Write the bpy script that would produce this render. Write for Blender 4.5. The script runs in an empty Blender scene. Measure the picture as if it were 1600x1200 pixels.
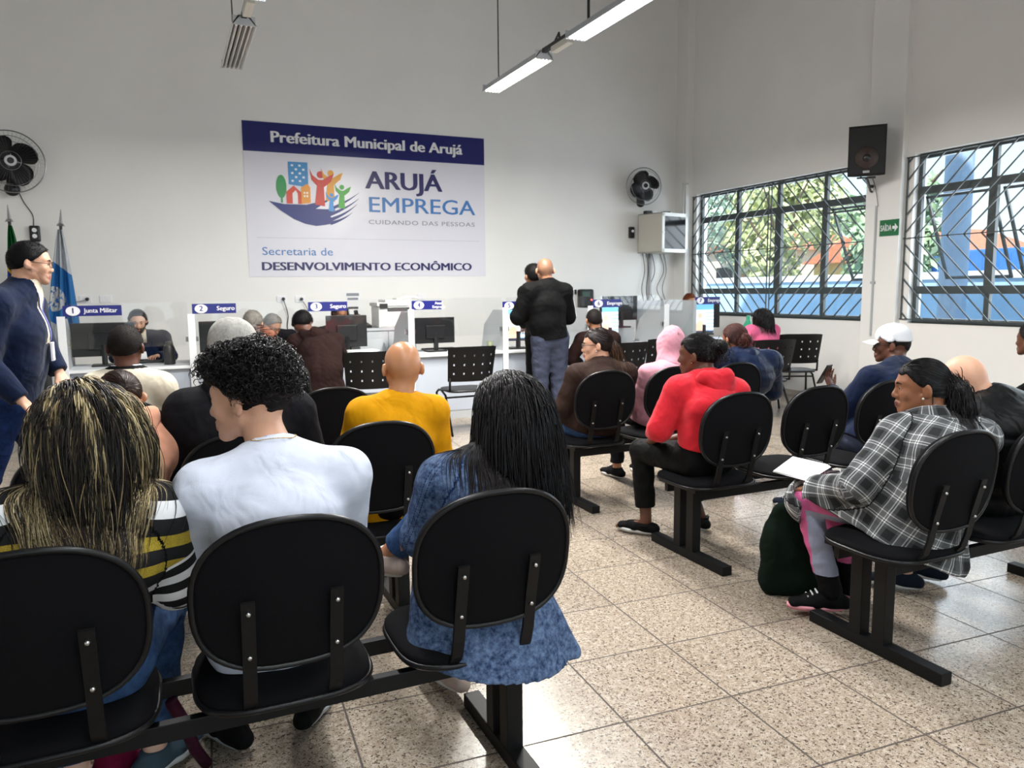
import bpy, bmesh, math, random
import numpy as np
from mathutils import Vector, Matrix
random.seed(7); rng = np.random.default_rng(11)
PI = math.pi
sc = bpy.context.scene
COL = sc.collection

# ---------------------------------------------------------------- camera
CH, CF, CYAW, CPITCH, CROLL = 1.5, 1191.0, .4228, .12197, -.010667
_f = Vector((math.sin(CYAW)*math.cos(CPITCH), math.cos(CYAW)*math.cos(CPITCH), -math.sin(CPITCH)))
_r = Vector((math.cos(CYAW), -math.sin(CYAW), 0)); _u = _r.cross(_f)
_r2 = _r*math.cos(CROLL)+_u*math.sin(CROLL); _u2 = _u*math.cos(CROLL)-_r*math.sin(CROLL)
camd = bpy.data.cameras.new('camera'); camd.sensor_width = 36; camd.lens = 36*CF/1600; camd.clip_start = .05
cam = bpy.data.objects.new('camera', camd); COL.objects.link(cam)
cam.matrix_world = Matrix(((_r2.x, _u2.x, -_f.x, 0), (_r2.y, _u2.y, -_f.y, 0), (_r2.z, _u2.z, -_f.z, CH), (0, 0, 0, 1)))
sc.camera = cam
camd.dof.use_dof = True; camd.dof.focus_distance = 2.6; camd.dof.aperture_fstop = 7.0

# ---------------------------------------------------------------- sky, sun, exposure
sc.view_settings.view_transform = 'Standard'; sc.view_settings.look = 'None'
sc.view_settings.gamma = 1; sc.view_settings.use_curve_mapping = False
sc.view_settings.exposure = 0.3
try:
    sc.cycles.use_denoising = True; sc.cycles.max_bounces = 7; sc.cycles.diffuse_bounces = 4
    sc.cycles.glossy_bounces = 3; sc.cycles.transparent_max_bounces = 12; sc.cycles.sample_clamp_indirect = 6
    sc.cycles.caustics_reflective = False; sc.cycles.caustics_refractive = False
except Exception: pass
world = bpy.data.worlds.new('sky'); sc.world = world; world.use_nodes = True
_wn = world.node_tree; _bg = _wn.nodes['Background']
_tc = _wn.nodes.new('ShaderNodeTexCoord'); _sx = _wn.nodes.new('ShaderNodeSeparateXYZ'); _rp = _wn.nodes.new('ShaderNodeValToRGB')
_e = _rp.color_ramp.elements; _e[0].position = 0; _e[0].color = (.66, .78, .84, 1); _e[1].position = .8; _e[1].color = (.22, .46, .80, 1)
_q = _e.new(.18); _q.color = (.55, .80, .88, 1)
_wn.links.new(_tc.outputs['Generated'], _sx.inputs[0]); _wn.links.new(_sx.outputs[2], _rp.inputs[0]); _wn.links.new(_rp.outputs[0], _bg.inputs[0]); _bg.inputs[1].default_value = 1.45
def lamp(name, kind, loc, energy, rot=(0, 0, 0), color=(1, 1, 1), **kw):
    l = bpy.data.lights.new(name, kind); l.energy = energy; l.color = color
    for k, v in kw.items(): setattr(l, k, v)
    o = bpy.data.objects.new(name, l); COL.objects.link(o); o.location = loc; o.rotation_euler = rot
    return o
lamp('sun', 'SUN', (12, 0, 9), 6.0, (math.radians(25), math.radians(-38), 0), (1, .96, .88), angle=.02)
# daylight through the windows of the right-hand wall, plus a soft fill lamp added in an unseen rear opening
lamp('window_daylight', 'AREA', (8.3, 8.65, 2.05), 75, (0, math.radians(90), 0), (.86, .93, 1), shape='RECTANGLE', size=1.9, size_y=3.3)
lamp('window_daylight', 'AREA', (8.3, 4.6, 2.05), 90, (0, math.radians(90), 0), (.86, .93, 1), shape='RECTANGLE', size=1.9, size_y=3.3)
lamp('window_daylight', 'AREA', (8.3, .6, 2.05), 90, (0, math.radians(90), 0), (.86, .93, 1), shape='RECTANGLE', size=1.9, size_y=3.3)
lamp('rear_fill_light', 'AREA', (1.5, -4.4, 2.4), 35, (math.radians(90), 0, 0), (.93, .96, 1), shape='RECTANGLE', size=6.0, size_y=3.2)

# ---------------------------------------------------------------- materials
MATS = {}
def mat(name, col, rough=.6, metal=0, bump=0, bscale=200, spec=.5, var=0, vscale=8, sheen=0, aniso=None, emit=None, estr=0, coat=0):
    if name in MATS: return MATS[name]
    m = bpy.data.materials.new(name); m.use_nodes = True; nt = m.node_tree
    b = nt.nodes['Principled BSDF']
    b.inputs['Base Color'].default_value = (*col, 1); b.inputs['Roughness'].default_value = rough
    b.inputs['Metallic'].default_value = metal; b.inputs['Specular IOR Level'].default_value = spec
    b.inputs['Sheen Weight'].default_value = sheen; b.inputs['Coat Weight'].default_value = coat
    if emit: b.inputs['Emission Color'].default_value = (*emit, 1); b.inputs['Emission Strength'].default_value = estr
    tc = nt.nodes.new('ShaderNodeTexCoord')
    if bump:
        n = nt.nodes.new('ShaderNodeTexNoise'); n.inputs['Scale'].default_value = bscale; n.inputs['Detail'].default_value = 3
        bp = nt.nodes.new('ShaderNodeBump'); bp.inputs['Strength'].default_value = bump; bp.inputs['Distance'].default_value = .004
        nt.links.new(tc.outputs['Object'], n.inputs['Vector']); nt.links.new(n.outputs['Fac'], bp.inputs['Height'])
        nt.links.new(bp.outputs[0], b.inputs['Normal'])
    if var:
        n = nt.nodes.new('ShaderNodeTexNoise'); n.inputs['Scale'].default_value = vscale; n.inputs['Detail'].default_value = 5
        r = nt.nodes.new('ShaderNodeValToRGB')
        r.color_ramp.elements[0].position = .3; r.color_ramp.elements[1].position = .7
        r.color_ramp.elements[0].color = (*[max(0, c*(1-var)) for c in col], 1); r.color_ramp.elements[1].color = (*[min(1, c*(1+var)) for c in col], 1)
        nt.links.new(tc.outputs['Object'], n.inputs['Vector']); nt.links.new(n.outputs['Fac'], r.inputs[0]); nt.links.new(r.outputs[0], b.inputs['Base Color'])
    MATS[name] = m; return m
class NT:
    """small node-writing helper for the patterned materials"""
    def __init__(s, m): s.m = m; s.nt = m.node_tree; s.b = s.nt.nodes['Principled BSDF']
    def n(s, t, **k):
        x = s.nt.nodes.new(t)
        for a, v in k.items(): setattr(x, a, v)
        return x
    def l(s, a, b): s.nt.links.new(a, b)
    def math(s, op, a, b=None, c=None):
        x = s.n('ShaderNodeMath', operation=op)
        for i, v in enumerate((a, b, c)):
            if v is None: continue
            if isinstance(v, (int, float)): x.inputs[i].default_value = v
            else: s.l(v, x.inputs[i])
        return x.outputs[0]
    def mix(s, f, a, b):
        x = s.n('ShaderNodeMix', data_type='RGBA')
        for i, v in ((0, f), (6, a), (7, b)):
            if isinstance(v, (int, float)): x.inputs[i].default_value = v
            elif isinstance(v, tuple): x.inputs[i].default_value = (*v, 1)
            else: s.l(v, x.inputs[i])
        return x.outputs[2]
    def noise(s, vec, scale, detail=3, rough=.5):
        x = s.n('ShaderNodeTexNoise'); x.inputs['Scale'].default_value = scale; x.inputs['Detail'].default_value = detail
        x.inputs['Roughness'].default_value = rough
        if vec is not None: s.l(vec, x.inputs['Vector'])
        return x.outputs['Fac']
    def ramp(s, v, pts):
        x = s.n('ShaderNodeValToRGB'); e = x.color_ramp.elements
        e[0].position, e[0].color = pts[0][0], (*pts[0][1], 1); e[1].position, e[1].color = pts[-1][0], (*pts[-1][1], 1)
        for p, c in pts[1:-1]: q = e.new(p); q.color = (*c, 1)
        s.l(v, x.inputs[0]); return x.outputs[0]
    def obj(s): return s.n('ShaderNodeTexCoord').outputs['Object']
    def attr(s, name): return s.n('ShaderNodeAttribute', attribute_name=name).outputs['Vector']
    def xyz(s, v):
        x = s.n('ShaderNodeSeparateXYZ'); s.l(v, x.inputs[0]); return x.outputs
def pmat(name, rough=.6, spec=.5):
    m = mat(name, (.5, .5, .5), rough, spec=spec); return m, NT(m)
def hexc(h):
    c = [int(h[i:i+2], 16)/255 for i in (0, 2, 4)]
    return tuple(x/12.92 if x <= .04045 else ((x+.055)/1.055)**2.4 for x in c)

M_wall = mat('white_wall_paint', (.85, .84, .815), .55, bump=.12, bscale=40, var=.025, vscale=1.2)
M_wallgrey = mat('grey_wall_paint', (.50, .51, .51), .5, bump=.1, bscale=40)
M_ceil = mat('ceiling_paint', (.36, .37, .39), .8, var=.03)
M_black = mat('black_steel', (.003, .003, .0034), .5, bump=.05, bscale=300, spec=.25)
M_blkplast = mat('black_plastic', (.006, .006, .007), .42, bump=.08, bscale=500)
M_fabric = mat('black_upholstery', (.0035, .0035, .0045), .9, bump=.35, bscale=900, spec=.12)
M_trim = mat('black_rubber_edging', (.004, .004, .0045), .35, spec=.3)
M_zinc = mat('zinc_bolt', (.55, .54, .52), .3, 1)
M_frame = mat('dark_grey_window_steel', (.055, .068, .070), .45, bump=.1, bscale=60)
M_white = mat('white_laminate', (.74, .76, .78), .4, bump=.03, bscale=80)
M_grey = mat('pale_grey_laminate', (.42, .44, .46), .5, bump=.03, bscale=80)
M_deskpanel = mat('blue_grey_laminate', (.44, .48, .55), .5, bump=.03)
M_navy = mat('navy_sign_vinyl', hexc('1c2270'), .3)
M_signw = mat('white_sign_vinyl', (.85, .85, .88), .35)
M_chrome = mat('polished_metal', (.6, .6, .62), .2, 1)
M_screen = mat('dark_screen', (.008, .008, .010), .12)
M_paper = mat('white_paper', (.85, .85, .86), .7, bump=.05)
def glassmat(name, tint=(.985, .99, .99), gl=.06):
    m = bpy.data.materials.new(name); m.use_nodes = True; nt = m.node_tree; nt.nodes.clear()
    o = nt.nodes.new('ShaderNodeOutputMaterial'); t = nt.nodes.new('ShaderNodeBsdfTransparent'); g = nt.nodes.new('ShaderNodeBsdfGlossy')
    t.inputs[0].default_value = (*tint, 1); g.inputs['Roughness'].default_value = .03
    mx = nt.nodes.new('ShaderNodeMixShader')
    lw = nt.nodes.new('ShaderNodeLayerWeight'); lw.inputs[0].default_value = .5; pw = nt.nodes.new('ShaderNodeMath'); pw.operation = 'POWER'; pw.inputs[1].default_value = 5
    ml = nt.nodes.new('ShaderNodeMath'); ml.operation = 'MULTIPLY_ADD'; ml.inputs[1].default_value = .5; ml.inputs[2].default_value = .035
    nt.links.new(lw.outputs['Facing'], pw.inputs[0]); nt.links.new(pw.outputs[0], ml.inputs[0]); nt.links.new(ml.outputs[0], mx.inputs[0]); nt.links.new(t.outputs[0], mx.inputs[1]); nt.links.new(g.outputs[0], mx.inputs[2]); nt.links.new(mx.outputs[0], o.inputs[0])
    MATS[name] = m; return m
M_glass = glassmat('clear_glass')

# ---------------------------------------------------------------- mesh helpers
def finish(bm, name, m, parent=None, smooth=False, loc=None, rot=None):
    me = bpy.data.meshes.new(name); bm.normal_update(); bm.to_mesh(me); bm.free()
    for mm in (m if isinstance(m, (list, tuple)) else [m]): me.materials.append(mm)
    if smooth: me.polygons.foreach_set('use_smooth', [True]*len(me.polygons))
    o = bpy.data.objects.new(name, me); COL.objects.link(o)
    if parent: o.parent = parent
    if loc is not None: o.location = loc
    if rot is not None: o.rotation_euler = rot
    return o
def tag(o, label=None, cat=None, group=None, kind=None):
    if label: o['label'] = label
    if cat: o['category'] = cat
    if group: o['group'] = group
    if kind: o['kind'] = kind
    return o
def empty(name, loc=(0, 0, 0), rz=0, **k):
    o = bpy.data.objects.new(name, None); COL.objects.link(o); o.location = loc; o.rotation_euler = (0, 0, rz); o.empty_display_size = .1
    return tag(o, **k)
def xf(loc=(0, 0, 0), rot=(0, 0, 0)):
    from mathutils import Euler
    return Matrix.Translation(loc) @ Euler(rot).to_matrix().to_4x4()
def box(bm, c, s, rot=(0, 0, 0), bev=0, mi=0, T=None):
    """box centred at c of size s"""
    r = bmesh.ops.create_cube(bm, size=1, matrix=(T or Matrix()) @ xf(c, rot) @ Matrix.Diagonal((*s, 1)))
    fs = set(f for v in r['verts'] for f in v.link_faces)
    for f in fs: f.material_index = mi
    if bev:
        es = list(set(e for v in r['verts'] for e in v.link_edges))
        bmesh.ops.bevel(bm, geom=es, offset=bev, segments=2, affect='EDGES', profile=.6, material=mi)
    return bm
def box2(bm, lo, hi, **k): return box(bm, [(a+b)/2 for a, b in zip(lo, hi)], [abs(b-a) for a, b in zip(lo, hi)], **k)
def cyl(bm, a, b, r, r2=None, seg=16, mi=0, caps=True):
    a, b = Vector(a), Vector(b); d = b-a
    q = d.to_track_quat('Z', 'Y').to_matrix().to_4x4()
    res = bmesh.ops.create_cone(bm, cap_ends=caps, segments=seg, radius1=r, radius2=r if r2 is None else r2, depth=d.length, matrix=Matrix.Translation((a+b)/2) @ q)
    for f in set(f for v in res['verts'] for f in v.link_faces): f.material_index = mi
    return bm
def sph(bm, c, r, seg=12, sc_=(1, 1, 1), mi=0):
    res = bmesh.ops.create_uvsphere(bm, u_segments=seg, v_segments=max(6, seg*2//3), radius=r, matrix=Matrix.Translation(c) @ Matrix.Diagonal((*sc_, 1)))
    for f in set(f for v in res['verts'] for f in v.link_faces): f.material_index = mi
    return bm
def tube(bm, pts, r, seg=6, mi=0, ry=None, closed=False, up=None):
    """swept tube through pts; r scalar or list; ry makes a flat bar"""
    P = [Vector(p) for p in pts]; n = len(P); rings = []
    up = Vector(up) if up else Vector((0, 0, 1)); prev = None
    for i in range(n):
        if closed: t = (P[(i+1) % n]-P[i-1]).normalized()
        else: t = (P[min(i+1, n-1)]-P[max(i-1, 0)]).normalized()
        s = t.cross(up)
        if s.length < 1e-3: s = prev if prev else t.cross(Vector((1, 0, 0)))
        s.normalize()
        if prev and s.dot(prev) < 0 and not ry: s = -s
        prev = s; o = s.cross(t)
        rr = r[i] if isinstance(r, (list, tuple)) else r; r2 = ry or rr
        if ry and seg == 4: ring = [bm.verts.new(P[i]+s*a*rr+o*b*r2) for a, b in ((1, 1), (-1, 1), (-1, -1), (1, -1))]
        else: ring = [bm.verts.new(P[i]+s*math.cos(2*PI*k/seg)*rr+o*math.sin(2*PI*k/seg)*r2) for k in range(seg)]
        rings.append(ring)
    for i in range(n if closed else n-1):
        A, B = rings[i], rings[(i+1) % n]
        for k in range(seg):
            f = bm.faces.new((A[k], A[(k+1) % seg], B[(k+1) % seg], B[k])); f.material_index = mi
    if not closed:
        for R in (rings[0][::-1], rings[-1]):
            f = bm.faces.new(R); f.material_index = mi
    return bm
def prism(bm, poly, axis, a, b, mi=0):
    """extrude a 2-D polygon between a and b along axis"""
    def P(u, v, w): return {0: (w, u, v), 1: (u, w, v), 2: (u, v, w)}[axis]
    A = [bm.verts.new(P(u, v, a)) for u, v in poly]; B = [bm.verts.new(P(u, v, b)) for u, v in poly]
    fs = [bm.faces.new(A[::-1]), bm.faces.new(B)]
    n = len(poly)
    for i in range(n): fs.append(bm.faces.new((A[i], A[(i+1) % n], B[(i+1) % n], B[i])))
    for f in fs: f.material_index = mi
    bmesh.ops.recalc_face_normals(bm, faces=fs)
    return bm
def text(s, size, loc, m, parent, rot=(PI/2, 0, 0), bold=0, align='CENTER', name='lettering', sx=1, ext=.0008, space=1):
    c = bpy.data.curves.new(name, 'FONT'); c.body = s; c.size = size; c.align_x = align; c.align_y = 'CENTER'
    c.extrude = ext; c.space_character = space; c.resolution_u = 3
    c.materials.append(m)
    t = bpy.data.objects.new('t', c); COL.objects.link(t); bpy.context.view_layer.update()
    me = bpy.data.meshes.new_from_object(t.evaluated_get(bpy.context.evaluated_depsgraph_get())); bpy.data.objects.remove(t); bpy.data.curves.remove(c)
    if bold:   # heavier strokes: the same letters laid side by side
        b = bmesh.new()
        for k in (-1, -.5, 0, .5, 1): n0 = len(b.verts); b.from_mesh(me); b.verts.ensure_lookup_table(); bmesh.ops.translate(b, verts=b.verts[n0:], vec=(k*bold, abs(k)*bold*.25, (k+1)*.00025))
        b.to_mesh(me); b.free()
    me.name = name
    o = bpy.data.objects.new(name, me); COL.objects.link(o); o.location = loc; o.rotation_euler = rot; o.scale = (sx, 1, 1)
    o.parent = parent
    return o
def copy_tree(o, parent=None):
    c = o.copy(); COL.objects.link(c); c.parent = parent
    for ch in list(o.children): copy_tree(ch, c)
    return c

# ---------------------------------------------------------------- the room
XR, YB, XL, YF, ZC = 8.0, 10.75, -4.2, -4.5, 6.9
W1, W2, W3 = (6.95, 10.34), (2.95, 6.34), (-1.05, 2.34)
WZ = (1.07, 3.02)
def structure(o): o['kind'] = 'structure'; return o
def floor_material():
    m, N = pmat('speckled_granite_tile', .13); p = N.n('ShaderNodeMapping'); p.inputs['Location'].default_value = (0, 0, 0)
    o = N.obj(); th = -.05406; s = .4487; ox, oy = 1.3977, 2.571
    sub = N.n('ShaderNodeVectorMath', operation='SUBTRACT'); sub.inputs[1].default_value = (ox, oy, 0); N.l(o, sub.inputs[0])
    N.l(sub.outputs[0], p.inputs['Vector']); p.inputs['Rotation'].default_value = (0, 0, -th); p.inputs['Scale'].default_value = (1/s, 1/s, 1)
    # rotate first, then scale
    r = N.n('ShaderNodeVectorRotate', rotation_type='Z_AXIS'); N.l(sub.outputs[0], r.inputs['Vector']); r.inputs['Angle'].default_value = -th
    x, y, _ = N.xyz(r.outputs[0]); fx, fy = N.math('DIVIDE', x, s), N.math('DIVIDE', y, s)
    def near(v):
        w = N.math('FRACT', v); return N.math('MINIMUM', w, N.math('SUBTRACT', 1, w))
    d = N.math('MINIMUM', near(fx), near(fy)); grout = N.math('LESS_THAN', d, .0085)
    cell = N.n('ShaderNodeCombineXYZ'); N.l(N.math('FLOOR', fx), cell.inputs[0]); N.l(N.math('FLOOR', fy), cell.inputs[1])
    wn = N.n('ShaderNodeTexWhiteNoise', noise_dimensions='2D'); N.l(cell.outputs[0], wn.inputs['Vector'])
    add = N.n('ShaderNodeVectorMath', operation='ADD'); N.l(o, add.inputs[0]); 
    mul = N.n('ShaderNodeVectorMath', operation='SCALE'); N.l(wn.outputs['Color'], mul.inputs[0]); mul.inputs['Scale'].default_value = 7; N.l(mul.outputs[0], add.inputs[1])
    v = add.outputs[0]
    base = N.ramp(N.noise(v, 45, 4, .65), [(.3, hexc('8e7f70')), (.5, hexc('a39686')), (.7, hexc('bab0a2'))])
    fine = N.noise(v, 170, 3, .6); base = N.mix(N.math('MULTIPLY', N.math('GREATER_THAN', fine, .56), .5), base, hexc('75614a'))
    # dark vein-like flecks
    sp = N.n('ShaderNodeTexNoise'); sp.inputs['Scale'].default_value = 52; sp.inputs['Detail'].default_value = 4; sp.inputs['Distortion'].default_value = 1.8; N.l(v, sp.inputs['Vector'])
    k = N.math('ABSOLUTE', N.math('SUBTRACT', sp.outputs['Fac'], .5)); fleck = N.math('LESS_THAN', k, .019)
    brk = N.math('GREATER_THAN', N.noise(v, 75, 2), .5)
    sp2 = N.math('GREATER_THAN', N.noise(v, 95, 2), .615)
    fl = N.math('MAXIMUM', N.math('MULTIPLY', fleck, brk), sp2)
    col = N.mix(N.math('MULTIPLY', fl, .88), base, hexc('3f342b'))
    tint = N.math('ADD', N.math('MULTIPLY', wn.outputs['Value'], .14), .90)
    hs = N.n('ShaderNodeHueSaturation'); N.l(tint, hs.inputs['Value']); N.l(col, hs.inputs['Color'])
    col = N.mix(grout, hs.outputs[0], hexc('3c322b'))
    N.l(col, N.b.inputs['Base Color'])
    N.l(N.math('ADD', N.math('MULTIPLY', grout, .5), N.math('ADD', .17, N.math('MULTIPLY', N.noise(v, 9, 2), .12))), N.b.inputs['Roughness'])
    bp = N.n('ShaderNodeBump'); bp.inputs['Strength'].default_value = .25; bp.inputs['Distance'].default_value = .002; bp.invert = True
    N.l(grout, bp.inputs['Height']); N.l(bp.outputs[0], N.b.inputs['Normal'])
    return m
bm = bmesh.new(); box2(bm, (XL-.2, YF-.2, -.1), (XR+.2, YB+.2, 0)); structure(finish(bm, 'floor', floor_material()))
bm = bmesh.new(); box2(bm, (XL-.2, YB, 0), (XR+.2, YB+.2, ZC)); structure(finish(bm, 'wall_back', M_wall))
bm = bmesh.new(); box2(bm, (XL-.2, YF, 0), (XL, YB, ZC)); structure(finish(bm, 'wall_left', M_wall))
bm = bmesh.new()
for lo, hi in (((XL, YF-.2, 0), (-1.5, YF, ZC)), ((4.5, YF-.2, 0), (XR, YF, ZC)), ((-1.5, YF-.2, 3.6), (4.5, YF, ZC))): box2(bm, lo, hi)
structure(finish(bm, 'wall_front', M_wall))
bm = bmesh.new()
ys = [YF-.2, W3[0], W3[1], W2[0], W2[1], W1[0], W1[1], YB]
box2(bm, (XR, YF-.2, 0), (XR+.22, YB, WZ[0])); box2(bm, (XR, YF-.2, WZ[1]), (XR+.22, YB, ZC))
for a, b in ((0, 1), (2, 3), (4, 5), (6, 7)): box2(bm, (XR, ys[a], WZ[0]), (XR+.22, ys[b], WZ[1]))
structure(finish(bm, 'wall_right', M_wall))
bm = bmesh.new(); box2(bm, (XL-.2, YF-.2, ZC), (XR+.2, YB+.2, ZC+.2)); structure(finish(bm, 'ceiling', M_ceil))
bm = bmesh.new(); box2(bm, (XR-.09, 6.44, 0), (XR+.02, 6.93, ZC), bev=.008); structure(finish(bm, 'trim_1', M_wall))
bm = bmesh.new(); box2(bm, (XR-.13, 10.46, 0), (XR+.02, YB+.02, ZC), bev=.008); structure(finish(bm, 'trim_2', M_wall))
bm = bmesh.new(); box2(bm, (XR-.006, 10.33, 0), (XR+.01, 10.47, 2.36)); structure(finish(bm, 'trim_3', M_wallgrey))
bm = bmesh.new(); box2(bm, (XR-.012, YF, 0), (XR+.01, 10.46, .07)); structure(finish(bm, 'baseboard_right', mat('beige_skirting_tile', (.42, .38, .33), .3, var=.1, vscale=30)))
bm = bmesh.new(); box2(bm, (XL, YB-.012, 0), (XR-.13, YB+.01, .07)); structure(finish(bm, 'baseboard_back', MATS['beige_skirting_tile']))

def window(n, y0, y1):
    w = structure(empty('window_%d' % n, (XR, y0, WZ[0])))
    H = WZ[1]-WZ[0]; L = y1-y0; xo = .10
    fr = bmesh.new()
    def bar(ya, yb, za, zb, t=.05, x=xo): box2(fr, (x-t/2, ya, za), (x+t/2, yb, zb), bev=.004)
    bar(0, L, 0, .06); bar(0, L, H-.06, H); bar(0, .05, .06, H-.06); bar(L-.05, L, .06, H-.06)
    q = [L*.228, L*.48, L*.735]
    t1, t2 = 2.60-WZ[0], 1.455-WZ[0]
    bar(.05, L-.05, t1-.045, t1+.045, .06); bar(.05, L-.05, t2-.045, t2+.045, .06)
    for i, v in enumerate(q):
        wd = .06 if i == 1 else .045
        bar(v-wd, v+wd, t2+.04, t1-.04, .055); bar(v-.03, v+.03, t1+.04, H-.06, .05); bar(v-.03, v+.03, .06, t2-.04, .05)
    bar(.05, q[0]-.04, 2.46-WZ[0], 2.485-WZ[0], .03, xo-.02)
    finish(fr, 'window_frame', M_frame, w)
    gb = bmesh.new(); box2(gb, (xo+.035, .02, .02), (xo+.041, L-.02, H-.02)); finish(gb, 'window_glass', M_glass, w)
    # tilted vent sashes
    for a, b in ((.05, q[0]-.05),) if n == 1 else ((q[2]+.05, L-.05), (q[1]+.07, q[2]-.06)):
        sb = bmesh.new(); T = Matrix.Translation((xo+.05, 0, t1-.06)) @ Matrix.Rotation(math.radians(-24), 4, 'Y')
        h = t1-t2-.1
        for lo, hi in (((-.012, a, -h), (.012, a+.03, 0)), ((-.012, b-.03, -h), (.012, b, 0)), ((-.012, a, -h), (.012, b, -h+.03)), ((-.012, a, -.03), (.012, b, 0))): box2(sb, lo, hi, T=T)
        finish(sb, 'sash', M_frame, w)
    # burglar bars: chevrons meeting on a middle rail
    g = bmesh.new(); x = -.02; mid = 2.06-WZ[0]; m2 = L*.5; r = .0065; z0, z1 = .045, H-.035
    def seg(ya, za, yb, zb): tube(g, [(x, ya, za), (x, yb, zb)], r, 4, ry=r)
    for y in (-.07, m2+.03, m2-.03, L+.07): seg(y, z0, y, z1)
    for z in (z0, mid, z1): seg(-.09, z, L+.09, z)
    for side in (0, 1):
        a, b = (-.07, m2-.03) if side == 0 else (m2+.03, L+.07)
        k = a-1.2
        while k < b+1.2:
            for (zt, sgn) in ((z1, 1), (z0, -1)):
                dz = zt-mid
                # apex on the middle rail at y=k; arms lean away from the window's middle
                dirn = 1 if side == 0 else -1
                y_a, y_b = k, k+dirn*abs(dz)
                p, q_ = (y_a, mid), (y_b, zt)
                # clip to a..b
                t0, t1c = 0, 1
                d = q_[0]-p[0]
                for lim, s_ in ((a, 1), (b, -1)):
                    f0, f1 = s_*(p[0]-lim), s_*(q_[0]-lim)
                    if f0 < 0 and f1 < 0: t0 = 2
                    elif f0 < 0: t0 = max(t0, f0/(f0-f1))
                    elif f1 < 0: t1c = min(t1c, f0/(f0-f1))
                if t1c-t0 > .03:
                    seg(p[0]+d*t0, mid+dz*t0, p[0]+d*t1c, mid+dz*t1c)
            k += .2
    finish(g, 'window_bars', M_frame, w)
    rv = bmesh.new(); box2(rv, (0.0, 0, -.02), (.22, L, .0)); finish(rv, 'window_sill', mat('window_reveal_paint', (.8, .82, .84), .5), w)
for i, w in enumerate((W1, W2, W3)): window(i+1, *w)

# ---------------------------------------------------------------- outside the windows
bm = bmesh.new(); box2(bm, (XR+.3, -14, -.5), (60, 60, -.3)); tag(finish(bm, 'forecourt', mat('pale_concrete_paving', (.55, .53, .52), .8, var=.12, vscale=2)), kind='structure')
bm = bmesh.new(); box2(bm, (12.6, 2.0, -.3), (12.8, 40, 1.62)); box2(bm, (12.55, 2.0, 1.62), (12.85, 40, 1.75), mi=1)
tag(finish(bm, 'boundary_wall', [mat('light_blue_paint', (.42, .62, .82), .7, var=.05, vscale=1), mat('white_coping', (.8, .8, .8), .6)]), 'light blue boundary wall with white coping seen through the windows', 'wall')
def house(loc, w, d, h, wallc, roofc, label, name):
    e = empty('house', loc, 0, label=label, cat='house')
    b = bmesh.new(); box2(b, (-w/2, -d/2, 0), (w/2, d/2, h)); finish(b, 'wall', wallc, e)
    b = bmesh.new(); prism(b, [(-d/2-.3, h), (d/2+.3, h), (0, h+d*.22)], 0, -w/2-.3, w/2+.3); finish(b, 'roof', roofc, e)
    for yy in (-d/4, d/4):
        b = bmesh.new(); box2(b, (-w/2-.03, yy-.5, h*.45), (-w/2, yy+.5, h*.8)); finish(b, 'window', M_screen, e)
M_terra = mat('terracotta_roof', (.62, .22, .12), .8, var=.2, vscale=10)
house((24, 27, -.3), 6, 7, 3.3, mat('cream_render', (.75, .68, .55), .8, var=.05), M_terra, 'cream house with orange tiled roof beyond the blue wall', 'house')
house((23, 17.5, -.3), 5, 5, 2.6, mat('yellow_render', (.78, .6, .25), .8, var=.05), M_terra, 'yellow house behind the blue wall, low tiled roof', 'house')
bm = bmesh.new(); box2(bm, (16.5, 9.5, -.3), (19.5, 13.5, 2.3), bev=.03)
for k in range(12): box2(bm, (16.46, 9.7+k*.31, -.2), (16.5, 9.85+k*.31, 2.2))
tag(finish(bm, 'shipping_container', mat('blue_container_paint', (.06, .22, .60), .6, var=.1)), 'blue container standing outside beyond the second window', 'container')
bm = bmesh.new(); cyl(bm, (11.2, 8.1, -.3), (11.2, 8.1, 6), .2, seg=24); box(bm, (11.2, 8.1, -.2), (.6, .6, .2))
tag(finish(bm, 'canopy_post', mat('blue_grey_post_paint', (.36, .47, .62), .6, var=.05), smooth=False), 'thick blue-grey post standing outside the second window', 'post')
def tree(loc, h, r, leafc, label, seed):
    rg = np.random.default_rng(seed); e = empty('tree', loc, 0, label=label, cat='tree', group='trees beyond the forecourt wall')
    b = bmesh.new(); tube(b, [(0, 0, 0), (.05, 0, h*.3), (0, .1, h*.6)], [.16, .12, .06], 8)
    for k in range(7):
        a = k*.9; tube(b, [(0, 0, h*(.3+.04*k)), (math.cos(a)*r*.5, math.sin(a)*r*.5, h*(.5+.05*k)), (math.cos(a)*r*.9, math.sin(a)*r*.9, h*(.62+.05*k))], [.06, .035, .01], 5)
    finish(b, 'trunk', mat('bark', (.14, .10, .07), .9, bump=.5, bscale=20), e)
    n = 3400; u = rg.normal(size=(n, 3)); u /= np.linalg.norm(u, axis=1)[:, None]
    cl = rg.normal(size=(16, 3)); cl /= np.linalg.norm(cl, axis=1)[:, None]; cl *= (r*.62, r*.62, h*.24)
    P = cl[rg.integers(0, 16, n)]+u*rg.uniform(.2, 1, (n, 1))**.5*r*.45+np.array([0, 0, h*.68])
    s = rg.uniform(.08, .17, n); a = rg.normal(size=(n, 3)); a /= np.linalg.norm(a, axis=1)[:, None]; c = np.cross(a, u); c /= np.linalg.norm(c, axis=1)[:, None]
    V = np.stack([P+a*s[:, None], P+c*s[:, None]*.5, P-a*s[:, None], P-c*s[:, None]*.5], 1).reshape(-1, 3)
    mesh_obj('leaves', V, np.arange(4*n).reshape(-1, 4), leafc, e)
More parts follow.
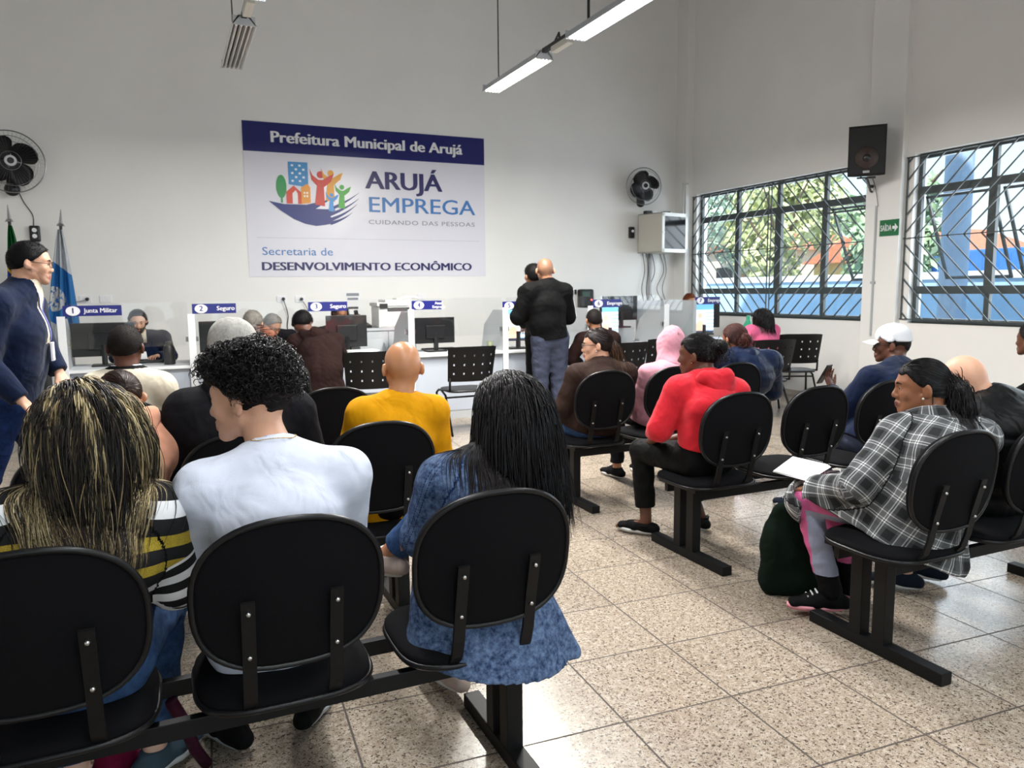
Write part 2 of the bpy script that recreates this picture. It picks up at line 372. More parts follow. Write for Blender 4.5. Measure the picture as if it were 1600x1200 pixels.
def mesh_obj(name, V, F, m, parent=None, smooth=False, attrs=None, mi=None):
    me = bpy.data.meshes.new(name); V = np.asarray(V, np.float32); F = np.asarray(F, np.int32)
    nv, nf, k = len(V), len(F), F.shape[1]
    me.vertices.add(nv); me.vertices.foreach_set('co', V.ravel()); me.loops.add(nf*k); me.loops.foreach_set('vertex_index', F.ravel())
    me.polygons.add(nf); me.polygons.foreach_set('loop_start', np.arange(0, nf*k, k, dtype=np.int32))
    me.polygons.foreach_set('loop_total', np.full(nf, k, np.int32))
    if smooth: me.polygons.foreach_set('use_smooth', np.ones(nf, bool))
    if mi is not None: me.polygons.foreach_set('material_index', np.asarray(mi, np.int32))
    for mm in (m if isinstance(m, (list, tuple)) else [m]): me.materials.append(mm)
    for an, (typ, arr) in (attrs or {}).items():
        at = me.attributes.new(an, typ, 'POINT'); at.data.foreach_set('vector' if typ == 'FLOAT_VECTOR' else 'value', np.asarray(arr, np.float32).ravel())
    me.update(calc_edges=True); me.validate()
    o = bpy.data.objects.new(name, me); COL.objects.link(o); o.parent = parent
    return o
M_lf1 = mat('green_leaves', (.36, .50, .30), .7, var=.35, vscale=3); M_lf2 = mat('yellow_green_leaves', (.62, .66, .36), .7, var=.3, vscale=3); M_lf3 = mat('grey_green_leaves', (.46, .58, .46), .7, var=.3, vscale=3)
for k, (x, y, h, r, lm, lb) in enumerate([(15.5, 27, 5.5, 2.0, M_lf1, 'green tree outside, seen furthest left in the windows'), (15, 20.5, 5.2, 2.0, M_lf3, 'grey-green tree outside behind the left pane pair'), (14.8, 15.6, 5.4, 1.6, M_lf2, 'yellow-green tree outside behind the first window middle'),
        (19.5, 22.5, 6.4, 1.8, M_lf3, 'large grey-green tree outside behind the nearer trees'), (14.4, 12.0, 4.6, 1.1, M_lf1, 'dark green tree outside beside the loudspeaker end of the first window'), (24, 11.0, 5.0, 2.2, M_lf2, 'yellowish tree far outside behind the blue container')]):
    tree((x, y, -.3), h, r, lm, lb, k)

# ---------------------------------------------------------------- wall sign
def banner():
    X0, X1, Z0, Z1 = 1.03, 4.42, 1.72, 3.73; Y = YB-.004
    e = empty('wall_banner', ((X0+X1)/2, YB, Z0), 0, label='large white and navy municipal sign on the back wall with a boat-shaped logo', cat='sign')
    W = X1-X0; H = Z1-Z0
    def PX(px, py):   # position on the banner, from its own 0..1 layout
        return (px-.5)*W, py*H
    m, N = pmat('banner_white_vinyl', .30); N.b.inputs['Base Color'].default_value = (.74, .73, .80, 1)
    wv = N.noise(N.obj(), 2.2, 3); bp = N.n('ShaderNodeBump'); bp.inputs['Strength'].default_value = .15; bp.inputs['Distance'].default_value = .05; N.l(wv, bp.inputs['Height']); N.l(bp.outputs[0], N.b.inputs['Normal'])
    b = bmesh.new(); box2(b, (-W/2, -.006, 0), (W/2, 0, H)); finish(b, 'panel', m, e)
    navy = mat('banner_navy_vinyl', hexc('161c66'), .25); grey = mat('banner_grey_line', (.55, .55, .58), .4)
    b = bmesh.new(); box2(b, (-W/2, -.008, H*.81), (W/2, -.005, H)); finish(b, 'header_band', navy, e)
    b = bmesh.new(); box2(b, (-W/2+.12, -.0075, H*.255), (W/2-.1, -.0055, H*.258)); finish(b, 'divider_line', grey, e)
    y = -.0095
    ink = mat('dark_navy_ink', hexc('201c5c'), .4); sky = mat('blue_ink', hexc('3f78b8'), .4); gi = mat('grey_ink', hexc('8a8a96'), .4); wi = mat('white_ink', (.86, .86, .88), .4)
    def T(s, cx, cz, width, size, m_, bold=0, space=1):
        o = text(s, size, (cx, y, cz), m_, e, bold=bold, space=space); bpy.context.view_layer.update()
        d = o.dimensions.x
        if d > 0: o.scale[0] = width/d
        return o
    T('Prefeitura Municipal de Arujá', .0, H*.905, W*.795, .205, wi, .0075)
    T('ARUJÁ', -.5*W+W*.637, H*.655, W*.335, .345, ink, .012)
    T('EMPREGA', -.5*W+W*.715, H*.49, W*.47, .30, sky, .003)
    T('CUIDANDO DAS PESSOAS', -.5*W+W*.715, H*.375, W*.47, .085, gi, 0, 1.1)
    T('Secretaria de', -.5*W+W*.19, H*.165, W*.275, .15, sky, 0)
    T('DESENVOLVIMENTO ECONÔMICO', -.5*W+W*.49, H*.065, W*.885, .155, ink, .006)
    # the logo: hull, rays, buildings, tree, figures
    def P(u, v): return (-W/2+.086*W+u*W*.36, H*.34+v*H*.42)
    cnt = [0]
    def poly(pts, name, col, dy=0):
        cnt[0] += 1; b = bmesh.new(); prism(b, [P(*p) for p in pts], 1, y-.001-dy-cnt[0]*.00012, -.0055); return finish(b, name, mat('logo_'+col, hexc(col), .4), e)
    def arc(cx, cy, rx, ry, a0, a1, n=14): return [(cx+rx*math.cos(math.radians(a0+(a1-a0)*i/n)), cy+ry*math.sin(math.radians(a0+(a1-a0)*i/n))) for i in range(n+1)]
    hull = [(0, .37), (.16, .33), (.40, .33), (.55, .36), (.67, .43), (.58, .33), (.48, .27), (.74, .30), (.70, .18), (.68, .08)] 
    hull = [(0, .37), (.16, .33), (.40, .33), (.67, .43), (.50, .27), (.72, .27), (.66, .16), (.70, .05), (.60, .02), (.50, .0), (.38, .03), (.26, .10), (.12, .23)]
    poly(hull, 'logo_hull', '1d2a78', .001)
    for k, (a, bb, c_) in enumerate([((.66, .27), (.86, .40), (.99, .55)), ((.66, .19), (.86, .30), (.99, .46)), ((.67, .11), (.84, .20), (.97, .37)), ((.66, .05), (.80, .10), (.91, .23))]):
        n = 10; pts = []
        for i in range(n+1):
            t = i/n; x = (1-t)**2*a[0]+2*t*(1-t)*bb[0]+t*t*c_[0]; z = (1-t)**2*a[1]+2*t*(1-t)*bb[1]+t*t*c_[1]; pts.append((x, z, .028*(1-t)+.002))
        poly([(x, z+w_) for x, z, w_ in pts]+[(x, z-w_) for x, z, w_ in pts[::-1]], 'logo_ray', '1d2a78', .001)
    poly([(.22, .64), (.22, .99), (.43, .99), (.43, .60)], 'logo_tower', '3f8fc8')
    for i in range(4):
        for j in range(5):
            if (i+j) % 2 == 0: poly([(.25+.04*i, .68+.06*j), (.275+.04*i, .68+.06*j), (.275+.04*i, .71+.06*j), (.25+.04*i, .71+.06*j)], 'logo_window', 'e4eef8', .001)
    poly(arc(.14, .60, .055, .18, 0, 360, 20), 'logo_tree', '2f9650'); poly([(.13, .35), (.15, .35), (.15, .5), (.13, .5)], 'logo_tree_trunk', '2f9650')
    poly([(.19, .34), (.19, .52), (.27, .62), (.35, .52), (.35, .34)], 'logo_house', 'd8452c'); poly([(.255, .34), (.255, .5), (.29, .55), (.31, .5), (.31, .34)], 'logo_door', 'f2eef0', .001)
    poly([(.35, .34), (.35, .6), (.42, .66), (.45, .6), (.45, .36)], 'logo_block', 'eb9a2c')
    for i in range(2):
        for j in range(2): poly([(.375+.03*i, .45+.05*j), (.395+.03*i, .45+.05*j), (.395+.03*i, .48+.05*j), (.375+.03*i, .48+.05*j)], 'logo_window', 'f8f2e0', .001)
    def fig(cx, top, s, col, a=(1, 1)):
        poly(arc(cx, top, .033*s, .048*s, 0, 360, 14), 'logo_figure_head', col)
        b0 = top-.07*s
        poly([(cx-.10*s*a[0], top+.07*s), (cx-.075*s*a[0], b0+.06*s), (cx-.02*s, b0), (cx+.02*s, b0), (cx+.085*s*a[1], b0+.06*s), (cx+.13*s*a[1], top+.02*s), (cx+.10*s*a[1], b0-.02*s), (cx+.03*s, b0-.10*s),
              (cx+.035*s, b0-.36*s), (cx-.06*s, b0-.34*s), (cx-.035*s, b0-.08*s), (cx-.085*s*a[0], b0+.0*s)], 'logo_figure_body', col, .0005)
    fig(.68, .84, 1.05, 'eba42c'); fig(.565, .81, 1.15, 'd23c2c'); fig(.80, .63, .8, '4cae3c'); fig(.68, .50, .62, '4898dc')
banner()

# ---------------------------------------------------------------- wall fans
def wall_fan(loc, R, label, yaw, a0):
    e = empty('wall_fan', loc, yaw, label=label, cat='fan')
    d = -.28
    b = bmesh.new(); cyl(b, (0, 0, -.05), (0, -.04, -.05), .06, seg=20); tube(b, [(0, -.03, -.06), (0, -.12, -.09), (0, -.16, -.03), (0, -.18, 0)], .018, 8); box(b, (0, -.1, -.16), (.1, .1, .16), bev=.02)
    finish(b, 'wall_bracket', M_blkplast, e)
    b = bmesh.new(); cyl(b, (0, -.14, 0), (0, d+.02, 0), .075, .06, seg=20); finish(b, 'motor_housing', M_blkplast, e, True)
    b = bmesh.new()
    for dd, rr in ((d+.01, R), (d-.07, R*.8), (d-.07, .3*R), (d+.09, R*.7)): tube(b, [(math.cos(t*PI/24)*rr, dd, math.sin(t*PI/24)*rr) for t in range(48)], .0035 if rr < R else .007, 5, closed=True, up=(0, 1, 0))
    for k in range(48):
        a = 2*PI*k/48; c, s = math.cos(a), math.sin(a)
        tube(b, [(c*.05, d-.075, s*.05), (c*R*.6, d-.08, s*R*.6), (c*R*.92, d-.04, s*R*.92), (c*R, d+.01, s*R), (c*R*.85, d+.07, s*R*.85), (c*R*.4, d+.10, s*R*.4)], .0008, 3, up=(0, 1, .01))
    finish(b, 'grille', mat('grey_wire', (.22, .22, .23), .3, .6), e)
    for k in range(4):
        b = bmesh.new(); a = a0+k*PI/2; V = []
        for i in range(9):
            r = R*(.14+.70*i/8); w = (.2+.62*math.sin(PI*min(1, (i+1)/9.6)**1.15))*.50*R*(.6 if i == 0 else 1)*(.5 if i == 8 else 1)
            ang = a-.25*(i/8)
            row = []
            for j in range(5):
                u = (j/4-.5)*2*w; row.append(b.verts.new((math.cos(ang)*r-math.sin(ang)*u, d-.02+u*.45, math.sin(ang)*r+math.cos(ang)*u)))
            V.append(row)
        for i in range(8):
            for j in range(4): b.faces.new((V[i][j], V[i+1][j], V[i+1][j+1], V[i][j+1]))
        bmesh.ops.solidify(b, geom=b.faces[:], thickness=.004)
        finish(b, 'blade', M_blkplast, e, True)
    b = bmesh.new(); sph(b, (.0, -.13, -R*.85), R*.24, 14, (1, .7, .95)); tube(b, [(0, -.13, -R*.8), (0, -.15, 0)], .03, 8); finish(b, 'oscillation_housing', M_blkplast, e, True)
    b = bmesh.new(); cyl(b, (0, d-.02, 0), (0, d-.06, 0), .055, .05, seg=24); finish(b, 'hub', M_blkplast, e, True)
    b = bmesh.new(); cyl(b, (0, d-.075, 0), (0, d-.085, 0), .062, .055, seg=24); finish(b, 'badge_ring', mat('pale_plastic', (.6, .6, .62), .4), e)
    b = bmesh.new(); cyl(b, (0, d-.084, 0), (0, d-.09, 0), .035, seg=20); finish(b, 'badge', M_blkplast, e)
    return e
wall_fan((-1.57, YB, 3.02), .345, 'black wall fan, larger one, high at the left end of the back wall', .18, .7)
wall_fan((7.13, YB, 3.13), .29, 'black wall fan above the metal cabinet at the right end of the back wall', -.25, .55)
def cable(name, pts, r, label, m=None, cat='cable'):
    b = bmesh.new(); P = [Vector(p) for p in pts]; Q = []
    for i in range(len(P)-1):
        p0, p1, p2, p3 = P[max(i-1, 0)], P[i], P[i+1], P[min(i+2, len(P)-1)]
        for k in range(6):
            t = k/6; Q.append(.5*((2*p1)+(p2-p0)*t+(2*p0-5*p1+4*p2-p3)*t*t+(3*p1-p0-3*p2+p3)*t**3))
    Q.append(P[-1]); tube(b, Q, r, 5, up=(.3, .8, .1)); return tag(finish(b, name, m or M_blkplast, None, True), label, cat)
Yw = YB-.012
cable('fan_cable', [(-1.52, Yw, 2.78), (-1.46, Yw, 2.6), (-1.38, Yw, 2.45), (-1.38, Yw, 2.32)], .005, 'black cable running from the left wall fan down to its control box')
bm = bmesh.new(); box(bm, (-1.37, YB-.03, 2.23), (.11, .06, .19), bev=.02); o = tag(finish(bm, 'fan_control', M_blkplast), 'small black fan speed control on the wall below the left fan', 'switch')
for dz in (.04, -.03):
    bm = bmesh.new(); cyl(bm, (-1.37, YB-.06, 2.23+dz), (-1.37, YB-.075, 2.23+dz), .025, seg=16); finish(bm, 'dial', M_signw, o)
bm = bmesh.new(); box(bm, (6.99, YB-.03, 2.42), (.09, .06, .18), bev=.015); o = tag(finish(bm, 'fan_control', M_blkplast), 'small fan speed control on the wall left of the metal cabinet', 'switch')
bm = bmesh.new(); cyl(bm, (6.99, YB-.06, 2.44), (6.99, YB-.075, 2.44), .022, seg=16); finish(bm, 'dial', M_signw, o)
# metal network cabinet, turned towards the hall
def cabinet():
    e = empty('network_cabinet', (7.43, YB-.27, 2.08), 0, label='beige metal network cabinet with a glass door on the back wall under the right fan', cat='cabinet')
    sh = mat('beige_sheet_metal', (.52, .50, .44), .45, bump=.03)
    b = bmesh.new(); w, d, h = .62, .5, .62
    for lo, hi in (((-w/2, -d/2, 0), (-w/2+.015, d/2, h)), ((w/2-.015, -d/2, 0), (w/2, d/2, h)), ((-w/2, -d/2, 0), (w/2, d/2, .015)), ((-w/2, -d/2, h-.015), (w/2, d/2, h)), ((-w/2, d/2-.01, 0), (w/2, d/2, h))): box2(b, lo, hi)
    finish(b, 'body', sh, e)
    b = bmesh.new(); x = w/2+.005; fw = .055
    # glazed door on the face turned to the camera
    y = -d/2-.012
    for lo, hi in (((-w/2, y, 0), (-w/2+fw, y+.012, h)), ((w/2-fw, y, 0), (w/2, y+.012, h)), ((-w/2, y, 0), (w/2, y+.012, fw)), ((-w/2, y, h-fw), (w/2, y+.012, h))): box2(b, lo, hi)
    dr = finish(b, 'door', mat('pale_sheet_metal', (.72, .72, .68), .4), e)
    b = bmesh.new(); box2(b, (-w/2+fw, y+.003, fw), (w/2-fw, y+.007, h-fw)); finish(b, 'door_glass', M_screen, dr)
    b = bmesh.new(); cyl(b, (-w/2+.03, y-.01, h*.5), (-w/2+.03, y, h*.5), .012, seg=12); finish(b, 'lock', M_zinc, dr)
    for z in (.12, .26, .4):
        b = bmesh.new(); box2(b, (-.22, -.12, z), (.22, .15, z+.05)); finish(b, 'network_switch', M_blkplast, e)
    e.rotation_euler.z = math.radians(14)
cabinet()
for x, lb in ((7.25, 'small white adapter lying on top of the metal cabinet'), (7.5, 'small black adapter lying on top of the metal cabinet'), (7.16, 'black plug block on the left edge of the metal cabinet top')):
    bm = bmesh.new(); box(bm, (x, YB-.25, 2.725), (.13, .09, .05), bev=.01); tag(finish(bm, 'power_adapter', M_signw if 'white' in lb else M_blkplast), lb, 'adapter')
for i, (x, zb, wob) in enumerate(((7.30, .9, .02), (7.40, .9, .05), (7.22, 1.2, .03), (7.56, 1.0, .07), (7.64, .9, .04))):
    cable('network_cable', [(x, Yw, 2.1), (x+wob, Yw-.02, 1.8), (x-wob, Yw-.03, 1.5), (x+wob*1.5, Yw-.02, 1.2), (x, Yw, zb)], .006,
          ['black cable hanging straight below the metal cabinet', 'black cable beside the conduit below the metal cabinet', 'dark cable leftmost below the metal cabinet', 'loosely looping dark cable below the metal cabinet', 'dark cable rightmost below the metal cabinet'][i])
bm = bmesh.new(); tube(bm, [(7.36, YB-.03, .8), (7.36, YB-.03, 2.08)], .022, 8); tag(finish(bm, 'cable_conduit', M_grey, None, True), 'grey vertical conduit on the back wall below the metal cabinet', 'conduit')
bm = bmesh.new(); tube(bm, [(7.80, 10.44, 2.72), (7.80, 10.44, 3.16), (7.80, 10.44, 3.2)], .012, 6); box(bm, (7.84, 10.44, 3.2), (.1, .02, .02)); tag(finish(bm, 'cable_trunking', M_wallgrey), 'thin pale trunking on the corner pilaster', 'conduit')
# plates and outlets on the back wall
def outlet(x, z, lb, plug=True, hole=True):
    b = bmesh.new(); box(b, (x, YB-.006, z), (.13, .012, .09), bev=.004); o = tag(finish(b, 'wall_outlet', M_signw), lb, 'outlet', None)
    b = bmesh.new(); box(b, (x+.02, YB-.014, z), (.035, .006, .05), bev=.002); finish(b, 'socket', M_paper, o)
    if plug:
        b = bmesh.new(); cyl(b, (x+.02, YB-.014, z), (x+.02, YB-.06, z), .024, .018, seg=12); tag(finish(b, 'plug', M_blkplast), 'black plug in '+lb.replace('white wall outlet', 'the outlet'), 'plug')
outlet(-.90, 1.45, 'white wall outlet with a plug above the first counter sign')
outlet(-.68, 1.45, 'white wall outlet right of the one over the first counter sign', False)
outlet(1.43, 1.42, 'white wall outlet, left of the pair under the wall sign')
outlet(1.67, 1.415, 'white wall outlet, right of the pair under the wall sign')
outlet(3.40, 1.42, 'white wall outlet above the fourth counter sign', False)
cable('power_cable', [(1.45, Yw-.04, 1.40), (1.50, Yw-.02, 1.2), (1.49, Yw, 1.0), (1.60, Yw-.02, .8)], .006, 'black cable hanging from the left outlet under the wall sign')
cable('power_cable', [(1.69, Yw-.04, 1.40), (1.76, Yw-.02, 1.28), (1.78, Yw, 1.1), (1.74, Yw-.02, .8)], .004, 'thin cable hanging from the right outlet under the wall sign')
cable('power_cable', [(-.90, Yw-.05, 1.44), (-1.0, Yw-.03, 1.42), (-1.3, Yw-.02, 1.40), (-1.5, Yw, 1.41)], .005, 'grey cable running left from the outlet above the first counter', mat('grey_cable', (.3, .3, .3), .5))
def notice(x0, x1, z0, z1, lb, blocks):
    b = bmesh.new(); box2(b, (x0, YB-.004, z0), (x1, YB-.001, z1)); o = tag(finish(b, 'paper_notice', M_paper), lb, 'notice')
    for (u0, u1, v0, v1, c) in blocks:
        b = bmesh.new(); box2(b, (x0+(x1-x0)*u0, YB-.006, z0+(z1-z0)*v0), (x0+(x1-x0)*u1, YB-.003, z0+(z1-z0)*v1)); finish(b, 'printed_block', mat('print_'+c, hexc(c), .7), o)
notice(2.27, 2.52, 1.36, 1.52, 'white printed notice on the back wall above the counter, upper of two', [(.15, .85, .55, .8, '8c8f98'), (.2, .8, .2, .4, '8c8f98')])
notice(2.30, 2.54, 1.14, 1.35, 'white printed notice on the back wall with dark bars, lower of two', [(.1, .7, .6, .75, '3c3d44'), (.1, .8, .12, .25, '3c3d44')])
bm = bmesh.new(); box(bm, (5.88, YB-.02, 1.47), (.17, .04, .07), bev=.005); tag(finish(bm, 'wall_plate', M_blkplast), 'small black plate on the back wall right of the standing man', 'plate')
bm = bmesh.new(); box(bm, (6.12, YB-.05, 1.36), (.26, .1, .3), bev=.03); o = tag(finish(bm, 'time_clock', M_blkplast), 'black time clock with a red light on the back wall above the sixth counter', 'time clock')
bm = bmesh.new(); box(bm, (6.10, YB-.102, 1.43), (.14, .006, .08)); finish(bm, 'display', mat('time_clock_display', (.03, .07, .05), .2), o)
bm = bmesh.new(); cyl(bm, (6.2, YB-.1, 1.34), (6.2, YB-.11, 1.34), .014, seg=12); finish(bm, 'red_light', mat('red_led', (.8, .05, .05), .4, emit=(1, .1, .1), estr=3), o)
bm = bmesh.new(); tube(bm, [(XR-.10, 6.76, .9), (XR-.10, 6.76, 2.47)], .013, 8); box(bm, (XR-.1, 6.76, 1.55), (.03, .06, .03)); tag(finish(bm, 'cable_conduit', M_grey, None, False), 'grey vertical conduit on the pilaster beside the green exit sign', 'conduit')
cable('speaker_cable', [(XR-.12, 6.72, 2.46), (XR-.12, 6.76, 2.65), (XR-.14, 6.8, 2.8)], .004, 'thin cable from the conduit up to the loudspeaker')
# exit sign
def exit_sign():
    e = empty('exit_sign', (XR-.094, 6.565, 2.1), -PI/2, label='green SAÍDA exit sign with a white arrow on the pilaster between the windows', cat='sign')
    b = bmesh.new(); box2(b, (-.135, -.006, 0), (.13, 0, .19)); finish(b, 'panel', mat('green_sign_vinyl', hexc('1c6a3c'), .35), e)
    o = text('SAÍDA', .10, (-.045, -.008, .09), M_signw, e, bold=.002, sx=.5); bpy.context.view_layer.update(); o.scale[0] *= .155/o.dimensions.x
    b = bmesh.new(); prism(b, [(.045, .078), (.08, .078), (.075, .045), (.12, .095), (.075, .145), (.08, .112), (.045, .112)], 1, -.009, -.006); finish(b, 'arrow', M_signw, e)
exit_sign()
# loudspeaker
def speaker():
    e = empty('loudspeaker', (XR-.36, 6.70, 2.80), math.radians(-50), label='black loudspeaker on a bracket high on the pilaster between the windows', cat='loudspeaker')
    b = bmesh.new(); T = Matrix.Rotation(math.radians(6), 4, 'X')
    prism(b, [(-.20, -.17), (.20, -.17), (.14, .16), (-.14, .16)], 2, 0, .56); b.transform(T)
    finish(b, 'cabinet', mat('black_speaker_carpet', (.018, .013, .013), .9, bump=.4, bscale=300), e)
    b = bmesh.new(); box2(b, (-.19, -.185, .015), (.19, -.17, .545), bev=.01); b.transform(T); finish(b, 'grille', mat('black_speaker_grille', (.006, .006, .007), .6, bump=.6, bscale=700), e)
    b = bmesh.new()
    for r0, r1, y0, y1 in ((.125, .12, -.186, -.196), (.1, .05, -.19, -.188)): cyl(b, (0, y0, .2), (0, y1, .2), r0, r1, seg=28)
    b.transform(T); finish(b, 'woofer', mat('brown_cone', (.035, .02, .016), .6), e, True)
    b = bmesh.new(); sph(b, (0, -.192, .2), .045, 14, (1, .4, 1)); b.transform(T); finish(b, 'dust_cap', mat('dust_cap_black', (.008, .008, .01), .3), e, True)
    b = bmesh.new(); box(b, (0, -.19, .045), (.07, .006, .025)); b.transform(T); finish(b, 'badge', mat('silver_badge', (.4, .4, .4), .4, .5), e)
    b = bmesh.new(); box2(b, (-.1, -.1, -.03), (.1, .12, -.01)); tube(b, [(0, .05, -.03), (.03, .2, -.12), (.10, .36, -.12)], .022, 6); tube(b, [(0, -.02, -.03), (.05, .25, -.18), (.10, .36, -.2)], .014, 6)
    b.transform(T); finish(b, 'bracket', M_blkplast, e)
    b = bmesh.new(); box2(b, (.02, .0, -.28), (.14, .02, -.02)); o = finish(b, 'mounting_plate', M_blkplast, e); o.location = (.02, .37, .02); o.rotation_euler.z = math.radians(-32)
speaker()

# ---------------------------------------------------------------- hanging strip lights
M_refl = mat('white_reflector_enamel', (.55, .57, .6), .4)
M_tube_on = mat('lit_tube', (1, 1, 1), .4, emit=(.93, .97, 1), estr=14)
M_tube_warm = mat('lit_tube_warm', (1, 1, .95), .4, emit=(1, 1, .80), estr=9)
M_tube_off = mat('unlit_tube', (.62, .62, .6), .3)
def strip(x, y0, lit, label, L=1.22):
    e = empty('strip_light', (x, y0, 3.5), 0, label=label, cat='ceiling light', group='strip lights hung in two rows')
    b = bmesh.new(); prism(b, [(-.05, .09), (.05, .09), (.135, .0), (.125, -.005), (.045, .075), (-.045, .075), (-.125, -.005), (-.135, .0)], 1, 0, L)
    box2(b, (-.12, 0, 0), (.12, .006, .08)); box2(b, (-.12, L-.006, 0), (.12, L, .08)); finish(b, 'reflector', M_refl, e)
    b = bmesh.new()
    for k in (-1, 0, 1): box2(b, (k*.045-.004, .03, .0), (k*.045+.004, L-.03, .045))
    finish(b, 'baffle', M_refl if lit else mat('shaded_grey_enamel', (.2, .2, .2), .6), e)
    for k in (-1.5, -.5, .5, 1.5):
        b = bmesh.new(); cyl(b, (k*.052, .03, .012), (k*.052, L-.03, .012), .014, seg=10); t = finish(b, 'tube', {0: M_tube_off, 1: M_tube_on, 2: M_tube_warm}[lit], e, True)
        for yy in (.012, L-.03): b = bmesh.new(); cyl(b, (k*.052, yy, .012), (k*.052, yy+.018, .012), .016, seg=10); finish(b, 'tube_cap', M_signw, t)
    if lit:
        lamp('strip_light_lamp', 'AREA', (x, y0+L/2, 3.47), LIT_W*(3.0 if y0 > 6 else 1.8 if y0 > 4 else .36), (0, 0, 0), (1, .965, .89) if lit == 2 else (.99, .985, .97), shape='RECTANGLE', size=.24, size_y=L-.06)
    e.scale = (.68, 1, .85); return e
LIT_W = 62
ORD = ['first', 'second', 'third', 'fourth', 'fifth', 'sixth']
def hanger(x, y, lb):
    b = bmesh.new(); cyl(b, (x, y, 3.59), (x, y, ZC), .006, seg=6); tag(finish(b, 'light_hanger', M_blkplast), lb, 'hanger rod', 'rods holding the strip lights')
def bridge(x, y0, y1, lb):
    e = empty('light_bridge', (x, y0, 3.55), 0, label=lb, cat='lamp fitting', group='dark bars joining the strip lights')
    b = bmesh.new(); box2(b, (-.02, 0, 0), (.02, y1-y0, .035)); tube(b, [(0, .25, .03), (.02, .3, .10), (0, .35, .03)], .01, 6); finish(b, 'bar', M_blkplast, e)
    b = bmesh.new(); box2(b, (-.03, .06, -.05), (.03, .36, .0), bev=.006); finish(b, 'ballast', mat('cream_ballast', (.6, .6, .55), .5), e)
XB_, XA_ = 3.13, .66
names = ['farthest lit strip light of the right row, warm white', 'lit strip light of the right row nearer the camera, cut by the top edge']
for k in range(6):
    y0 = 6.2-k*1.76
    strip(XB_, y0, 2 if k == 0 else 1, names[k] if k < 2 else 'lit strip light overhead, '+ORD[k]+' of the right row counting from the back wall')
    if k < 5: bridge(XB_, y0-.54, y0, 'dark bar with a cream ballast after the '+ORD[k]+' strip light of the right row')
    hanger(XB_, y0+1.0, 'thin rod holding the farthest right strip light' if k == 0 else 'thin rod holding the '+ORD[k]+' strip light of the right row'); 
hanger(XB_, 5.42, 'thin rod holding the near lit strip light of the right row')
for k in range(6):
    y0 = 6.3-k*1.76
    strip(XA_, y0, 0 if k == 0 else 1, ['unlit strip light with grey tubes at the far end of the left row', 'lit strip light of the left row at the top edge of the picture'][k] if k < 2 else 'lit strip light overhead, '+ORD[k]+' of the left row counting from the back wall')
    if k < 5: bridge(XA_, y0-.54, y0, 'dark bar with a cream ballast after the '+ORD[k]+' strip light of the left row')
    hanger(XA_, y0+.9, 'thin rod holding the '+ORD[k]+' strip light of the left row')

# ---------------------------------------------------------------- counter
CY = 8.40
SX = [-.92, .22, 1.37, 2.52, 3.69, 4.86, 6.02]
def counter():
    e = empty('service_counter', (2.5, CY, 0), 0, label='long white service counter with pale dividers along the back of the hall', cat='counter')
    o0 = Vector((-2.5, -CY, 0))
    def fin(b, n, m): b.transform(Matrix.Translation(o0)); return finish(b, n, m, e)
    b = bmesh.new(); box2(b, (-.95, CY-.02, .75), (6.05, CY+.72, .78), bev=.004); fin(b, 'worktop', M_white)
    for i in range(len(SX)-1):
        b = bmesh.new(); box2(b, (SX[i]+.02, CY+.03, .1), (SX[i+1]-.02, CY+.05, .75)); fin(b, 'modesty_panel', M_deskpanel)
        b = bmesh.new(); box2(b, (SX[i]+.02, CY+.035, 0), (SX[i+1]-.02, CY+.06, .1)); fin(b, 'plinth', M_grey)
    for x in SX:
        b = bmesh.new()
        prism(b, [(CY-.02, 0), (CY-.02, 1.27), (CY+.30, 1.27), (CY+.60, 1.08), (CY+.70, .78), (CY+.70, 0)], 0, x-.02, x+.02)
        dv = fin(b, 'divider', M_grey)
        b = bmesh.new(); box2(b, (x-.035, CY-.035, 0), (x+.035, CY-.018, 1.30), bev=.003); b.transform(Matrix.Translation(o0)); finish(b, 'divider_edge', M_white, dv)
    for i in range(len(SX)-1):
        b = bmesh.new(); box2(b, (SX[i]+.03, CY+.015, .98), (SX[i+1]-.03, CY+.021, 1.42)); fin(b, 'glass_screen', M_glass)
        for s_ in (SX[i]+.045, SX[i+1]-.045):
            b = bmesh.new(); box2(b, (s_-.015, CY+.005, 1.02), (s_+.015, CY+.03, 1.07)); fin(b, 'glass_clip', M_chrome)
counter()
def number_sign(x, z, num, txt, lb, w=.5, lines=None, y=CY-.012):
    e = empty('number_sign', (x, y, z), 0, label=lb, cat='sign')
    b = bmesh.new(); box2(b, (0, -.004, 0), (w, .002, .10)); finish(b, 'panel', M_navy, e)
    b = bmesh.new(); cyl(b, (.085, -.004, .05), (.085, -.008, .05), .045, seg=24); 
    for v in b.verts: v.co.x = .085+(v.co.x-.085)*1.35
    finish(b, 'number_disc', M_signw, e)
    text(num, .075, (.085, -.0095, .05), M_navy, e, bold=.002, name='number')
    if lines:
        for k, t in enumerate(lines): text(t, .042, (.32, -.007, .07-.042*k), M_signw, e, bold=.001)
    else:
        o = text(txt, .062, (.32, -.007, .05), M_signw, e, bold=.0012); bpy.context.view_layer.update()
        if o.dimensions.x > .29: o.scale[0] = .29/o.dimensions.x
number_sign(-.90, 1.30, '1', 'Junta Militar', 'navy counter sign with number 1 reading Junta Militar')
number_sign(.235, 1.30, '2', 'Seguro', 'navy counter sign with number 2 reading Seguro, between windows one and three', .42)
number_sign(1.385, 1.30, '3', 'Seguro', 'navy counter sign with number 3 reading Seguro, in front of the clerk', .42)
number_sign(2.535, 1.295, '4', '', 'navy counter sign with number 4 and two short lines', .36, ['Atual', 'Emprego'])
number_sign(3.66, 1.27, '5', '', 'navy counter sign with number 5, half behind the standing man', .36, ['Atual', 'Emprego'])
